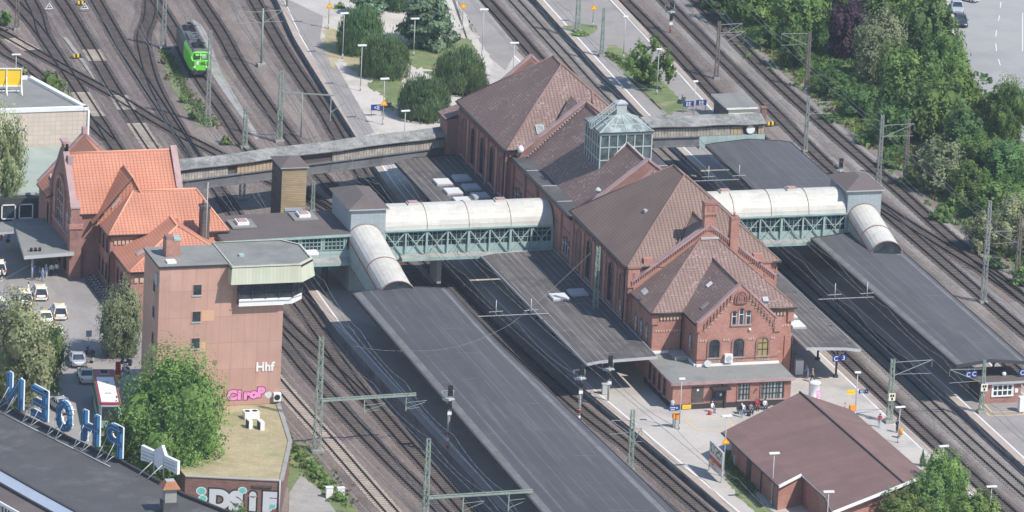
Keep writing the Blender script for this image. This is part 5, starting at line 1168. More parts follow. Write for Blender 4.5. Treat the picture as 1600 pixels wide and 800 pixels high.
mb.beam(c-nb*.15+Vector((0,0,z0)), c+d*L-nb*.15+Vector((0,0,z0)), .14); mb.beam(c-nb*.15+Vector((0,0,z0+2.4)), c+d*L-nb*.15+Vector((0,0,z0+2.4)), .14); mb.beam(c+Vector((0,0,bt+.3)), c+d*L+Vector((0,0,bt+.3)), .12); mb.build('frame', ['white'], BL)

# ------------------------------------------------------------------ signal tower
TZ = 3.6
SG = thing('signal_tower', 'tall salmon panelled signal tower with projecting control cabin and white Hhf lettering', 'tower', (-55.5,-61,FZ))
tx0, tx1, ty0, ty1, tt = -62.9, -47.75, -64.9, -57.2, 20.9
mb = MB(); mb.prism([(tx0,ty0),(tx1,ty0),(tx1,ty1),(tx0,ty1)], 0, tt, 0); SGW = mb.build('wall', ['panel_rose'], SG)
RO_ = [(tx0-.15,ty0-.15),(-54.7,ty0-.15),(-54.7,ty0-1.6),(-46.2,ty0-1.6),(-44.2,ty0+.6),(-44.2,ty1-1.5),(-46.0,ty1+.6),(-54.6,ty1+.6),(-54.6,ty1+.1),(tx0-.15,ty1+.1)]
mb = MB(); mb.prism(RO_, tt, tt+.3, 1, 0); mb.build('roof', ['felt_grey','trim_dark'], SG)
CAB = [(-54.6,ty0-1.65),(-46.2,ty0-1.65),(-44.15,ty0+.6),(-44.15,ty1-1.5),(-46.0,ty1+.65),(-54.6,ty1+.65)]
CEN = (-51, -61.2); flare = lambda p, k: (CEN[0]+(p[0]-CEN[0])*k, CEN[1]+(p[1]-CEN[1])*k)
mb = MB(); up = [flare(p, .985) for p in CAB]; lo = [flare(p, 1.035) for p in CAB]; n = len(CAB)
for k in range(n):
    j = (k+1) % n; mb.poly([(*lo[k],tt-1.75),(*lo[j],tt-1.75),(*up[j],tt+.45),(*up[k],tt+.45)], 0); mb.poly([(*up[k],tt+.44),(*up[j],tt+.44),(*flare(CAB[j],.95),tt+.44),(*flare(CAB[k],.95),tt+.44)], 0)
mb.poly([(*p,tt-1.75) for p in lo][::-1], 1); mb.build('copper_fascia', ['copper','trim_dark'], SG)
gw = [flare(p, .92) for p in CAB]; gw = [(-53.4,ty0-.75),(-46.9,ty0-.75),(-45.3,ty0+.9),(-45.3,ty1-1.6),(-46.9,ty1),(-53.4,ty1)]
mb = MB(); mb.prism(gw, tt-4.7, tt-3.9, 0); mb.prism(gw, tt-3.9, tt-1.72, 1); n = len(gw)
mb.slab([(-53.4,ty0-.78,tt-4.0),(-53.4,ty0-.02,tt-4.0),(-47.9,ty0-.02,tt-4.0),(-47.9,ty0-.78,tt-4.0)][::-1], .8, 0)
CC = mb.build('control_cabin', ['white','glass'], SG)
mb = MB()
for k in range(n):
    a, b = Vector((*gw[k],0)), Vector((*gw[(k+1) % n],0)); m_ = max(1, int((b-a).length/1.5)); nr = Vector(((b-a).normalized().y, -(b-a).normalized().x, 0))*.04
    for q in range(m_+1): mb.beam(a.lerp(b,q/m_)+nr+Vector((0,0,tt-3.9)), a.lerp(b,q/m_)+nr+Vector((0,0,tt-1.75)), .13)
    mb.beam(a+nr+Vector((0,0,tt-2.95)), b+nr+Vector((0,0,tt-2.95)), .09)
for k in range(2): mb.beam(Vector((*gw[k],tt-3.55))+Vector((0,-.5,0)), Vector((*gw[k+1],tt-3.55))+Vector((.3 if k else 0,-.5,0)), .06)
mb.build('window_frame', ['steel_dark'], CC)
for z, x in ((17.5,-58.3),(14.2,-58.3),(10.9,-58.3),(7.7,-58.3)):
    wall_window(SG, (x,ty0,z), (1,0,0), 1.0, 1.25, 0, (1,0), frame='steel_dark', surround='panel_rose', sill='mast_grey', sur=.1, proud=.05)
for z in (17.4,14.2,11.0,7.8): wall_window(SG, (tx0,-62.6,z), (0,-1,0), .95, 1.35, 0, (1,0), frame='steel_dark', surround='panel_rose', sill='mast_grey', sur=.1, proud=.05)
mb = MB(); mb.box(tx0-.12,tx0+.01,-64.2,-63.0,18.5,20.0,0); 
for k in range(3): mb.box(tx0-.15,tx0-.12,-64.15,-63.05,18.65+.45*k,18.95+.45*k,1)
mb.build('louvre', ['bluegrey','mast_grey'], SG)
mb = MB(); mb.box(-56.1,-55.6,ty0-.07,ty0+.01,8.9,9.3); mb.build('vent_grille', ['ridge_brown'], SG)
for (x,z,sx,sz) in ((-56.9,14.9,.75,1.3),(-57.4,11.0,.35,1.3)):
    mb = MB(); mb.box(x-sx,x+sx,ty0-.012,ty0+.01,z-sz*.5,z+sz*.5); o = mb.build('pale_panel', [MT.setdefault('panel_pale', grain('pale wall panel', (.62,.38,.24), .8, .06))], SG)
mb = MB(); cx, cy = -60.6, -60.6; mb.box(cx-.75,cx+.95,cy-.8,cy+.9,tt+.2,tt+2.3,0); mb.box(cx-.7,cx+.2,cy-.6,cy+.6,tt+2.3,tt+2.75,1); mb.box(cx+.2,cx+1.05,cy-.85,cy+.95,tt+2.3,tt+2.5,2); mb.build('chimney', ['brick','brick_dark','mint'], SG)
for (px_,py_,s_) in ((267,410,.55),(377,400,.3),(487,396,.7)):
    p = at(px_,py_,tt+.3); mb = MB(); mb.box(p.x-s_,p.x+s_,p.y-s_,p.y+s_,tt+.28,tt+.55); mb.build('roof_light', ['white' if s_>.5 else 'mint'], SG)
lettering('lettering', 'Hhf', 1.5, (-49.75, ty0-.05, 7.75), (1,0,0), (0,0,1), 'white', SG, .03, False, .045)
def bold_letters(): pass
def blob(mb, c, r, n=14, mat=0, sx=1.0, y=0, dz=0):
    mb.poly([(c[0]+r*sx*cos(2*pi*k/n), y, c[1]+r*sin(2*pi*k/n)) for k in range(n)], mat)
def graffiti(words, size, org, right, fill, edge, parent, step, bounce, slots=None):
    """fat bubble letters: a dark outline behind the coloured fill, one mesh"""
    mb = MB(); r = Vector(right).normalized(); u = Vector((0,0,1)); n = r.cross(u)
    for k, ch in enumerate(words):
        for lay, (bold, mat) in enumerate(((size*.135, 1), (size*.075, 0))):
            V, F = text_faces(ch, size, .0, False, bold)
            V = [v for v in V]
            o = Vector(org)+r*(step*k)+u*bounce[k % len(bounce)]+n*(.010+.012*lay+.0015*k)
            for f in F: mb.poly([o+r*V[q].x*1.05+u*V[q].y for q in f], mat)
    return mb.build('graffiti', [fill, edge], parent)
graffiti('CiroP', 1.55, (-53.6, ty0, 4.35), (1,0,0), 'pink', 'pink_dark', SG, .88, (0,.02,.0,.1,.2))
mb = MB()
for (dx,dz,r) in ((0,0,.3),(.3,.1,.28),(.5,-.15,.25),(.2,-.3,.2)): blob(mb, (-49.35+dx,4.75+dz), r, 9, 0, 1, ty0-.014-.001*dx)
o = mb.build('graffiti', ['graf_grey'], SG); o['label'] = 'small white graffiti patch'
mb = MB(); p = at(430,633,5.0); mb.box(-48.6,-47.7,ty0-.5,ty0-.01,4.0,5.0,0); mb.lathe((-48.2,ty0-.51,4.5), [(.36,0),(.36,-.02)], 12, 1, 'y'); mb.build('air_conditioner', ['white','black'], SG)

# grass topped terrace with graffiti wall
TE = thing('brick_terrace', 'brick walled terrace with a dry grass roof and a graffiti front below the signal tower', 'terrace', (-55,-78,0))
TP = [(-66,-64.95),(-66.0,-92.6),(-55.5,-95.8),(-50.5,-80.5),(-47.95,-64.95)]; TH_ = [TZ,4.8,4.8,4.2,TZ]
mb = MB(); n = len(TP)
for k in range(n):
    j = (k+1) % n; mb.poly([(*TP[k],-.5),(*TP[j],-.5),(*TP[j],TH_[j]),(*TP[k],TH_[k])])
mb.build('wall', ['brick_brown'], TE)
mb = MB(); mb.poly([(*p,q-.03) for p,q in zip(TP,TH_)]); mb.build('grass_roof', ['drygrass'], TE)
mb = MB(); a, b, c = Vector((*TP[1],4.82)), Vector((*TP[2],4.82)), Vector((*TP[3],4.22)); mb.beam(a,b,.22,.14); mb.beam(b,c,.5,.12,1); mb.beam(c,Vector((*TP[4],TZ+.02)),.5,.12,1); mb.build('coping', ['mast_grey','concrete'], TE)
d = (b-a).normalized(); nr = Vector((d.y,-d.x,0)); M_ = Matrix(((d.x,-nr.x,0,b.x),(d.y,-nr.y,0,b.y),(0,0,1,1.2),(0,0,0,1)))
G0 = Vector((b.x,b.y,0))
graffiti('DSiF', 3.0, G0-d*7.0+Vector((0,0,1.15))+nr*.0, d, 'graf_grey', 'graf_black', TE, 1.9, (0,-.1,.05,0))
for k,(dx,z,r) in enumerate(((-9.1,1.9,.42),(-8.9,1.0,.36),(-4.4,2.2,.35),(-1.5,.2,.4),(-.9,.5,.3))):
    mb = MB(); mb.M = M_; blob(mb, (dx,z), r+.1, 9, 1, 1.2, -.012-.001*k); blob(mb, (dx,z), r, 9, 0, 1.2, -.022-.001*k)
    g_ = mb.build('graffiti', ['graf_teal','white'], TE); g_['label'] = 'turquoise graffiti blob'
mb = MB(); mb.M = M_; mb.box(-3.3,-1.0,-.16,-.0,2.7,2.95); mb.tube((-.15,-.1,-1.3),(-.15,-.1,TZ), .1, mat=1); mb.build('drain_channel', ['sleeper_wood','mast_grey'], TE)
def ac_unit(px_, py_, w_, d_, h_, lab, rz=0):
    p = at(px_, py_, TZ+.15); t = thing('air_conditioner', lab, 'air conditioner', p, rz, 'air conditioners on the terrace')
    mb = MB(); mb.box(-w_/2,w_/2,-d_/2,d_/2,.12,h_,0); mb.box(-w_/2+.05,-w_/2+.15,-d_/2,d_/2,0,.12,1); mb.box(w_/2-.15,w_/2-.05,-d_/2,d_/2,0,.12,1); mb.build('casing', ['white','steel_dark'], t, offset=(0,0,0))
    if w_ > 1:
        for q in (-.45,.45): mb = MB(); mb.lathe((q,0,h_+.002), [(.34,0),(.34,.03),(.08,.04)], 14); mb.build('fan', ['black'], t, offset=(0,0,0))
    else:
        mb = MB(); mb.box(-w_/2-.015,-w_/2,-d_/2+.12,d_/2-.12,.25,h_-.12); mb.build('fan', ['steel_dark'], t, offset=(0,0,0))
    return t
ac_unit(392,654,1.8,1.3,.95,'largest white air conditioner, at the back of the group on the grass terrace'); ac_unit(389,671,.45,1.2,1.25,'narrow white air conditioner on the left of the terrace group', .1); ac_unit(407,673,.5,1.3,1.25,'narrow white air conditioner on the right of the terrace group', .1)

# ------------------------------------------------------------------ foreground office roof with sign letters
OF = thing('office_building', 'curved foreground office building with dark flat roof carrying blue sign letters', 'building', (-84,-112,0))
OZ = 12.0
outer = [at(*q,OZ) for q in ((-60,590),(-25,612),(0,630),(39,654),(76,671),(115,691),(157,709),(189,723),(236,749),(290,777),(350,801),(430,826))]
inner = [at(-60,700,OZ),at(0,737,OZ),at(60,771,OZ),at(118,803,OZ),at(170,832,OZ),at(260,875,OZ)]
XY = lambda p: (p.x, p.y)
poly = [XY(p) for p in inner] + [XY(p) for p in outer][::-1]
mb = MB(); n = len(poly)
for k in range(n):
    j = (k+1) % n; mb.poly([(*poly[k],0),(*poly[j],0),(*poly[j],OZ),(*poly[k],OZ)])
mb.build('wall', ['concrete'], OF)
mb = MB(); mb.poly([(*p,OZ-.02) for p in poly]); mb.build('flat_roof', ['felt_dark'], OF)
mb = MB()
for a, b in zip(outer, outer[1:]): mb.beam((a.x,a.y,OZ+.1),(b.x,b.y,OZ+.1), .35, .55, 0)
mb.build('parapet', ['trim_dark'], OF)
mb = MB()
for a, b in zip(inner, inner[1:]):
    d = Vector((b.x-a.x,b.y-a.y,0)).normalized(); nr = Vector((d.y,-d.x,0)); A0,B0 = Vector((a.x,a.y,OZ)),Vector((b.x,b.y,OZ))
    mb.poly([A0+Vector((0,0,.25)),A0+nr*1.4+Vector((0,0,-.35)),B0+nr*1.4+Vector((0,0,-.35)),B0+Vector((0,0,.25))],0); mb.beam(A0+Vector((0,0,.18)),B0+Vector((0,0,.18)), .25,.3,1); mb.beam(A0+nr*1.4+Vector((0,0,-.5)),B0+nr*1.4+Vector((0,0,-.5)), .3,.4,1)
    mb.poly([A0+nr*1.4+Vector((0,0,-.6)),A0+nr*4.2+Vector((0,0,-.75)),B0+nr*4.2+Vector((0,0,-.75)),B0+nr*1.4+Vector((0,0,-.6))],2); mb.beam(A0+nr*4.2+Vector((0,0,-.8)),B0+nr*4.2+Vector((0,0,-.8)), .2,.35,3)
mb.build('eaves_band', ['strip_blue','trim_dark','felt_brown','white'], OF)
for a, b in zip(inner, inner[1:]):
    d = Vector((b.x-a.x,b.y-a.y,0)); L = d.length; d.normalize(); nr = Vector((d.y,-d.x,0)); m_ = int(L/2.4)
    for k in range(m_):
        c = Vector((a.x,a.y,0))+d*(L*(k+.5)/m_)+nr*3.6; mb = MB(); mb.M = Matrix(((d.x,-nr.x,0,c.x),(d.y,-nr.y,0,c.y),(0,0,1,8.2),(0,0,0,1)))
        mb.box(-1.05,1.05,-.05,.02,0,2.9,1)
        for q in (-1.05,-.35,.35,1.05): mb.box(q-.07,q+.07,-.14,-.05,-.1,3.0,0)
        mb.box(-1.15,1.15,-.14,-.05,2.9,3.05,0); mb.box(-1.15,1.15,-.2,0,-.2,0,0); mb.build('window', ['white','glass'], OF)
    mb = MB(); A0,B0 = Vector((a.x,a.y,0))+nr*3.55, Vector((b.x,b.y,0))+nr*3.55; mb.poly([A0,B0,B0+Vector((0,0,OZ-.8)),A0+Vector((0,0,OZ-.8))]); mb.build('front_wall', ['brick_brown'], OF)
mb = MB(); p0 = [at(0,640,OZ),at(35,664,OZ),at(105,705,OZ),at(170,738,OZ)]
q0 = [at(x,y,OZ+.1) for x,y in ((-12,638),(0,644),(60,674),(115,701),(172,729))]
for a, b in zip(q0, q0[1:]): mb.tube(a, b, .06)
mb.build('sign_rail', ['mast_grey'], OF)
mb = MB(); mb.lathe((0,0,0), [(.01,0)], 3) if False else None
def strokes_letter(ch, w_, h_, s_):
    """stroke centre lines of a block letter, in its own plane"""
    if ch == 'N': return [((s_/2,0),(s_/2,h_)),((w_-s_/2,0),(w_-s_/2,h_)),((s_/2,h_-.2),(w_-s_/2,.2))]
    if ch == 'E': return [((s_/2,0),(s_/2,h_)),((0,s_/2),(w_,s_/2)),((0,h_/2),(w_*.85,h_/2)),((0,h_-s_/2),(w_,h_-s_/2))]
    if ch == 'H': return [((s_/2,0),(s_/2,h_)),((w_-s_/2,0),(w_-s_/2,h_)),((0,h_/2),(w_,h_/2))]
    if ch == 'P':
        P = [((s_/2,0),(s_/2,h_)),((0,h_-s_/2),(w_*.55,h_-s_/2)),((0,h_*.45),(w_*.55,h_*.45))]; c, r = (w_*.55, h_*.725-s_*.25), h_*.275-s_*.25
        A = [-pi/2+pi*k/8 for k in range(9)]; return P+[((c[0]+r*cos(a),c[1]+r*sin(a)),(c[0]+r*cos(b),c[1]+r*sin(b))) for a,b in zip(A,A[1:])]
    A = [2*pi*k/20 for k in range(21)]; rx, ry = w_/2-s_/2, h_/2-s_/2
    return [((w_/2+rx*cos(a),h_/2+ry*sin(a)),(w_/2+rx*cos(b),h_/2+ry*sin(b))) for a,b in zip(A,A[1:])]
# the letters stand on the parapet and face the street; from here one sees their backs
for ch, (lx,ly), (rx,ry), lab in (('N',(11.5,627),(33.5,641.5),'leftmost'),('E',(50,648),(72,660),'second from left'),('O',(88,668),(111,680),'middle'),('H',(128,687),(152.5,698),'fourth from left'),('P',(165,705),(188.5,717),'rightmost')):
    a, b = at(lx,ly,OZ+.6), at(rx,ry,OZ+.6); d = b-a; d.z = 0; L = d.length; d.normalize(); nr = Vector((-d.y,d.x,0))
    t = thing('sign_letter', 'blue sign letter %s seen from behind on the roof edge, %s of five' % (ch, lab), 'letter', (b.x,b.y,OZ+.1), 0, 'sign letters on the office roof')
    h_ = 3.6; s_ = .70; S = strokes_letter(ch, L, h_, s_)
    def PT(q, off=0, z=.5): return Vector((0,0,z)) - d*q[0] + Vector((0,0,q[1])) + nr*off
    mb = MB()
    for i,(p,q) in enumerate(S):
        e_ = (Vector(q)-Vector(p)).normalized()*(.12 if ch in 'O' else .02); e_ = Vector(e_[:2]) if len(e_)==2 else e_
        mb.beam(PT(p), PT(q), .40+.004*i, s_, 0, nr.cross(Vector((0,0,1))) if abs(q[0]-p[0])<1e-6 else (0,0,1))
    bk = mb.build('back', ['letter_blue'], t, offset=(0,0,0))
    mb = MB()
    for i,(p,q) in enumerate(S): mb.beam(PT(p,.26), PT(q,.26), .16+.004*i, s_+.16, 0, nr.cross(Vector((0,0,1))) if abs(q[0]-p[0])<1e-6 else (0,0,1))
    mb.build('edge', ['white'], t, offset=(0,0,0))
    mb = MB()
    for i,(p,q) in enumerate(S):
        if ch != 'O' or i % 2 == 0: mb.beam(PT(p,-.215), PT(q,-.215), .03, .07, 0)
    mb.build('seam', ['strip_blue'], t, offset=(0,0,0))
    for k in (.25,.8):
        mb = MB()
        top_ = PT((L*k, h_*.55), -.2); mb.tube(top_, Vector((0,0,.0))-d*(L*k)-nr*1.7, .05, n=5); mb.tube(PT((L*k,.3),-.2), Vector((0,0,0))-d*(L*k)-nr*1.7, .045, n=5)
        mb.build('strut', ['mast_grey'], t, offset=(0,0,0))
a, b = at(222,723,OZ+.8), at(279,744,OZ+.8); d = b-a; d.z = 0; L = d.length; d.normalize(); nr = Vector((-d.y,d.x,0))
SS = thing('star_sign', 'white winged star shaped sign seen from behind beside the roof chimney', 'sign', (a.x,a.y,OZ+.1), 0)
out = [(0,.15),(0,1.9),(.34,1.75),(.38,2.0),(.56,2.75),(.66,1.7),(1.0,1.55),(1.0,.0),(.66,.35),(.5,-.25),(.36,.35)]
mb = MB(); F_ = [d*(x*L)+nr*.16+Vector((0,0,z+.9)) for x,z in out]; B_ = [p-nr*.4 for p in F_]; mb.poly(F_,0); mb.poly(B_[::-1],0)
for k in range(len(out)):
    j=(k+1)%len(out); mb.poly([F_[k],B_[k],B_[j],F_[j]],0)
mb.build('panel', ['white'], SS, offset=(0,0,0))
for z in (.55,.95,1.35):
    for x0_,x1_ in ((.03,.36),(.64,.97)): mb = MB(); mb.beam(d*(x0_*L)-nr*.27+Vector((0,0,z+.9)), d*(x1_*L)-nr*.27+Vector((0,0,z+.82)), .05,.10); mb.build('rib', ['mast_grey'], SS, offset=(0,0,0))
for k in (.36,.62):
    mb = MB(); mb.tube(d*(k*L)-nr*.2+Vector((0,0,1.6)), d*(k*L-.6)-nr*2.1, .06, n=5); mb.tube(d*(k*L)-nr*.2+Vector((0,0,2.4)), d*(k*L)-nr*.2, .07, n=5); mb.build('strut', ['mast_grey'], SS, offset=(0,0,0))
cp = at(264,800,OZ); CH = thing('roof_chimney', 'square roof chimney with orange and white hood on the dark office roof', 'chimney', (cp.x,cp.y,OZ))
mb = MB(); mb.box(-.85,.85,-.85,.85,0,1.3,1); mb.box(-.65,.65,-.65,.65,1.3,2.9,0); mb.build('shaft', ['concrete','felt_dark'], CH, offset=(0,0,0))
mb = MB(); P=[(-1,-1,2.9),(1,-1,2.9),(1,1,2.9),(-1,1,2.9)]; Q=[(-.5,-.5,3.7),(.5,-.5,3.7),(.5,.5,3.7),(-.5,.5,3.7)]
for k in range(4): mb.poly([P[k],P[(k+1)%4],Q[(k+1)%4],Q[k]], 0 if k in (0,3) else 1)
mb.poly(Q,1); mb.poly(P[::-1],1); mb.build('hood', ['rust','lead'], CH, offset=(0,0,0))

# ------------------------------------------------------------------ modern brick hall and kiosk on the platforms
BH = thing('brick_hall', 'low red brick hall under a broad maroon gabled roof on the island', 'building', (9,-92,PZ))
r0, r1, e0 = at(1249,613,6.4), at(1415,755,6.4), None
rx, ry0, ry1, rz, ez = 13.0, -77.9, -110.9, 6.4, 4.4
W0, W1 = 1.0, None
NR, SR = (12.85,-77.9,6.4), (14.2,-111.8,6.4)
WP = [NR,(.98,-84.85,4.3),(1.6,-104.43,4.26),(4.93,-102.53,4.85),(5.21,-110.5,4.84),(4.45,-115.3,4.67),SR]
mb = MB(); mb.slab(WP, .2, 0, 1); mb.slab([SR,(19.45,-104.8,4.9),(18.5,-80.7,4.88),NR], .2, 0, 1)
BHR = mb.build('roof', ['roof_maroon','white'], BH)
mb = MB(); mb.tube(Vector(NR)+Vector((0,0,.05)),Vector(SR)+Vector((0,0,.05)), .13); mb.build('ridge', ['trim_dark'], BHR)
mb = MB(); mb.prism([(1.9,-86),(1.9,-103.6),(5.4,-102.0),(5.4,-114.0),(13.9,-110.8),(18.7,-104.4),(17.8,-82),(12.9,-79.6)], PZ, 4.25, 0); mb.poly([(5.0,-114.2,4.2),(14.1,-111.0,4.2),(14.1,-111.2,6.1),(5.0,-114.4,4.4)]); mb.poly([(14.1,-111.0,4.2),(18.8,-104.6,4.2),(18.8,-104.7,4.7),(14.1,-111.2,6.1)]); mb.build('wall', ['brick_new'], BH)
mb = MB()
for p, q in ((WP[2],WP[3]),(WP[5],SR),(SR,(19.45,-104.8,4.9))): mb.beam(Vector(p)+Vector((0,-.04,-.1)),Vector(q)+Vector((0,-.04,-.1)), .14,.34)
mb.tube(Vector(WP[1])-Vector((.06,0,.12)),Vector(WP[2])-Vector((.06,0,.12)), .1, mat=1); mb.build('verge', ['white','trim_dark'], BH)
mb = MB(); mb.box(1.8,1.9,-93.5,-92.0,PZ,3.3); mb.build('door', ['trim_dark'], BH)
mb = MB(); mb.tube((1.8,-97.5,PZ),(1.8,-97.5,4.3), .07); mb.build('drainpipe', ['trim_dark'], BH)
KI = thing('kiosk', 'small red brick platform kiosk with flat roof and white paned window', 'kiosk', (42,-67.5,PZ))
kx0,kx1,ky0,ky1,kz = 39.4,44.3,-69.5,-64.6,3.5
mb = MB(); mb.prism([(kx0,ky0),(kx1,ky0),(kx1,ky1),(kx0,ky1)], PZ, kz, 0); mb.box(kx0-.03,kx0+.15,ky0-.04,ky0+.1,PZ,kz,1); mb.build('wall', ['brick_new','white'], KI)
mb = MB(); mb.box(kx0-.45,kx1+.45,ky0-.45,ky1+.45,kz,kz+.32,1,0); mb.lathe((42.6,-67.8,kz+.3), [(.2,0),(.3,.3),(.2,.55)], 10, 2); mb.build('roof', ['felt_brown','lead','white'], KI)
wall_window(KI, (41.9,ky0,1.95), (1,0,0), 2.6, 1.25, 0, (3,1), frame='white', surround='white', sill='white', sur=.12, proud=.08, barw=.14)
mb = MB(); mb.box(43.5,43.9,ky0-.08,ky0,2.2,2.7); mb.build('sign_plate', ['white'], KI)
mb = MB(); mb.poly([(kx0-.01,ky1,PZ),(kx0-.01,ky0+.1,PZ),(kx0-.01,ky0+.1,kz),(kx0-.01,ky1,kz)]); mb.build('door', ['sleeper_wood'], KI)
# low yellow marked squares on the platforms
for pix, lab in (([(1069,655),(1092,672),(1148,669),(1138,655)],'yellow marked square around the signs on the plaza'),([(1528,630),(1546,650),(1600,648),(1600,643),(1550,644),(1535,628)],'yellow marked square beside the brick kiosk')):
    P = [at(x,y,PZ) for x,y in pix]; mb = MB(); n = len(P)
    for k in range(n):
        a, b = P[k], P[(k+1)%n]; d = (b-a).normalized(); q = Vector((-d.y,d.x,0))*.08; mb.poly([a-q+Vector((0,0,.01)),b-q+Vector((0,0,.01)),b+q+Vector((0,0,.01)),a+q+Vector((0,0,.01))])
    structure(mb, 'floor_marking', ['yellow_line'], lab, 'marking')

# ------------------------------------------------------------------ trees and bushes
def crown_mesh(name, kind, nleaf, leaf, seed, nl=18, zlo=.28):
    """unit crown: radius 1, z from 0 to 1; many small leaf faces in clumps"""
    rn = random.Random(seed); V = []; F = []; T = []; zs = {'broad':1.75,'open':1.75,'cone':2.5,'yew':1.2,'cedar':1.3,'bush':1.1}[kind]
    def leafq(p, nrm, s, t, upright=False):
        n = Vector(nrm)*1.5+Vector((rn.gauss(0,.40),rn.gauss(0,.40),rn.gauss(0,.40)+.30)); n.normalize()
        u = n.cross(Vector((rn.gauss(0,1),rn.gauss(0,1),rn.gauss(0,1)))).normalized(); w_ = n.cross(u)
        a = s*rn.uniform(.75,1.3); b = a*rn.uniform(.5,.8)
        if upright: u = (Vector((0,0,1))+Vector(nrm)*.35+Vector((rn.gauss(0,.2),rn.gauss(0,.2),0))).normalized(); w_ = n.cross(u).normalized(); a *= 1.7; b *= .55
        i = len(V); sq = lambda v: Vector((v.x,v.y,v.z/zs)); V.extend([p-sq(u*a), p-sq(w_*b-n*a*.12), p+sq(u*a), p+sq(w_*b+n*a*.12)]); F.append((i,i+1,i+2,i+3)); T.append(min(1,max(0,t)))
    lobes = []
    if kind == 'broad':
        for k in range(nl):
            z = zlo + (1-zlo)*((k+.5)/nl); rr = sqrt(max(.02, 1-((z-.52)/.52)**2))
            a = k*2.4+rn.uniform(-.4,.4); q = rr*rn.uniform(.25,.72); lobes.append((Vector((q*cos(a),q*sin(a),z*.9)), rn.uniform(.31,.46)))
        for k in range(4): lobes.append((Vector((rn.uniform(-.25,.25),rn.uniform(-.25,.25),.78+.05*k)), .24))
    elif kind == 'open':
        for k in range(nl):
            a = k*2.4+rn.uniform(-.5,.5); q = rn.uniform(.15,.8); z = rn.uniform(.42,.92)-q*.12; lobes.append((Vector((q*cos(a),q*sin(a),z)), rn.uniform(.16,.27)))
    elif kind == 'yew':
        lobes = [(Vector((0,0,.35)), .96)]+[(Vector((.62*cos(k*2.4)*(1-.1*(k%3)),.62*sin(k*2.4)*(1-.1*(k%3)),.22+.075*k)), rn.uniform(.20,.28)) for k in range(8)]
    elif kind == 'cedar':
        for k in range(nl):
            a = k*2.4; q = rn.uniform(.3,.95)*(1.05-.5*k/nl); z = .12+.85*k/nl; lobes.append((Vector((q*cos(a)*.8,q*sin(a)*.8,z)), rn.uniform(.24,.38)))
        lobes.append((Vector((0,0,.95)), .25))
    elif kind == 'bush':
        for k in range(nl): a = k*2.4; q = rn.uniform(0,.75); lobes.append((Vector((q*cos(a),q*sin(a),rn.uniform(.15,.6)*(1.1-q*.6))), rn.uniform(.25,.42)))
    elif kind == 'cone':
        for k in range(nl): z = (k+.5)/nl; a = k*2.4; q = (1-z)*.55; lobes.append((Vector((q*cos(a),q*sin(a),z*.95)), .12+.45*(1-z)))
    tot = sum(r*r for _, r in lobes)
    for c, r in lobes:
        n = int(nleaf*r*r/tot); nc = max(3, n//(26 if kind in ('broad','open','bush') else 16)); lt = rn.gauss(.5,.14)
        for k in range(nc):
            d = Vector((rn.gauss(0,1),rn.gauss(0,1),rn.gauss(.25,1))); d.normalize()
            if kind == 'cedar': d.z *= .45
            if kind == 'yew' and d.z < -.45: d.z = abs(d.z)
            sc = Vector((r,r,r*(.62 if kind in ('yew','bush') else (.75 if kind == 'cone' else .8))))
            if kind == 'cedar': sc.z = r*.35
            p0 = c+Vector((d.x*sc.x,d.y*sc.y,d.z*sc.z))
            if kind != 'yew' and kind != 'cedar' and any((p0-c2).length < r2*.72 for c2, r2 in lobes if c2 is not c): continue
            t0 = lt+rn.gauss(0,.20); cr = r*(.20 if kind not in ('broad','open','bush') else .165)
            for q in range(n//nc):
                g = Vector((rn.gauss(0,cr),rn.gauss(0,cr),rn.gauss(0,cr*.8)))
                if kind == 'yew': g = Vector((rn.gauss(0,.05),rn.gauss(0,.05),rn.gauss(0,.13))); 
                if kind == 'cedar': g.z *= .3
                p = p0+g
                if p.z < .02: p.z = .02+rn.random()*.1
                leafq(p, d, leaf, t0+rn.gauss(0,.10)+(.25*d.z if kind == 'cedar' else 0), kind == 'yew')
    # added solid heart in every bough so gaps read dark green, not black; leaves around it
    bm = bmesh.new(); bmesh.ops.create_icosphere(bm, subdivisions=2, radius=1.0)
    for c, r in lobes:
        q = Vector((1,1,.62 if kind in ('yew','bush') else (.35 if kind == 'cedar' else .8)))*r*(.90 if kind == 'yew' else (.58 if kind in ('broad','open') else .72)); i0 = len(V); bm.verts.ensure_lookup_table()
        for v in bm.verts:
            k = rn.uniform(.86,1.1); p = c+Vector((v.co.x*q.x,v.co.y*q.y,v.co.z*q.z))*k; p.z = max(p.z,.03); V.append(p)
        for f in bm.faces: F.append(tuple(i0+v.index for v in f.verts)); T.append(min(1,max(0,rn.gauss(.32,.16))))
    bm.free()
    for k in range(nleaf//5):
        c, r = lobes[rn.randrange(len(lobes))]; d = Vector((rn.gauss(0,1),rn.gauss(0,1),rn.gauss(0,1))).normalized()*r*rn.uniform(.45,.85); 
        p = c+Vector((d.x,d.y,d.z*.7))
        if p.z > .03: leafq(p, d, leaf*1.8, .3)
    me = bpy.data.meshes.new(name); me.from_pydata([tuple(v) for v in V], [], F)
    at_ = me.attributes.new('tint', 'FLOAT', 'FACE'); at_.data.foreach_set('value', T)
    me.materials.append(LEAF['green']); me.update(); return me
def trunk_mesh(name, seed, limbs=6, h=.55, r=.055):
    rn = random.Random(seed); mb = MB(); mb.tube((0,0,-.02),(0,0,h*.55), r, r*.75, 8); mb.tube((0,0,h*.55),(.03,.02,h*1.35), r*.75, r*.3, 7)
    for k in range(limbs):
        a = k*2.4+rn.uniform(-.3,.3); z = h*rn.uniform(.5,1.0); q = rn.uniform(.35,.6); mb.tube((0,0,z),(q*cos(a),q*sin(a),z+rn.uniform(.15,.3)), r*.45, r*.14, 5)
    o = mb.build(name, ['trunk']); me = o.data; bpy.data.objects.remove(o); return me
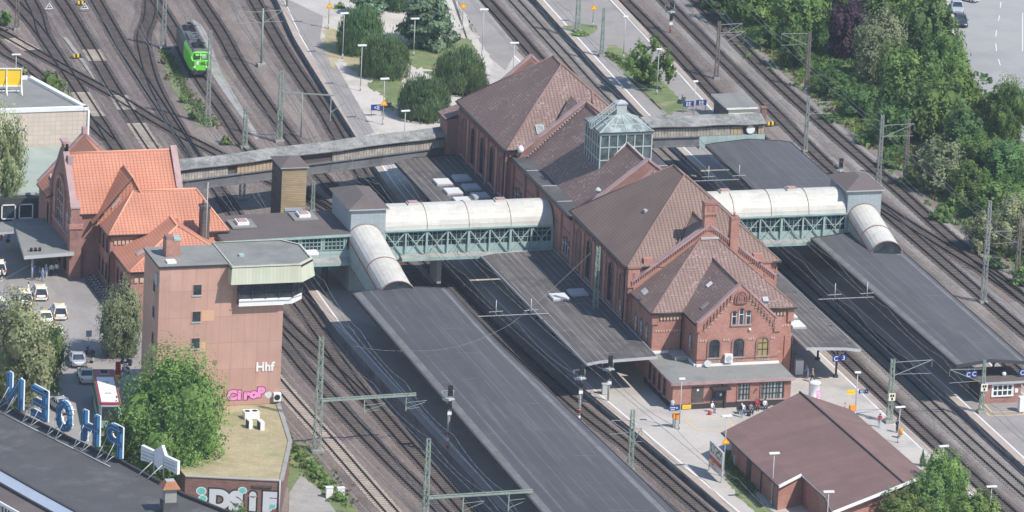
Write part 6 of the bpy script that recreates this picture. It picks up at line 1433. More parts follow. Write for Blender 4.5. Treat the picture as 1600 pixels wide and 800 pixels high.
CROWNS = {
 'broad1': (crown_mesh('crown','broad',6500,.050,1), trunk_mesh('trunk',1)), 'broad2': (crown_mesh('crown','broad',6500,.050,2,14,.2), trunk_mesh('trunk',2)),
 'broad3': (crown_mesh('crown','broad',7000,.048,3,22,.15), trunk_mesh('trunk',3)), 'fine': (crown_mesh('crown','broad',30000,.023,14,34,.08), trunk_mesh('trunk',4)),
 'open': (crown_mesh('crown','open',2300,.045,5,20), trunk_mesh('trunk',5,9,.5,.04)), 'fineopen': (crown_mesh('crown','broad',13000,.034,16,26,.12), trunk_mesh('trunk',6,8)),
 'yew1': (crown_mesh('crown','yew',7000,.045,7), trunk_mesh('trunk',7,3,.3)), 'yew2': (crown_mesh('crown','yew',7000,.045,8), trunk_mesh('trunk',8,3,.3)),
 'cedar': (crown_mesh('crown','cedar',7000,.048,9,26), trunk_mesh('trunk',9,5,.6)), 'bush1': (crown_mesh('crown','bush',1100,.075,10,9), trunk_mesh('trunk',10,4,.2,.03)),
 'bush2': (crown_mesh('crown','bush',1300,.065,11,12), trunk_mesh('trunk',11,4,.2,.03)), 'cone': (crown_mesh('crown','cone',1500,.05,12,14), trunk_mesh('trunk',12,2,.3,.05)),
}
def tree(kind, base, R, H, leaf, label, cat='tree', name=None, group=None, rz=None):
    cm, tm = CROWNS[kind]
    name = name or ('bush' if cat == 'bush' else 'tree')
    t = thing(name, label, cat, base, random.uniform(0, 6.28) if rz is None else rz, group)
    c = bpy.data.objects.new('crown', cm); COL.objects.link(c); c.parent = t; c.scale = (R, R, H)
    c.material_slots[0].link = 'OBJECT'; c.material_slots[0].material = LEAF[leaf]
    k = bpy.data.objects.new('stem' if cat == 'bush' else 'trunk', tm); COL.objects.link(k); k.parent = t; k.scale = (R*.8, R*.8, H)
    return t
def scale_at(p):
    return FPX/((Vector(p)-CAMLOC).dot(CF))
def tpx(kind, cx, yb, wpx, hpx, leaf, label, z=0., **k):
    """a tree whose foot stands at photo pixel (cx, yb) and that measures wpx x hpx there"""
    p = at(cx, yb, z); s = scale_at(p); R = wpx/2/s; H = hpx/s/cos(TH)-R*.28
    return tree(kind, p, R, max(H, .6), leaf, label, **k)
# near left
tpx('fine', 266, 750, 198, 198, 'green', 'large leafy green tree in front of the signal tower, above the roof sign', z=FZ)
tpx('fineopen', 20, 632, 136, 160, 'bloom', 'tall pale flowering tree at the left edge beside the taxi rank', z=FZ)
tpx('fineopen', 186, 742, 92, 88, 'green', 'lower bright green tree between the coach and the large leafy tree', z=FZ)
tpx('fineopen', 66, 600, 80, 95, 'mid', 'smaller green tree close beside the pale flowering tree at the taxi rank', z=FZ)
tpx('fineopen', 2, 340, 78, 150, 'bloom', 'pale flowering tree cut by the left edge above the entrance canopy', z=FZ)
tpx('fineopen', 188, 556, 82, 106, 'grey', 'grey green loose tree between the reception building and the tower', z=FZ)
tpx('bush1', 80, 612, 28, 26, 'green', 'low clipped bush at the kerb behind the sign letters', z=FZ, cat='bush')
tpx('bush2', 228, 790, 80, 60, 'mid', 'dark bush under the large tree by the white star sign', z=FZ, cat='bush')
tpx('bush2', 375, 808, 50, 34, 'mid', 'small bush at the foot of the graffiti wall', z=0, cat='bush')
# yard
for a in ((30,135,70,40,'grey','bush growing in front of the yellow billboard'),(78,150,66,50,'mid','tall bush right of the yellow billboard'),(100,170,40,40,'grey','small grey bush at the end of the row by the cream block'),(8,40,34,30,'green','bush at the left edge by the tall yard mast'),
          (286,160,20,16,'green','small weed bush in the yard nearest the locomotive'),(302,186,26,18,'green','low weed bush between the yard tracks'),(322,194,22,14,'mid','weed clump at the foot of the thin lattice mast'),(352,226,26,18,'green','round weed bush just above the wooden bridge'),
          (530,22,40,24,'green','bush at the top of the park beside the warning sign'),(255,100,14,18,'straw','yellowish weeds left of the locomotive'),(262,125,14,14,'straw','dry weeds below the locomotive shadow')):
    tpx('bush2', *a[:4], a[4], a[5], cat='bush')
for a in ((600,118,80,66,'yew1','rounded dark yew in the middle of the park'),(563,82,74,70,'yew2','rounded dark yew at the upper left of the park, behind the middle one'),(662,184,82,66,'yew2','rounded dark yew nearest the wooden bridge'),(717,142,84,68,'yew1','rounded dark yew nearest the north hall'),(746,152,38,36,'yew2','small dark yew beside the roof of the north hall')):
    tpx(a[4], *a[:4], 'yew', a[5], z=PZ, cat='tree', name='yew_tree', group='dark yews of the station park')
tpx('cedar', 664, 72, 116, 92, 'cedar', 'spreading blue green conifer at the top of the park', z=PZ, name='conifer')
tpx('cedar', 575, 25, 70, 55, 'cedar', 'blue green conifer cut by the top edge above the yews', z=PZ, name='conifer')
tpx('yew2', 625, 14, 60, 40, 'yew', 'dark evergreen cut by the top edge left of the spreading conifer', z=PZ)
tpx('open', 1014, 138, 84, 84, 'mid', 'airy small tree in the grass bed of the eastern platform', z=PZ)
tpx('bush1', 1005, 128, 40, 22, 'green', 'low bush under the airy platform tree', z=PZ, cat='bush')
tpx('bush2', 905, 54, 40, 10, 'green', 'weeds around the foot of the green lattice mast', z=PZ, cat='bush')
# bottom right
tpx('fineopen', 1472, 806, 84, 96, 'green', 'bright green tree right of the maroon roof', z=PZ)
tpx('broad3', 1408, 842, 92, 74, 'green', 'green tree in front of the maroon roof at the bottom edge', z=PZ)
tpx('broad2', 1442, 830, 80, 80, 'mid', 'mid green tree between two brighter ones at the bottom right', z=PZ)
tpx('broad1', 1524, 840, 96, 72, 'green', 'green tree cut by the bottom edge below the platform lamp', z=PZ)
tpx('broad2', 1575, 860, 60, 50, 'mid', 'low green tree in the bottom right corner', z=PZ)
for a in ((1441,728,12,28,'left slim dark cypress behind the maroon roof'),(1455,730,18,24,'right dark cypress behind the maroon roof'),(1462,738,18,26,'dark cypress touching the bright green tree')):
    tpx('cone', *a[:4], 'yew', a[4], z=PZ, name='cypress_tree')
tpx('bush1', 1148, 718, 44, 30, 'green', 'green bush behind the billboard beside the brick hall', z=PZ, cat='bush')
patch('grass', [(1128,712),(1150,705),(1165,760),(1240,830),(1215,830),(1150,775),(1135,750)], PZ+.012, 'grass', 'grass strip along the brick hall', 'grass')
for k,(x,y,w_,h_) in enumerate(((462,706,22,16),(470,720,26,18),(484,732,30,20),(496,748,34,22),(510,764,30,18),(530,782,36,20),(452,690,16,16))):
    tpx('bush2', x, y, w_, h_, 'green' if k % 2 else 'mid', 'leafy weed bush on the bank below the graffiti terrace, %s from the top' % ('second third fourth fifth sixth lowest topmost'.split()[k]), cat='bush', group='weeds below the terrace')
tpx('bush2', 434, 668, 22, 18, 'mid', 'weeds at the corner of the signal tower by the track', cat='bush')
# wooded bank on the right
BANK = [(1170,40,92,90,'mid','broad1'),(1215,22,84,90,'deep','broad2'),(1246,78,96,104,'mid','broad3'),(1238,108,56,60,'deep','broad1'),(1288,30,70,84,'deep','broad2'),(1322,92,76,84,'purple','broad2'),(1345,50,70,84,'deep','broad1'),(1372,132,100,110,'grey','fineopen'),(1398,56,96,104,'mid','broad3'),(1440,112,110,112,'deep','broad2'),(1452,30,50,60,'mid','broad1'),(1472,150,88,98,'mid','broad3'),(1410,178,110,106,'mid','broad1'),(1500,190,82,84,'green','broad2'),(1450,222,110,104,'mid','broad3'),(1392,226,70,66,'deep','broad1'),(1545,205,60,68,'mid','open'),(1574,214,72,84,'mid','fineopen'),(1502,250,90,80,'deep','broad2'),(1436,258,24,30,'purple','broad1'),(1466,300,84,78,'grey','broad2'),(1530,272,72,60,'mid','broad1'),(1572,280,84,62,'deep','broad3'),(1512,318,74,60,'mid','broad2'),(1560,345,92,70,'mid','broad1'),(1538,392,70,62,'bloom','broad3'),(1590,395,96,84,'bloom','fineopen'),(1600,330,60,66,'mid','broad2'),(1330,140,40,36,'deep','bush1'),(1300,150,70,44,'deep','broad2'),(1345,185,66,50,'deep','broad1'),(1385,262,52,36,'deep','bush2'),(1420,290,44,28,'green','bush1'),(1470,345,50,34,'mid','bush2'),(1192,75,50,40,'mid','bush2'),(1120,14,60,40,'deep','broad1'),(1600,445,60,40,'mid','bush2'),(1490,330,40,30,'green','bush1'),(1555,420,40,26,'deep','bush2'),(1300,190,40,24,'deep','bush1'),(1350,225,44,26,'mid','bush2')]
WORD = {'mid':'mid green','deep':'deep green','purple':'purple leaved','grey':'pale grey green','green':'bright green','bloom':'white blooming'}
ORD = 'first second third fourth fifth sixth seventh eighth ninth tenth eleventh twelfth thirteenth fourteenth fifteenth sixteenth seventeenth eighteenth nineteenth twentieth'.split()
cnt = {}
for x,y,w_,h_,lf,kd in sorted(BANK, key=lambda q: (q[0]+q[1])):
    kind_ = 'bush' if kd.startswith('bush') else 'tree'; key = (lf,kind_); k = cnt.get(key,0); cnt[key] = k+1
    tot = sum(1 for q in BANK if q[4] == lf and q[5].startswith('bush') == (kind_ == 'bush'))
    lab = 'the only %s %s on the wooded bank' % (WORD[lf],kind_) if tot == 1 else '%s %s on the bank, %s from the upper left of its %d' % (WORD[lf],kind_,ORD[k],tot)
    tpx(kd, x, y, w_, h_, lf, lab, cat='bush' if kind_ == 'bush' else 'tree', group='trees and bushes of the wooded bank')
def tufts(name, label, pts, leaf, size, n, seed):
    rn = random.Random(seed); V = []; F = []; T = []
    for k in range(n):
        x, y, z = pts(rn); t = rn.gauss(.5,.2); s = size*rn.uniform(.6,1.5)
        for q in range(4):
            a = rn.uniform(0,6.28); u = Vector((cos(a),sin(a),0)); up = Vector((rn.gauss(0,.35),rn.gauss(0,.35),1)).normalized(); b = Vector((x+rn.gauss(0,s*.4),y+rn.gauss(0,s*.4),z))
            i = len(V); V.extend([b-u*s*.35, b+u*s*.35, b+u*s*.45+up*s*.9, b-u*s*.3+up*s]); F.append((i,i+1,i+2,i+3)); T.append(min(1,max(0,t+rn.gauss(0,.1))))
    me = bpy.data.meshes.new(name); me.from_pydata([tuple(v) for v in V], [], F); at_ = me.attributes.new('tint','FLOAT','FACE'); at_.data.foreach_set('value', T)
    me.materials.append(LEAF[leaf]); o = bpy.data.objects.new(name, me); COL.objects.link(o); return tag(o, label, 'ground cover', None, 'stuff')
def bank_pts(rn):
    while True:
        x, y = rn.uniform(65.5, 92), rn.uniform(-40, 125)
        if rn.random() < math.exp(-(x-65.5)/9): return x, y, .03
tufts('undergrowth', 'tangled green undergrowth along the foot of the wooded bank', bank_pts, 'deep', .55, 5200, 21)
tufts('weeds', 'dry straw coloured weeds beside the outer track', lambda rn: (rn.gauss(66.6,1.2)+(2 if False else 0), rn.uniform(-45,110), .03), 'straw', .42, 2200, 22)
tufts('weeds', 'green weeds along the edge of the outer track', lambda rn: (rn.gauss(67.5,2.0), rn.uniform(-45,118), .03), 'green', .45, 2600, 23)
YW = [((258,80),(292,150),.05,.45),((292,150),(332,196),.05,.6),((452,702),(540,785),.05,1.0),((950,84),(1010,128),PZ+.02,.35),((1140,720),(1175,770),PZ+.02,.6)]
def yard_pts(rn):
    a, b, z, s_ = rn.choice(YW); p = at(*a,z).lerp(at(*b,z), rn.random()); return p.x+rn.gauss(0,s_), p.y+rn.gauss(0,s_*2.0), z
tufts('weeds', 'scattered weeds along the yard edges and grass beds', yard_pts, 'mid', .22, 1300, 24)

# ------------------------------------------------------------------ masts, lamps, signals, wires
def mast(base, top_h, w0, w1, mat, label, foot=True, name='catenary_mast'):
    w0, w1 = w0*.78, w1*.72
    t = thing(name, label, 'mast', base); mb = MB(); n = max(5, int(top_h/1.0)); C4 = ((-1,-1),(1,-1),(1,1),(-1,1))
    P = lambda k, c: Vector((c[0]*lerp(w0,w1,k/n)/2, c[1]*lerp(w0,w1,k/n)/2, top_h*k/n))
    for c in C4: mb.beam(P(0,c), P(n,c), .085, .085)
    for k in range(n):
        for q in range(4):
            a, b = C4[q], C4[(q+1)%4]; mb.beam(P(k,a),P(k+1,b) if k % 2 else P(k+1,b), .05, .04); mb.beam(P(k,b) if k % 2 else P(k+1,a), P(k+1,a) if k % 2 else P(k+1,b), .045, .04)
    mb.build('lattice', [mat], t, offset=(0,0,0))
    if foot:
        mb = MB(); mb.box(-w0*.9,w0*.9,-w0*.9,w0*.9,-.2,.35); mb.build('foot', ['concrete'], t, offset=(0,0,0))
    return t
def arm(t, parts, mat='mast_grey', name='arm'):
    """parts: world segments (p, q, thickness)"""
    mb = MB()
    for p, q, r in parts: mb.beam(p, q, r, r)
    return mb.build(name, [mat], t)
def cantilever(t, z, reach, side=1, mat='mast_pale', tip_dy=0.):
    b = world_of(t); p = b+Vector((0,0,z)); e = p+Vector((reach*side,tip_dy,.1)); low = p+Vector((.2*side,0,-1.7))
    arm(t, [(p,e,.07),(low,e,.07),(low+Vector((0,0,.2)),low+Vector((reach*.95*side,tip_dy,.1)),.05),(e,e+Vector((0,0,-.9)),.04)], mat, 'cantilever')
def mpx(bx, by, tx, ty, label, w0=.75, w1=.45, mat='mast', z=0., foot=True):
    p = at(bx, by, z); s = scale_at(p); return mast(p, (by-ty)/s/cos(TH), w0, w1, mat, label, foot)
m1 = mpx(495,706,503,525,'green lattice mast with a long beam, beside the signal tower tracks', 1.1, .6)
b1 = world_of(m1); z1 = 6.3
e1 = at(650,617,z1); s1 = b1+Vector((0,0,z1))
arm(m1, [(s1,e1,.22),(s1+Vector((0,0,.25)),e1+Vector((0,0,.25)),.10)] + [(s1.lerp(e1,k/12), s1.lerp(e1,(k+.5)/12)+Vector((0,0,.25)),.05) for k in range(12)], 'mast', 'beam')
for k in (.47,.9): q = s1.lerp(e1,k); arm(m1, [(q,q-Vector((0,0,1.9)),.12),(q-Vector((0,0,1.6)),q+Vector((2.4,.2,-1.0)),.05),(q-Vector((0,0,.9)),q+Vector((2.6,.2,-.8)),.05),(q-Vector((0,0,1.7)),q+Vector((1.8,.2,-1.6)),.04)], 'mast', 'hanger')
m2 = mpx(662,858,672,684,'green lattice mast with a long beam at the bottom edge', .9, .5)
b2 = world_of(m2); z2 = 6.1; s2 = b2+Vector((0,0,z2)); e2 = at(832,768,z2)
arm(m2, [(s2,e2,.22),(s2+Vector((0,0,.25)),e2+Vector((0,0,.25)),.10)], 'mast', 'beam')
for k in (.35,.78): q = s2.lerp(e2,k); arm(m2, [(q,q-Vector((0,0,2.2)),.12),(q-Vector((0,0,1.8)),q+Vector((2.4,.2,-1.0)),.05),(q-Vector((0,0,.9)),q+Vector((2.6,.2,-.8)),.05)], 'mast', 'hanger')
MS = [
 (984,736,987,640,.75,.5,'mast',0,'green lattice mast beside the plaza platform edge',[(6.3,2.6,-1),(5.2,1.2,1)]),
 (1389,660,1394,560,.8,.5,'mast',PZ,'green lattice mast with number plate standing by the plaza walkers',[(7.6,5.0,1)]),
 (1533,645,1542,562,.7,.3,'mast',PZ,'slender lattice mast with number plate beside the brick kiosk',[(5.6,4.4,-1)]),
 (1536,474,1546,314,.75,.45,'mast_pale',0,'tall pale lattice mast right of the eastern canopy',[]),
 (1372,292,1378,180,.7,.42,'mast_pale',0,'pale lattice mast beside the eastern lift tower',[(8.6,4.6,1)]),
 (1414,284,1421,187,.6,.4,'mast_rust',0,'brown lattice mast at the foot of the bank near the eastern lift tower',[]),
 (1589,430,1597,338,.6,.4,'mast_rust',0,'brown lattice mast at the right edge by the blooming trees',[(6.0,3.6,-1)]),
 (1260,140,1267,50,.6,.4,'mast_rust',0,'brown lattice mast with arms at the edge of the upper bank',[(8.2,4.2,-1)]),
 (1258,238,1263,152,.55,.38,'mast_pale',0,'pale lattice mast between the two outer eastern tracks',[(7.0,3.4,1)]),
 (1119,124,1125,34,.6,.4,'mast_rust',0,'brown lattice mast beside the hut with cantilevers over the tracks',[(8.0,3.4,1),(6.8,3.9,1)]),
 (26,47,28,-30,.65,.4,'mast_rust',0,'brown lattice mast in the upper left corner of the yard',[]),
 (255,76,261,-10,.8,.5,'mast_pale',0,'pale lattice mast standing left of the green locomotive',[]),
 (324,194,331,49,.75,.42,'mast_pale',0,'tall pale lattice mast right of the green locomotive',[]),
 (382,232,384,167,.8,.5,'mast',0,'green lattice mast just above the wooden bridge',[]),
 (436,222,443,112,.85,.55,'mast',0,'green lattice mast with a beam to the island platform',[]),
 (488,332,490,283,.55,.4,'mast',0,'short green lattice mast right of the timber lift tower',[]),
 (902,50,906,-40,.75,.5,'mast',PZ,'green lattice mast in the weedy platform patch',[]),
 (940,88,944,13,.6,.3,'mast',PZ,'slim green lattice mast on the eastern platform',[]),
 (930,482,933,385,.7,.5,'mast',5.6,'green lattice mast rising through the western canopy',[]),
 (378,312,380,270,.8,.8,'mast',0,'stout green lattice post under the wooden bridge',[]),
]
for bx,by,tx,ty,w0,w1,mt,z,lab,arms in MS:
    t = mpx(bx,by,tx,ty,lab,w0,w1,mt,z,foot=z<2)
    for za, re, sd in arms: cantilever(t, za, re, sd)
    if 'number plate' in lab:
        b = world_of(t); mb = MB(); mb.box(b.x-.42,b.x+.42,b.y-.52,b.y-.47,b.z+2.9,b.z+3.85,0); mb.box(b.x-.25,b.x-.02,b.y-.54,b.y-.52,b.z+3.4,b.z+3.7,1); mb.box(b.x+.05,b.x+.26,b.y-.54,b.y-.52,b.z+3.4,b.z+3.7,1); mb.box(b.x-.1,b.x+.12,b.y-.54,b.y-.52,b.z+3.0,b.z+3.3,1); mb.build('number_plate', ['cream','black'], t)
    if 'beam to the island' in lab:
        b = world_of(t); p, q = b+Vector((0,0,7.0)), at(523,149,7.0); arm(t, [(p,q,.16)], 'mast', 'beam'); arm(t, [(q+Vector((-.5,0,0)),q+Vector((-.5,0,-3.6)),.12),(q+Vector((-.5,0,-2.4)),q+Vector((2.0,.5,-1.0)),.07)], 'mast', 'hanger')
# tubular masts
for bx,by,tx,ty,lab in ((408,104,412,14,'thin tubular mast with arms between the two curved yard tracks'),(448,20,449,-40,'thin tubular mast cut by the top edge')):
    p = at(bx,by,0); s = scale_at(p); h = (by-ty)/s/cos(TH); t = thing('catenary_mast', lab, 'mast', p)
    mb = MB(); mb.tube((0,0,0),(0,0,h),.17,.12,8); mb.build('pole', ['mast'], t, offset=(0,0,0)); mb = MB(); mb.box(-.6,.6,-.6,.6,0,.5); mb.build('foot', ['concrete'], t, offset=(0,0,0))
    for zz, re, sd in ((h-.5,3.8,-1),(h-.4,2.9,1)): cantilever(t, zz, re, sd)
for bx,by,hh,lab in ((470,216,6.5,'thin grey post beside the wooden bridge above the tracks'),(245,30,5.0,'thin post with wires at the weedy track end')):
    t = thing('post', lab, 'post', at(bx,by,0)); mb = MB(); mb.tube((0,0,0),(0,0,hh),.09,.07,6); mb.build('pole', ['mast'], t, offset=(0,0,0))
# lamps
def make_lamp(H, wide):
    t = thing('platform_lamp', 'lamp', 'lamp', (0,0,0), 0, 'platform lamps'); mb = MB(); mb.tube((0,0,0),(0,0,H),.075,.05,7); mb.tube((0,0,0),(0,0,.7),.11,n=7); mb.build('pole', ['mast_grey'], t, offset=(0,0,0))
    mb = MB(); mb.box(-wide/2,wide/2,-.18,.18,H-.02,H+.14); mb.box(-wide/2+.05,wide/2-.05,-.14,.14,H-.06,H-.02,1); mb.build('lamp_head', ['white','mast_grey'], t, offset=(0,0,0)); return t
LA, LB = make_lamp(6.3, 1.25), make_lamp(6.3, .75)
LM = [(535,92,22,PZ,'A','lamp in the dry grass left of the upper yew'),(563,142,72,PZ,'A','lamp in front of the middle yew, at the path edge'),(598,195,124,PZ,'A','lamp with yellow triangle beside the blue E signs'),(631,232,174,PZ,'A','lamp half hidden behind the wooden bridge'),(513,45,-25,PZ,'A','lamp pole with yellow triangle at the upper left of the park'),(646,87,30,PZ,'A','lamp pole behind the middle yew'),
      (722,47,-20,PZ,'A','lamp pole with yellow triangle on the east edge of the park'),(753,87,16,PZ,'A','lamp on the eastern park path'),(801,128,68,PZ,'A','lamp close to the north hall roof'),(974,92,27,PZ,'B','lamp on the eastern platform above the airy tree'),(1026,148,78,PZ,'B','lamp in front of the airy platform tree'),(1083,192,128,PZ,'B','lamp over the blue number boards on the eastern platform'),(926,42,-20,PZ,'A','lamp pole with yellow triangle near the slim green mast'),
      (1061,671,592,PZ,'B','lamp with blue and yellow signs in front of the brick annex'),(1130,745,650,PZ,'A','lamp with yellow triangle at the billboard'),(1336,650,582,PZ,'B','lamp with blue and yellow signs right of the advertising column'),(1403,692,636,PZ,'A','lamp with yellow bin nearest the walking man in black'),(1470,765,697,PZ,'A','lamp among the trees right of the maroon roof'),(1545,826,760,PZ,'A','lamp at the platform edge in the bottom right corner'),(1205,790,708,PZ,'A','lamp against the maroon roof, left of two'),(1290,848,768,PZ,'A','lamp at the bottom edge in front of the brick hall'),(24,128,86,bt,'A','lamp behind the yellow billboard')]
LAMPS = {}
for bx,by,ty,z,k,lab in LM:
    p = at(bx,by,z); h = (by-ty)/scale_at(p)/cos(TH)
    if 'yellow billboard' in lab: p = at(24,140,0); h = (140-86)/scale_at(p)/cos(TH)
    LAMPS[lab] = place(LB if k == 'B' else LA, USED, p, random.uniform(-.15,.15), lab, (1,1,h/6.3))
def on_pole(bx, by, z, h, name, lab, cat, draw, mats, dy=-.15):
    p = at(bx,by,z); mb = MB(); draw(mb); o = mb.build(name, mats, None, offset=(0,0,0)); o.location = (p.x,p.y+dy,p.z+h); return tag(o, lab, cat)
def tri(mb):
    for i,(s,y,m_) in enumerate(((.52,0,0),(.30,-.035,1))): P=[(-s,y,-s*.6),(s,y,-s*.6),(0,y,s)]; mb.poly(P,m_); mb.poly([(q[0],q[1]+.03,q[2]) for q in P][::-1],m_)
    for a,b in (((-.52,0,-.31),(.52,0,-.31)),((.52,0,-.31),(0,0,.52)),((0,0,.52),(-.52,0,-.31))): mb.beam(Vector(a)+Vector((0,.015,0)),Vector(b)+Vector((0,.015,0)),.035,.035,0)
for bx,by,h,lab in ((598,195,3.1,'yellow warning triangle on the lamp by the E signs'),(513,45,3.4,'yellow warning triangle on the lamp at the upper left of the park'),(722,47,3.6,'yellow warning triangle on the lamp at the east edge of the park'),(926,42,2.9,'yellow warning triangle on the lamp near the slim green mast'),(1130,745,4.4,'yellow warning triangle on the lamp at the billboard')):
    on_pole(bx,by,PZ,h,'warning_sign',lab,'sign',tri,['orange','yellow'])
for (bx,by,dx,dz,w_,hh,m_,lab) in ((1061,671,-.85,2.75,1.2,.62,'blue','blue direction board on the lamp before the brick annex'),(1061,671,.75,2.85,1.1,.5,'yellow','yellow board on the lamp before the brick annex'),(1336,650,.85,3.1,1.2,.5,'blue','blue direction board on the lamp right of the advertising column'),(1336,650,-.75,3.1,1.0,.6,'yellow','yellow board on the lamp right of the advertising column')):
    p = at(bx,by,PZ); mb = MB(); mb.box(-w_/2,w_/2,-.04,.04,-hh/2,hh/2,0)
    if m_ == 'blue':
        for k in range(3): mb.box(-w_*.36+k*.22,-w_*.36+k*.22+.15,-.05,-.04,.02,.16,1)
        mb.box(w_*.25,w_*.38,-.05,-.04,-.05,.12,1); mb.box(-w_*.36,w_*.1,-.05,-.04,-.2,-.12,1)
    else: mb.box(-w_*.36,w_*.36,-.05,-.04,-.05,.02,2)
    o = mb.build('platform_sign', [m_,'white','orange'], None, offset=(0,0,0)); o.location = (p.x+dx,p.y-.12,p.z+dz); tag(o, lab, 'sign')
def letter_sign(px_, py_, z, text, lab, w_=.85, rod=0):
    p = at(px_,py_,z); t = thing('platform_sign', lab, 'sign', p); mb = MB(); mb.box(-w_/2,w_/2,-.06,.06,-w_/2,w_/2); mb.build('board', ['blue'], t, offset=(0,0,0))
    o = lettering('lettering', text, w_*1.05, (p.x,p.y-.075,p.z-w_*.36), (1,0,0), (0,0,1), 'white', t, .01)
    if rod: 
        mb = MB(); mb.tube((0,0,w_/2),(0,0,w_/2+rod),.04); mb.build('rod', ['mast_grey'], t, offset=(0,0,0)) if rod > 0 else mb.build('rod', ['mast_grey'], t, offset=(0,0,0))
for a in ((1306,560,4.1,'C','blue C sign hanging left under the canopy by the advertising column',.8,.7),(1318,558.5,4.1,'3','blue 3 sign hanging beside the C sign by the advertising column',.8,.7),(1513,585,4.4,'C','left blue C sign under the canopy end by the kiosk',.75,.8),(1522,584,4.4,'C','blue C sign nearest the lattice mast by the kiosk',.75,.8),(1597,582,4.4,'C','blue C sign at the right edge beyond the kiosk',.75,.8)): letter_sign(*a)
def board_on_posts(px_, py_, texts, lab, w_=.8):
    p = at(px_,py_,PZ); n = len(texts); t = thing('platform_sign', lab, 'sign', p); mb = MB(); mb.box(-w_*n/2,w_*n/2,-.06,.06,.9,.9+w_); mb.build('board', ['blue'], t, offset=(0,0,0))
    mb = MB(); mb.tube((-w_*n/2+.1,.05,0),(-w_*n/2+.1,.05,1.6),.05); mb.tube((w_*n/2-.1,.05,0),(w_*n/2-.1,.05,1.6),.05); mb.build('posts', ['mast_grey'], t, offset=(0,0,0))
    lettering('lettering', texts, w_*1.0, (p.x,p.y-.08,p.z+.9+w_*.15), (1,0,0), (0,0,1), 'white', t, .01)
board_on_posts(588,182,'◄E' if False else '<E','blue sign with an arrow and letter E beside the park lamp')
board_on_posts(1075,176,'EE','blue sign with white characters left of the platform lamp by the old bridge',.75)
board_on_posts(1095,174,'EE','blue sign with white characters right of the platform lamp by the old bridge',.75)
def bench(px_, py_, lab, rz=0, z=PZ, L=2.2):
    t = thing('bench', lab, 'bench', at(px_,py_,z), rz); mb = MB(); mb.box(-L/2,L/2,-.25,.22,.42,.48); mb.build('seat', ['steel_dark'], t, offset=(0,0,0)); mb = MB(); mb.box(-L/2,L/2,.2,.26,.5,.9); mb.build('backrest', ['steel_dark'], t, offset=(0,0,0))
    for s in (-1,1):
        mb = MB(); mb.box(s*L*.38-.05,s*L*.38+.05,-.22,.2,0,.42); mb.build('leg', ['mast_grey'], t, offset=(0,0,0))
    return t
bench(603,172,'dark bench behind the park lamp with the triangle', .4); bench(1068,160,'dark bench left of the blue boards on the eastern platform', 1.2); bench(1166,646,'bench against the brick annex under the left waiting people', 0, PZ, 2.4); bench(1188,640,'bench against the brick annex under the right waiting people', 0, PZ, 2.4)
# signals
def signal(bx, by, h, lab, z=0., red=True):
    p = at(bx,by,z); t = thing('signal', lab, 'signal', p); mb = MB(); mb.tube((0,0,0),(0,0,h),.13,.1,7)
    for k in range(8): mb.box(-.2,.2,-.12,-.1,h*.3+k*.35,h*.3+.05+k*.35)
    mb.tube((-.2,-.11,h*.25),(-.2,-.11,h),.02); mb.tube((.2,-.11,h*.25),(.2,-.11,h),.02); mb.build('mast', ['mast_grey'], t, offset=(0,0,0))
    if red:
        for k in range(3): 
            mb = MB(); mb.tube((0,0,.3+k*.8),(0,0,.7+k*.8),.15,n=7); mb.build('stripe', ['red' if k != 1 else 'white'], t, offset=(0,0,0))
    for k, (zz, w_, hh) in enumerate(((h-.3,.55,1.3),(h-2.1,.45,1.0))):
        mb = MB(); mb.box(-w_/2,w_/2,-.25,-.08,zz-hh/2,zz+hh/2)
        for q in range(3): mb.lathe((-.12+.24*(q%2),-.27,zz-hh*.3+q*hh*.3), [(.1,0),(.13,-.12)], 8, 0, 'y')
        mb.build('signal_head', ['black'], t, offset=(0,0,0))
    mb = MB(); mb.box(-.25,.25,-.22,-.18,h-3.3,h-2.9); mb.build('plate', ['white'], t, offset=(0,0,0))
    mb = MB(); mb.box(-.7,.7,.15,.8,h-1.6,h-1.5); mb.tube((-.7,.8,h-1.5),(-.7,.8,h-.6),.03); mb.tube((.7,.8,h-1.5),(.7,.8,h-.6),.03); mb.tube((-.7,.8,h-.6),(.7,.8,h-.6),.03); mb.build('platform', ['mast_grey'], t, offset=(0,0,0)); return t
signal(904,668,7.6,'signal with red white striped post between canopy and plaza platform'); signal(950,626,5.4,'signal on the plaza platform in front of the western canopy', PZ, False); signal(699, 703, 7.7,'signal with red white plate in front of the long canopy', PZ, True); signal(1047,52,4.6,'signal with red white striped post between the upper eastern tracks'); signal(1311,300,4.4,'dark signal behind the eastern lift tower', 0, False); signal(750,812,3.4,'signal at the bottom edge beside the long beam', 0, False) if False else None
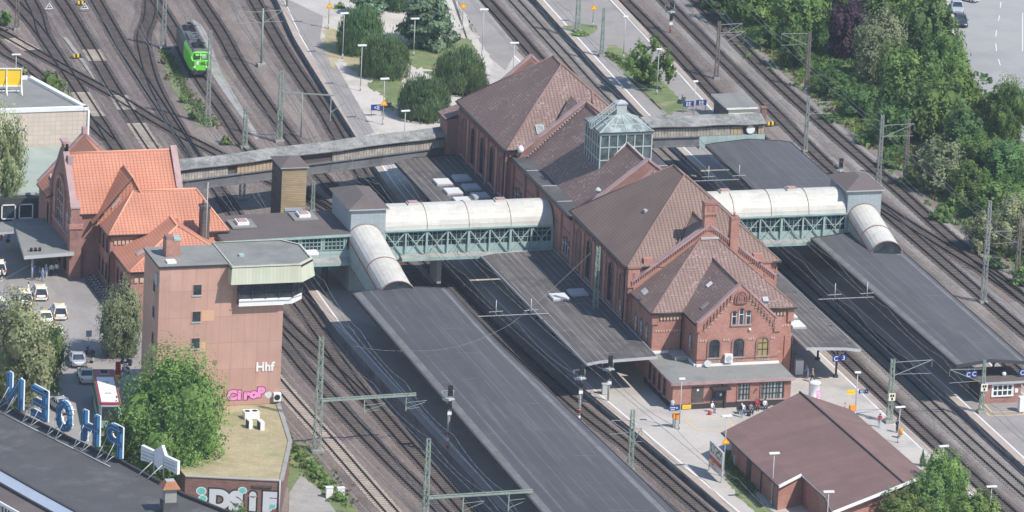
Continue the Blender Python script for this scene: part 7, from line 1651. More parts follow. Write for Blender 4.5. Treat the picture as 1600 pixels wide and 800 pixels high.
# small things in the yard
for k,(x,y,lab) in enumerate(((127,7,'yellow striped point lever nearest the top of the yard'),(120,90,'yellow striped point lever beside the diagonal track'),(1205,196,'yellow striped point lever by the end of the eastern wooden bridge'))):
    t = thing('point_lever', lab, 'lever', at(x,y,.1)); mb = MB()
    for q in range(4): mb.box(-.55+.28*q,-.55+.28*q+.28,-.2,.2,.1,.5,q%2)
    mb.build('weight', ['yellow','black'], t, offset=(0,0,0)); mb = MB(); mb.box(-.9,.9,-.35,.35,0,.1); mb.build('base', ['steel_dark'], t, offset=(0,0,0))
for x,y,lab in ((77,18,'left white triangular shunting sign'),(132,18,'right white triangular shunting sign')):
    t = thing('track_sign', lab, 'sign', at(x,y,.1)); mb = MB()
    for s,yy,m_ in ((.62,0,0),(.36,-.03,1),(.16,-.06,0)): P=[(-s,yy,.75-s*.6),(s,yy,.75-s*.6),(0,yy,.75+s)]; mb.poly(P,m_); mb.poly([(q[0],q[1]+.02,q[2]) for q in P][::-1],m_)
    mb.build('plate', ['white','black'], t, offset=(0,0,0)); mb = MB(); mb.tube((0,.05,0),(0,.05,.6),.05); mb.build('post', ['mast_grey'], t, offset=(0,0,0))
BS = thing('buffer_post', 'rusty red post at the end of the eastern wooden bridge', 'post', at(1192,190,0)); mb = MB(); mb.box(-.35,.35,-.35,.35,0,2.0); mb.box(-.45,.45,-.45,.45,2.0,2.15); mb.build('post', ['ridge_brown'], BS, offset=(0,0,0))
for x,y,lab in ((514,778,'small white trackside cabinet among the weeds'),(532,779,'white marker post beside the ramp weeds'),(1152,728,'grey cabinet against the brick hall wall'),(945,616,'grey cabinet at the foot of the plaza signal'),(1297,80,'grey relay box on the upper bank')):
    p = at(x,y,PZ if x in (1152,945) else 0); t = thing('cabinet', lab, 'cabinet', p); mb = MB(); mb.box(-.4,.4,-.25,.25,.1,1.3); mb.box(-.45,.45,-.3,.3,1.3,1.38); mb.build('casing', ['mast_grey' if 'grey' in lab else 'white'], t, offset=(0,0,0)); mb = MB(); mb.box(-.42,.42,-.27,.27,0,.1); mb.build('base', ['concrete'], t, offset=(0,0,0))
# overhead wires
def wire(pts, label, r=.036, name='overhead_wire', sag=0.):
    mb = MB(); P = []
    for a, b in zip(pts, pts[1:]):
        for k in range(8): t = k/8; P.append(Vector(a).lerp(Vector(b), t)-Vector((0,0,sag*4*t*(1-t))))
    P.append(Vector(pts[-1]))
    for a, b in zip(P, P[1:]): mb.tube(a, b, r, n=4)
    o = mb.build(name, ['wire']); return tag(o, label, 'wire')
for x, lab in ((29.3,'over the track east of the main building'),(33.6,'over the track beside the eastern platform'),(-11.3,'over the track west of the main building'),(-15.0,'over the track beside the long canopy'),(-33.4,'over the track left of the long canopy'),(55.4,'over the inner eastern through track'),(60.4,'over the outer eastern through track'),(-37.6,'over the track next to the signal tower'),(-33.0,'over the straight yard track'),(-20.0,'over the track of the green locomotive'),(-43.0,'over the outermost west track'),(50.0,'over the track at the outer edge of the eastern platform')):
    TRK = {29.3:11,33.6:12,-11.3:9,-15.0:8,-33.4:5,55.4:14,60.4:15,-37.6:2,-33.0:4,-20.0:7,-43.0:10,50.0:13}[x]; lo_,hi_ = min(p[1] for p in TRACKS[TRK][1]), max(p[1] for p in TRACKS[TRK][1]); ys = [y for y in [210-20*k for k in range(21)] if lo_-5 <= y <= hi_+5]; X = resample(TRACKS[TRK][1], ys)
    wire([(a,y,6.0) for a, y in zip(X, ys)], 'thin contact wire '+lab); wire([(a,y,7.3) for a, y in zip(X, ys)], 'sagging carrier wire '+lab, .032, sag=.7)
wire([at(550,540,7), at(640,548,7.2), at(720,540,7.6), at(800,505,8.5), at(930,388,11.5)], 'long span wire from the long canopy to the mast on the western canopy', 0.024, 'span_wire', .25)
wire([at(840,413,9), at(930,388,11.2)], 'pale stay wire left of the mast on the western canopy', .05, 'span_wire') if False else None
for zz in (6.9,):
    for (a,b,lab) in (((-16.5,-41),(-7.5,-41),'short span beam across the two tracks south of the white bridge'),((28,-40),(36.5,-40),'short span beam across the tracks east of the south hall'),((28,12),(36.5,12),'short span beam across the tracks north of the eastern footbridge')):
        t = thing('span_beam', lab, 'beam', ((a[0]+b[0])/2,a[1],0)); mb = MB(); mb.beam((a[0],a[1],zz-1.4),(b[0],b[1],zz-1.4),.07); 
        mb.build('beam', ['mast_grey'], t)
        mb = MB()
        for k in (.25,.75): x = lerp(a[0],b[0],k); mb.tube((x,a[1],zz-1.5),(x,a[1],zz+.6),.06); mb.beam((x-.9,a[1],zz-.9),(x+.9,a[1],zz-.85),.06)
        mb.build('hanger', ['mast_grey'], t)

# ------------------------------------------------------------------ locomotive
def frame_at(p, d):
    d = Vector((d[0],d[1],0)).normalized(); return atan2(d.y,d.x)
pf, pb = at(318,121,.36), at(262+18,38,.36)
xl = lambda y: resample(TRACKS[7][1], [y])[0]
yF = 86.2; F0 = Vector((xl(yF),yF,.36)); B0 = Vector((xl(yF+16.2),yF+16.2,.36)); ang = frame_at(F0, B0-F0)
LO = thing('locomotive', 'bright green electric locomotive with grey roof standing in the yard', 'locomotive', F0, ang)
def LB_(mb, name, mats, parent=None):
    return mb.build(name, mats, parent or LO, offset=(0,0,0))
L_, Wd = 16.0, 1.5
def ring(x, w_, z0, z1, zr): return [(x,-w_*.96,z0),(x,-w_,z0+.5),(x,-w_,z1),(x,-w_*.82,zr-.18),(x,-w_*.5,zr),(x,w_*.5,zr),(x,w_*.82,zr-.18),(x,w_,z1),(x,w_,z0+.5),(x,w_*.96,z0)]
secs = [(.45,1.12,.95,2.35,2.42),(.55,1.22,.95,2.4,2.5),(.95,1.38,.95,2.95,3.55),(1.6,Wd,.95,3.15,3.75),(L_-1.6,Wd,.95,3.15,3.75),(L_-.95,1.38,.95,2.95,3.55),(L_-.45,1.12,.95,2.35,2.42)]
R_ = [ring(*s) for s in secs]; mb = MB()
for i,(a,b) in enumerate(zip(R_,R_[1:])):
    for k in range(len(a)-1):
        xm = (secs[i][0]+secs[i+1][0])/2; roof = 2 < k < 6
        mat = (2 if roof and 1.2 < xm else 0)
        if i == 3 and not roof:
            for q,(t0,t1,mm) in enumerate(((0,.42,0),(.42,1,1))):
                P = [Vector(a[k]).lerp(Vector(b[k]),t0),Vector(a[k+1]).lerp(Vector(b[k+1]),t0),Vector(a[k+1]).lerp(Vector(b[k+1]),t1),Vector(a[k]).lerp(Vector(b[k]),t1)]; mb.poly(P, mm)
            continue
        mb.poly([a[k],a[k+1],b[k+1],b[k]], mat)
mb.poly(R_[0],0); mb.poly(R_[-1][::-1],1); LBo = LB_(mb,'body',['green_loco','loco_side','grey_roof'])
for s in (-1,1):
    mb = MB(); y0, y1 = (.12,.95) if s > 0 else (-.95,-.12); mb.poly([(.53,y0,2.55),(.53,y1,2.55),(.86,y1,3.25),(.86,y0,3.25)][::s]); 
    for a,b in (((.51,y0,2.55),(.51,y1,2.55)),((.84,y0,3.28),(.84,y1,3.28)),((.51,y0,2.55),(.84,y0,3.28)),((.51,y1,2.55),(.84,y1,3.28))): mb.beam(a,b,.07,.07,1)
    LB_(mb,'window',['glass_roof' if s < 0 else 'glass','graf_black'])
for y in (-.85,.85,0):
    mb = MB(); z = 1.45 if y else 3.0; mb.lathe((.44 if y else .72,y,z), [(.13,0),(.15,-.08)], 10, 0, 'x') if y else mb.lathe((.62,0,3.12), [(.1,0),(.12,-.1)], 10, 0, 'x'); LB_(mb,'headlight',['white'])
for y in (-.87,.87):
    mb = MB(); mb.lathe((.45,y,1.05), [(.1,0),(.1,-.35),(.24,-.38),(.24,-.45)], 10, 0, 'x'); LB_(mb,'buffer',['steel_dark'])
mb = MB(); mb.box(.4,.9,-1.25,1.25,.35,.95); mb.box(.3,.5,-.25,.25,.6,1.0); LB_(mb,'buffer_beam',['steel_dark'])
for x in (4.2,L_-4.2):
    mb = MB(); mb.box(x-2.2,x+2.2,-1.15,1.15,.3,.95)
    for q in (-1.6,1.6):
        for y in (-1.0,1.0): mb.lathe((x+q,y,.62), [(.62,-.07),(.62,.07)], 16, 0, 'y')
    LB_(mb,'bogie',['steel_dark'])
for x in (3.2,L_-3.6):
    mb = MB(); mb.box(x-1.3,x+1.3,-.8,.8,3.78,3.86); 
    for y in (-.6,.6): mb.beam((x-1.1,y,3.9),(x+.9,y*.6,4.25),.07); mb.beam((x+.9,y*.6,4.25),(x-.8,y*.9,4.35),.06)
    mb.beam((x-.8,-.9,4.38),(x-.8,.9,4.38),.1); mb.beam((x-1.0,-.8,4.38),(x-1.0,.8,4.38),.08)
    for q in (-1,1):
        for y in (-.6,.6): mb.tube((x+q,y,3.8),(x+q,y,4.05),.09)
    LB_(mb,'pantograph',['black'])
for k in range(14):
    mb = MB(); x = 1.9+k*.98; mb.box(x-.18,x+.18,-.75+.2*(k%3),-.35+.3*(k%2),3.74,3.95+.08*(k%3)); LB_(mb,'roof_fitting',['black'])
mb = MB(); mb.box(6.0,9.8,-.85,.85,3.74,3.95); mb.box(6.6,7.4,-.5,.5,3.95,4.05); LB_(mb,'roof_box',['grey_roof'])
for s in (-1,1):
    for q in range(4):
        mb = MB(); y0, y1 = (.88,1.17) if s > 0 else (-1.17,-.88); mb.box(.40,.5,y0,y1,1.6+q*.18,1.68+q*.18); LB_(mb,'grille',['graf_black'])
o = lettering('lettering','NSL',.62,(0,0,0),(0,-1,0),(0,0,1),'graf_black',LO,.01)
V0 = F0
o.matrix_parent_inverse = Matrix.Identity(4)
for v in o.data.vertices: v.co = v.co + V0      # lettering was made relative to the engine's foot
for v in o.data.vertices: v.co = v.co + Vector((.40,-.25,1.75))
mb = MB(); mb.lathe((.43,.35,2.0), [(.28,0),(.28,-.02)], 12, 0, 'x'); LB_(mb,'emblem',['white'])

# ------------------------------------------------------------------ cars and coach
def make_car(kind, paint, label, taxi=False, cat='car', name='parked_car'):
    """nose towards +x, centre at the origin"""
    L_, Wd, Hh = {'estate':(4.7,1.8,1.62),'saloon':(4.75,1.82,1.45)}[kind]; t = thing(name, label, cat, (0,0,0))
    x0, x1, hw, zs = -L_/2, L_/2, Wd/2, .88
    prof = [(x0,.72,.45,.70),(x0+.1,.88,.28,.84),(x0+.6,.97,.24,.92),(x0+1.4,1,.22,.93),(x1-1.7,1,.22,.92),(x1-.9,.98,.22,.84),(x1-.25,.9,.24,.70),(x1,.74,.38,.60)]
    mb = MB(); RR = []
    for x,k,z0,z1 in prof: w_ = hw*k; RR.append([(x,-w_*.92,z0),(x,-w_,z0+.2),(x,-w_,z1-.12),(x,-w_*.9,z1),(x,w_*.9,z1),(x,w_,z1-.12),(x,w_,z0+.2),(x,w_*.92,z0)])
    for a,b in zip(RR,RR[1:]):
        for k in range(8): j=(k+1)%8; mb.poly([a[k],a[j],b[j],b[k]],0,True)
    mb.poly(RR[0],0); mb.poly(RR[-1][::-1],0); mb.build('body',[paint],t,offset=(0,0,0))
    if kind == 'estate': bx = (x0+.12,x0+.42,x1-2.15,x1-1.25)
    else: bx = (x0+.75,x0+1.45,x1-2.25,x1-1.35)
    A = [(bx[0],-hw*.88,zs),(bx[3],-hw*.88,zs),(bx[3],hw*.88,zs),(bx[0],hw*.88,zs)]; B = [(bx[1],-hw*.70,Hh-.06),(bx[2],-hw*.70,Hh-.06),(bx[2],hw*.70,Hh-.06),(bx[1],hw*.70,Hh-.06)]
    mb = MB()
    for k in range(4): j=(k+1)%4; mb.poly([A[k],A[j],B[j],B[k]],0)
    mb.build('window',['glass'],t,offset=(0,0,0))
    mb = MB(); c = Vector(((bx[1]+bx[2])/2,0,Hh+.03)); mb.slab([B[0],B[1],B[2],B[3]],.06,0); Q=[Vector(b).lerp(c,.35)+Vector((0,0,.045)) for b in B]
    for k in range(4): j=(k+1)%4; mb.poly([B[k],B[j],Q[j],Q[k]],0,True)
    mb.poly(Q,0)
    for k in range(4): mb.beam(A[k],B[k],.09,.09)
    for s in (-1,1):
        for f in (.36,.66): mb.beam(Vector(A[0 if s<0 else 3]).lerp(Vector(A[1 if s<0 else 2]),f)+Vector((0,s*.01,0)),Vector(B[0 if s<0 else 3]).lerp(Vector(B[1 if s<0 else 2]),f)+Vector((0,s*.01,0)),.07,.04)
    mb.build('roof',[paint],t,offset=(0,0,0))
    for x in (x0+.85,x1-.9):
        for s in (-1,1):
            mb = MB(); mb.lathe((x,s*hw*.93,.32),[(.2,-.1),(.32,-.09),(.32,.09),(.2,.1)],14,0,'y'); w_ = mb.build('wheel',['black'],t,offset=(0,0,0))
            mb = MB(); mb.lathe((x,s*(hw*.93+.105),.32),[(.19,-.01*s),(.17,.0),(.04,.01*s)],10,0,'y'); mb.build('rim',['mast_grey'],w_,offset=(0,0,0))
    for s in (-1,1):
        mb = MB(); mb.box(x0-.03 if kind=='estate' else x0-.01,x0+.16,s*hw*.74-.11,s*hw*.74+.11,.68,.80 if kind=='saloon' else .86); mb.build('taillight',['red'],t,offset=(0,0,0))
        mb = MB(); mb.box(x1-.28,x1+.0,s*hw*.6-.2,s*hw*.6+.2,.5,.66); mb.build('headlight',['skylight'],t,offset=(0,0,0))
        mb = MB(); mb.box(bx[3]-.35,bx[3]-.2,s*hw*1.0-.02,s*hw*1.12+.02 if s>0 else s*hw*1.0+.02,.86,1.0) if s>0 else mb.box(bx[3]-.35,bx[3]-.2,-hw*1.12,-hw*.98,.86,1.0); mb.build('mirror',[paint],t,offset=(0,0,0))
    mb = MB(); mb.box(x0-.04,x0+.02,-.26,.26,.5,.62); mb.build('number_plate',['white'],t,offset=(0,0,0)); mb = MB(); mb.box(x0-.02,x0+.2,-hw*.8,hw*.8,.28,.42); mb.build('bumper',['steel_dark' if not taxi else paint],t,offset=(0,0,0))
    if taxi: mb = MB(); mb.box(c.x+.2,c.x+.38,-.22,.22,Hh+.05,Hh+.16); mb.build('taxi_sign',['yellow'],t,offset=(0,0,0))
    return t
TX = make_car('estate','taxi','ivory estate taxi',True,'taxi','taxi'); TS = make_car('saloon','taxi','ivory saloon taxi',True,'taxi','taxi'); SV = make_car('saloon','silver','silver saloon'); AN_ = make_car('saloon','anthracite','anthracite saloon'); WH = make_car('estate','white','white estate')
def hd(a, b, z=FZ): p, q = at(*a,z), at(*b,z); return atan2(q.y-p.y,q.x-p.x)
h_ = hd((62,476),(52,440)); h2 = hd((120,575),(108,545))
for pr,px_,py_,hh,lab in ((TX,62,463,h_,'ivory estate taxi nearest the people under the entrance canopy'),(TX,92,493,h_,'ivory estate taxi at the front of the rank beside the dark drain line'),(TX,38,470,h_,'ivory estate taxi between the front one and the left edge'),(TS,70,502,h_,'ivory saloon taxi half hidden by the smaller green tree'),(TS,86,526,h_,'ivory saloon taxi beside the two people loading'),(TX,-3,424,h_,'ivory taxi cut by the left edge near the entrance canopy'),(TX,-4,482,h_,'ivory taxi cut by the left edge above the flowering tree'),(TS,134,592,hd((140,610),(128,570)),'small ivory taxi squeezed between silver saloon and coach')):
    o = place(pr, USED, at(px_,py_,FZ), hh, lab); o['group'] = 'taxis at the rank'
place(SV, USED, at(120,567,FZ), h2, 'silver saloon parked in front of the coach')
dup(SV, at(4,490,FZ), h_, 'silver blue car behind the flowering tree at the left edge'); dup(SV, at(96,640,FZ), hd((96,640),(110,650)), 'silver car partly hidden behind the roof letter O')
hu = hd((1495,10),(1502,40),.06)
dup(SV, at(1495,17,.06), hu, 'silver saloon parked on the street behind the dark one'); place(AN_, USED, at(1501,38,.06), hu, 'dark anthracite saloon parked nearest on the street'); place(WH, USED, at(1508,0,.06), hd((1500,0),(1520,4),.06), 'white estate car cut by the top edge on the street')
p0, p1 = at(163,580,FZ), at(176,642,FZ); d = (p1-p0); d.z = 0; a_ = atan2(d.y,d.x); rp = at(161,577,FZ+3.4); d.normalize()
BU = thing('coach', 'coach with red and white roof and green edged side waiting beside the leafy tree', 'bus', Vector((rp.x,rp.y,FZ))+d*6.5, a_)
def BB(mb, n, mt): return mb.build(n, mt, BU, offset=(0,0,0))
mb = MB(); hl, hw = 6.5, 1.3
mb.prism([(-hl,-hw),(hl-.3,-hw),(hl,-hw*.8),(hl,hw*.8),(hl-.3,hw),(-hl,hw)], .35, 3.2, 0); BB(mb,'body',['mint'])
mb = MB(); mb.prism([(-hl+.02,-hw+.02),(hl-.3,-hw+.02),(hl-.05,-hw*.8),(hl-.05,hw*.8),(hl-.3,hw-.02),(-hl+.02,hw-.02)], 3.2, 3.42, 0); mb.box(-hl+3.2,hl-.5,-hw+.28,hw-.28,3.42,3.50,1); mb.box(-hl+.9,-hl+2.4,-.55,.55,3.42,3.6,2)
for k in range(3): mb.box(-hl+1.0+.45*k,-hl+1.3+.45*k,-.45,.45,3.6,3.66,3)
for x in (-1.2,3): mb.box(x-.25,x+.25,-.35,.35,3.5,3.56,2)
BB(mb,'roof',['maroon','white','mast_grey','black'])
for s in (-1,1):
    mb = MB(); mb.box(-hl+.5,hl-.6,s*hw-.015 if s>0 else -hw-.015,s*hw+.015 if s>0 else -hw+.015,1.5,2.75); BB(mb,'window',['glass'])
    mb = MB(); mb.box(-hl,hl-.3,s*hw-.03 if s>0 else -hw-.03,s*hw+.03 if s>0 else -hw+.03,3.12,3.30); BB(mb,'stripe',['green_loco'])
    for x in (-hl+2.6,hl-2.6): mb = MB(); mb.lathe((x,s*(hw-.1),.5),[(.3,-.14),(.5,-.13),(.5,.13),(.3,.14)],14,0,'y'); BB(mb,'wheel',['black'])
mb = MB(); mb.poly([(hl+.01,-hw*.75,1.3),(hl+.01,hw*.75,1.3),(hl+.01,hw*.75,3.0),(hl+.01,-hw*.75,3.0)]); BB(mb,'windscreen',['glass']); mb = MB(); mb.poly([(-hl-.01,hw*.85,1.7),(-hl-.01,-hw*.85,1.7),(-hl-.01,-hw*.85,2.9),(-hl-.01,hw*.85,2.9)]); BB(mb,'rear_window',['glass'])
# bicycles along the reception building
def bicycle():
    t = thing('bicycle', 'bicycle', 'bicycle', (0,0,0), 0, 'bicycles along the reception building')
    for x in (-.52,.52):
        mb = MB(); A=[2*pi*k/14 for k in range(15)]
        for a,b in zip(A,A[1:]): mb.beam((x+.33*cos(a),0,.34+.33*sin(a)),(x+.33*cos(b),0,.34+.33*sin(b)),.05,.05)
        for k in range(3): a=pi*k/3; mb.beam((x-.32*cos(a),0,.34-.32*sin(a)),(x+.32*cos(a),0,.34+.32*sin(a)),.015,.015)
        mb.build('wheel',['black'],t,offset=(0,0,0))
    mb = MB()
    for a,b in (((-.52,0,.34),(-.12,0,.32)),((-.52,0,.34),(-.2,0,.82)),((-.12,0,.32),(-.22,0,.9)),((-.12,0,.32),(.36,0,.78)),((-.2,0,.8),(.36,0,.82)),((.52,0,.34),(.34,0,.98))): mb.beam(a,b,.045,.045)
    mb.build('frame',['mast_grey'],t,offset=(0,0,0)); mb = MB(); mb.beam((.34,-.3,1.0),(.34,.3,1.0),.04); mb.build('handlebar',['black'],t,offset=(0,0,0)); mb = MB(); mb.box(-.36,-.1,-.08,.08,.9,.97); mb.build('saddle',['black'],t,offset=(0,0,0)); return t
BK = bicycle()
for k in range(15):
    p = Vector((-57.6+.05*sin(k*3.), lerp(-8.6,-23.5,k/14), FZ)); o = place(BK, USED, p, .15*sin(k*7.1)+(.0 if k%3 else .3), 'bicycle in the shaded row along the reception building, %s from the corner turret' % ORD[k])
def scooter(px_, py_, rz, lab, m_):
    t = thing('scooter', lab, 'scooter', at(px_,py_,FZ), rz)
    for x in (-.62,.62): mb = MB(); mb.lathe((x,0,.26),[(.12,-.06),(.26,-.05),(.26,.05),(.12,.06)],12,0,'y'); mb.build('wheel',['black'],t,offset=(0,0,0))
    mb = MB(); mb.box(-.85,-.15,-.17,.17,.35,.72); mb.box(-.2,.4,-.18,.18,.25,.36); mb.beam((.6,0,.3),(.42,0,1.0),.1,.34); mb.build('body',[m_],t,offset=(0,0,0)); mb = MB(); mb.box(-.8,-.1,-.16,.16,.72,.82); mb.build('saddle',['black'],t,offset=(0,0,0)); mb = MB(); mb.beam((.42,-.32,1.02),(.42,.32,1.02),.05); mb.build('handlebar',['black'],t,offset=(0,0,0))
scooter(140,556,2.0,'dark scooter under the blue forecourt sign','steel_dark'); scooter(136,566,2.4,'silver scooter beside the dark one at the blue sign','silver'); scooter(196,582,1.8,'silver scooter in the shade by the signal tower','silver'); scooter(197,570,2.2,'dark scooter in the shade by the signal tower','steel_dark')
# signs, billboard and column
p = at(138,548,FZ); t = thing('street_sign','light blue square sign on a post above the scooters','sign',p); mb = MB(); mb.tube((0,0,0),(0,0,2.4),.05); mb.build('post',['mast_grey'],t,offset=(0,0,0)); mb = MB(); mb.box(-.35,.35,-.06,-.02,1.8,2.6); mb.build('panel',['strip_blue2' if 'strip_blue2' in MT else 'strip_blue'],t,offset=(0,0,0))
p = at(58,560,FZ); t = thing('flag_pole','tall thin pale blue pole beside the flowering tree','pole',p); mb = MB(); mb.tube((0,0,0),(0,0,6.6),.09,.06,6); mb.build('pole',['strip_blue'],t,offset=(0,0,0)); mb = MB(); mb.box(-.2,.2,-.2,.2,0,.2); mb.build('base',['concrete'],t,offset=(0,0,0))
p = at(58,545,FZ)
a, b = at(1108,735,PZ), at(1130,757,PZ); d = (b-a); L=d.length; d.normalize(); nr = Vector((-d.y,d.x,0))*-1
t = thing('billboard','framed billboard with red band at the corner of the brick hall','billboard',a, 0); M_ = Matrix(((d.x,-nr.x,0,0),(d.y,-nr.y,0,0),(0,0,1,0),(0,0,0,1)))
L = 4.6
mb = MB(); mb.M=M_; mb.box(0,L,-.08,.08,.7,3.6); mb.build('panel',['mast_grey'],t,offset=(0,0,0))
mb = MB(); mb.M=M_; mb.poly([(.12,-.09,.8),(L-.12,-.09,.8),(L-.12,-.09,3.5),(.12,-.09,3.5)],0); mb.poly([(.12,-.10,1.6),(L-.12,-.10,1.6),(L-.12,-.10,2.15),(.12,-.10,2.15)],1); mb.poly([(.5,-.105,1.2),(1.5,-.105,1.0),(1.9,-.105,1.5),(1.1,-.105,1.9)],2)
rn = random.Random(5)
for k in range(16): x,z = .4+rn.random()*(L-1),2.4+rn.random()*.9; mb.poly([(x,-.10-.0004*k,z),(x+.3,-.10-.0004*k,z-.1),(x+.35,-.10-.0004*k,z+.2),(x+.1,-.10-.0004*k,z+.3)],3+k%2)
mb.build('poster',['cream','red','orange','ridge_brown','coping'],t,offset=(0,0,0))
mb = MB(); mb.M=M_
for x in (.05,L-.05): mb.box(x-.08,x+.08,-.1,.1,0,3.6)
mb.box(0,L,-.12,.12,3.6,3.72); mb.build('frame',['mast_grey'],t,offset=(0,0,0))
p = at(1271,631,PZ); t = thing('advertising_column','white round advertising column with a pink poster on the plaza','advertising column',p); mb = MB(); mb.lathe((0,0,0),[(.75,0),(.75,.25),(.68,.3),(.68,2.6),(.74,2.65),(.74,2.8),(.3,2.9)],20); mb.build('column',['white'],t,offset=(0,0,0))
mb = MB(); n=6; A=[-1.45+.17*k for k in range(n+1)]; r=.695
for a,b in zip(A,A[1:]): mb.poly([(r*cos(a),r*sin(a),.9),(r*cos(b),r*sin(b),.9),(r*cos(b),r*sin(b),1.9),(r*cos(a),r*sin(a),1.9)],0)
r=.70
for k,(z0,z1,i0,i1) in enumerate(((1.5,1.75,1,3),(1.15,1.35,2,4),(1.35,1.5,3,5))):
    a,b=A[i0],A[i1]; mb.poly([(r*cos(a),r*sin(a),z0),(r*cos(b),r*sin(b),z0),(r*cos(b),r*sin(b),z1),(r*cos(a),r*sin(a),z1)],1)
mb.build('poster',['pink_hot' if 'pink_hot' in MT else 'pink','white'],t,offset=(0,0,0))
for x,y,m_,lab in ((1055,668,'orange','yellow ticket machine on the plaza before the annex'),(1049,640,'skylight_dark','grey display cabinet on a post at the annex corner'),(1331,655,'orange','yellow ticket machine near the pink dressed person'),(1247,585,'skylight','white vending machine under the eastern canopy'),(1406,684,'orange','yellow litter bin on the lamp by the walking man'),(1597,643,'white','white machine at the right edge of the kiosk platform')):
    p = at(x,y,PZ); t = thing('ticket_machine' if 'machine' in lab else ('litter_bin' if 'bin' in lab else 'display_cabinet'),lab,'machine' if 'machine' in lab else ('bin' if 'bin' in lab else 'cabinet'),p); mb = MB()
    if 'bin' in lab: mb.lathe((0,-.25,.5),[(.22,0),(.26,.7),(.1,.75)],10)
    elif 'post' in lab: mb.box(-.4,.4,-.2,.2,1.1,2.2)
    elif 'ticket' in lab: mb.box(-.38,.38,-.3,.3,1.15,1.75); mb.box(-.3,.3,-.25,.25,.2,1.15,1)
    else: mb.box(-.5,.5,-.4,.4,.1,1.9)
    mb.build('casing',[m_,'mast_grey'],t,offset=(0,0,0)); mb = MB(); mb.box(-.3,.3,-.25,.25,0,.2); mb.tube((0,0,0),(0,0,1.1),.06); mb.build('base',['mast_grey'],t,offset=(0,0,0))

# ------------------------------------------------------------------ people
def person_mesh(pose):
    J = {'pelvis':(0,0,.95,.145),'waist':(0,0,1.12,.135),'chest':(0,0,1.32,.165),'neck0':(0,0,1.48,.075),'neck':(0,.01,1.55,.06),'head':(0,.02,1.64,.095),'crown':(0,.02,1.72,.085)}
    E = [('pelvis','waist'),('waist','chest'),('chest','neck0'),('neck0','neck'),('neck','head'),('head','crown')]
    st = {'stand':((.02,-.02),(.02,.03)),'walk':((.28,-.26),(-.25,.25)),'sit':((.42,.40),(.40,.42))}.get(pose,((.02,-.02),(.02,.03)))
    for i,s in enumerate((-1,1)):
        n = 'lr'[i]
        J['hip'+n]=(s*.09,0,.90,.105)
        if pose == 'sit': J['knee'+n]=(s*.12,.45,.52,.075); J['ank'+n]=(s*.12,.42,.10,.05); J['toe'+n]=(s*.12,.60,.04,.04); J['hip'+n]=(s*.09,.02,.56,.105)
        elif pose == 'walk': q=(-1 if i else 1); J['knee'+n]=(s*.10,q*.16,.49,.072); J['ank'+n]=(s*.10,q*.26-(.08 if q<0 else 0),.10,.048); J['toe'+n]=(s*.10,q*.26+.10,.04,.038)
        else: J['knee'+n]=(s*.10,.02,.49,.072); J['ank'+n]=(s*.11,0,.10,.048); J['toe'+n]=(s*.12,.15,.04,.038)
        J['sho'+n]=(s*.19,0,1.42,.07)
        if pose == 'walk': q=(1 if i else -1); J['elb'+n]=(s*.25,q*.10-.03,1.15,.048); J['wri'+n]=(s*.26,q*.22+.03,.93,.034); J['han'+n]=(s*.25,q*.26+.05,.82,.036)
        elif pose == 'sit': J['elb'+n]=(s*.25,.08,1.14,.048); J['wri'+n]=(s*.17,.30,1.0,.034); J['han'+n]=(s*.13,.38,.98,.036)
        elif pose == 'bend': J['elb'+n]=(s*.23,.25,1.10,.048); J['wri'+n]=(s*.2,.42,.95,.034); J['han'+n]=(s*.2,.5,.88,.036)
        else: J['elb'+n]=(s*.26,-.02,1.15,.048); J['wri'+n]=(s*.25,.06,.92,.034); J['han'+n]=(s*.24,.09,.82,.036)
        E += [('pelvis','hip'+n),('hip'+n,'knee'+n),('knee'+n,'ank'+n),('ank'+n,'toe'+n),('chest','sho'+n),('sho'+n,'elb'+n),('elb'+n,'wri'+n),('wri'+n,'han'+n)]
    if pose == 'sit':
        for k in list(J):
            if k in ('pelvis','waist','chest','neck0','neck','head','crown') or k[:3] in ('sho','elb','wri','han'): x,y,z,r=J[k]; J[k]=(x,y,z-.36,r)
    if pose == 'bend':
        for k in ('chest','neck0','neck','head','crown','shol','shor'): x,y,z,r=J[k]; dz=z-1.1; J[k]=(x,y+dz*.55,1.1+dz*.85,r)
    names = list(J); me = bpy.data.meshes.new('person'); me.from_pydata([J[n][:3] for n in names],[(names.index(a),names.index(b)) for a,b in E],[])
    o = bpy.data.objects.new('person',me); COL.objects.link(o); md = o.modifiers.new('skin','SKIN'); md.use_smooth_shade = True
    for i,n in enumerate(names): r = J[n][3]; me.skin_vertices[0].data[i].radius=(r,r*.8 if n in('chest','waist','pelvis') else r); me.skin_vertices[0].data[i].use_root = (n=='pelvis')
    o.modifiers.new('sub','SUBSURF').levels = 1
    dg = bpy.context.evaluated_depsgraph_get(); out = bpy.data.meshes.new_from_object(o.evaluated_get(dg)); bpy.data.objects.remove(o)
    out.name = 'person'; out.materials.clear()
    for k in ('skin','white','blue','black'): out.materials.append(MT[k])
    zo = -.36 if pose == 'sit' else 0; hj = [Vector(J['han'+n][:3]) for n in 'lr']+[Vector(J['wri'+n][:3]) for n in 'lr']
    for p in out.polygons:
        c = p.center; m_ = 1
        if c.z > 1.50+zo - (.10 if pose=='bend' else 0): m_ = 0
        elif min((c-h).length for h in hj) < .075: m_ = 0
        elif c.z < .09: m_ = 3
        elif pose == 'sit': m_ = 2 if (c.z < .62) else 1
        elif c.z < .98 and abs(c.x) < .215: m_ = 2
        p.material_index = m_; p.use_smooth = True
    head = Vector(J['head'][:3]); mb = MB()
    mb.lathe((head.x,head.y-.012,head.z-.03),[(.085,-.02),(.108,.04),(.105,.10),(.075,.15),(.02,.17)],10); h = mb.build('hair',['black']); hm = h.data; bpy.data.objects.remove(h)
    return out, hm
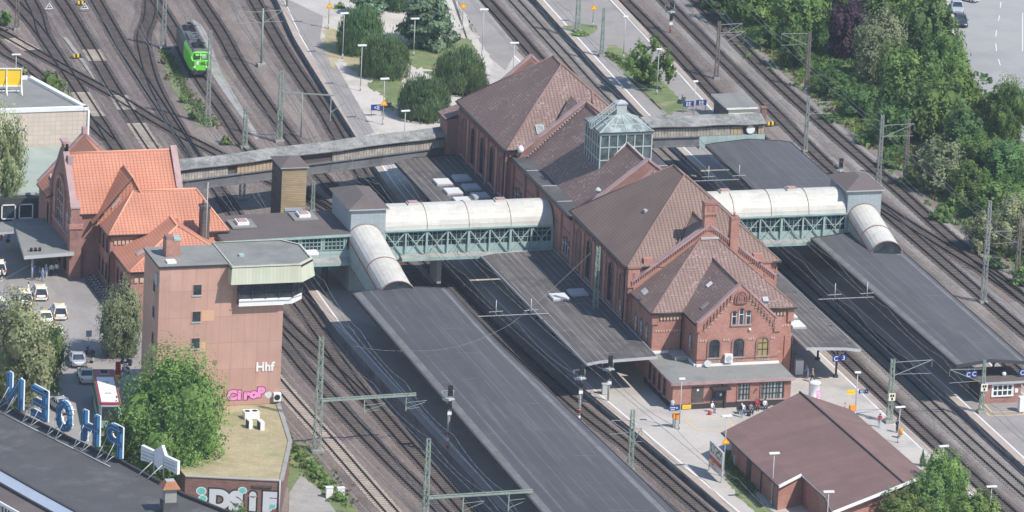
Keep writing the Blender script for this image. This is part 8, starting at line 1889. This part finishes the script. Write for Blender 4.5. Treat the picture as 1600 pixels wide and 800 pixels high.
PM = {k: person_mesh(k) for k in ('stand','walk','sit','bend')}
CL = {}
def cloth(rgb):
    k = 'cloth_%d_%d_%d' % tuple(int(c*100) for c in rgb)
    if k not in MT: MT[k] = plain('cloth', rgb, .85)
    return MT[k]
WHT,BLU,LBL,BLK,GRY,RED_,BEI,NAV,PNK,JEA = (.70,.69,.67),(.04,.10,.42),(.30,.45,.62),(.02,.02,.025),(.22,.22,.23),(.45,.03,.05),(.45,.36,.26),(.03,.05,.12),(.75,.30,.45),(.08,.13,.25)
HAIR = {'dark':(.03,.022,.018),'blond':(.45,.33,.16),'grey':(.4,.39,.37),'red':(.20,.06,.03),'cap':(.7,.7,.7)}
def person(px_, py_, z, pose, top, legs, hair, rz, label, sc=1.0, group=None, dz=0):
    p = at(px_,py_,z); me, hm = PM[pose]; o = bpy.data.objects.new('person', me); COL.objects.link(o); o.location = p+Vector((0,0,dz)); o.rotation_euler=(0,0,rz); o.scale=(sc,sc,sc)
    for i,mt in ((1,cloth(top)),(2,cloth(legs))): o.material_slots[i].link='OBJECT'; o.material_slots[i].material = mt
    h = bpy.data.objects.new('hair', hm); COL.objects.link(h); h.parent = o; h.material_slots[0].link='OBJECT'; h.material_slots[0].material = cloth(HAIR[hair])
    return tag(o, label, 'person', group)
F = FZ
for a in ((54,436,F,'stand',BLU,NAV,'grey',.5,'person in bright blue jacket, leftmost of the group under the entrance canopy'),(62,435,F,'stand',GRY,BLK,'dark',1.2,'person in grey behind the blue jacket at the entrance canopy'),(66,440,F,'stand',LBL,LBL,'blond',-1.0,'blond person in light blue in the entrance group'),(72,434,F,'stand',LBL,WHT,'cap',2.2,'person with white cap in the entrance group'),(80,432,F,'stand',WHT,BLK,'dark',3.0,'person in white shirt and black trousers in the entrance group'),(88,431,F,'walk',WHT,NAV,'dark',2.6,'rightmost person of the entrance group, white top'),
 (12,391,F,'walk',BLK,BEI,'dark',2.8,'person in black jacket and beige trousers left of the entrance canopy'),(14,372,F,'stand',NAV,NAV,'dark',0,'person in navy at the edge of the entrance canopy'),(2,376,F,'stand',BLU,RED_,'dark',.6,'person in blue cut by the left edge by the canopy'),(3,438,F,'walk',GRY,BLK,'dark',-1.9,'grey dressed person beside the taxi at the left edge'),(44,462,F,'stand',WHT,GRY,'dark',1.2,'person in white behind the front taxi'),(92,540,F,'bend',LBL,WHT,'dark',2,'person in light blue bending at the saloon taxi'),(97,536,F,'stand',WHT,BLK,'dark',-2,'person in white and black at the saloon taxi'),(186,612,F,'stand',WHT,WHT,'red',1,'person in white with reddish hair beside the coach'),(197,616,F,'stand',GRY,NAV,'blond',-1,'grey dressed person behind the coach near the leafy tree'),
 (1262,592,PZ,'bend',LBL,GRY,'grey',.6,'person in pale blue shirt bending under the eastern canopy'),(1269,597,PZ,'walk',BEI,BLK,'blond',1.2,'blond person with beige top in front of the eastern canopy'),(1374,668,PZ,'walk',RED_,LBL,'dark',2.7,'walking person in dark red top and pale jeans at the platform edge'),(1401,676,PZ,'stand',BLK,BLK,'dark',-2.6,'person all in black beside the lamp on the plaza'),(1320,646,PZ,'sit',PNK,PNK,'blond',1.0,'person in pink half hidden behind the maroon roof'),
 (1158,652,PZ,'stand',NAV,LBL,'cap',-1.6,'standing person with white cap before the waiting bench'),(1112,644,PZ,'sit',WHT,JEA,'grey',-2.6,'person in white sitting on the ground beside the annex door'),(1007,569,PZ,'stand',NAV,BLK,'dark',0,'person in dark clothes under the western canopy end'),(1241,573,PZ,'stand',GRY,BLK,'dark',1,'person in grey beside the vending machine')):
    person(*a)
for k,(dx,top,leg,hr) in enumerate(((-.5,WHT,JEA,'dark'),(.5,GRY,BLK,'dark'),(2.55,RED_,BLK,'red'),(3.4,WHT,NAV,'dark'))):
    p = at(1166,646,PZ)+Vector((dx,-.05,0))
    if k > 1: q = at(1188,640,PZ); p = q+Vector((-.5 if k == 2 else .5,-.05,0))
    o = person(1166,646,PZ,'sit',top,leg,hr,pi,('person in white and jeans, leftmost on the bench by the annex','grey dressed person, second on the bench by the annex','red haired person in red, third on the bench by the annex','person in white, rightmost on the bench by the annex')[k]); o.location = p
for px_,py_,z,m_,lab in ((1109,648,PZ,'red','red bag on the ground by the annex door'),(1170,650,PZ,'black','black rucksack in front of the waiting bench')):
    p = at(px_,py_,z); t = thing('bag',lab,'bag',p); mb = MB(); mb.lathe((0,0,0),[(.2,0),(.26,.15),(.24,.35),(.12,.45)],8); mb.build('body',[m_],t,offset=(0,0,0)); mb = MB(); A=[pi*k/6 for k in range(7)]
    for a,b in zip(A,A[1:]): mb.beam((.14*cos(a),0,.42+.14*sin(a)),(.14*cos(b),0,.42+.14*sin(b)),.03)
    mb.build('handle',['black'],t,offset=(0,0,0))
# red white barrier and parasol things by the coach
for px_,py_,hh,m_,lab in ((184,590,2.0,'red','red banner stand in the shade right of the coach'),(183,600,1.1,'yellow','yellow post box right of the coach')):
    p = at(px_,py_,FZ); t = thing('banner_stand' if m_=='red' else 'post_box',lab,'stand' if m_=='red' else 'box',p); mb = MB(); mb.box(-.3,.3,-.12,.12,.15,hh); mb.build('panel',[m_],t,offset=(0,0,0)); mb = MB(); mb.box(-.35,.35,-.2,.2,0,.15); mb.build('base',['steel_dark'],t,offset=(0,0,0))
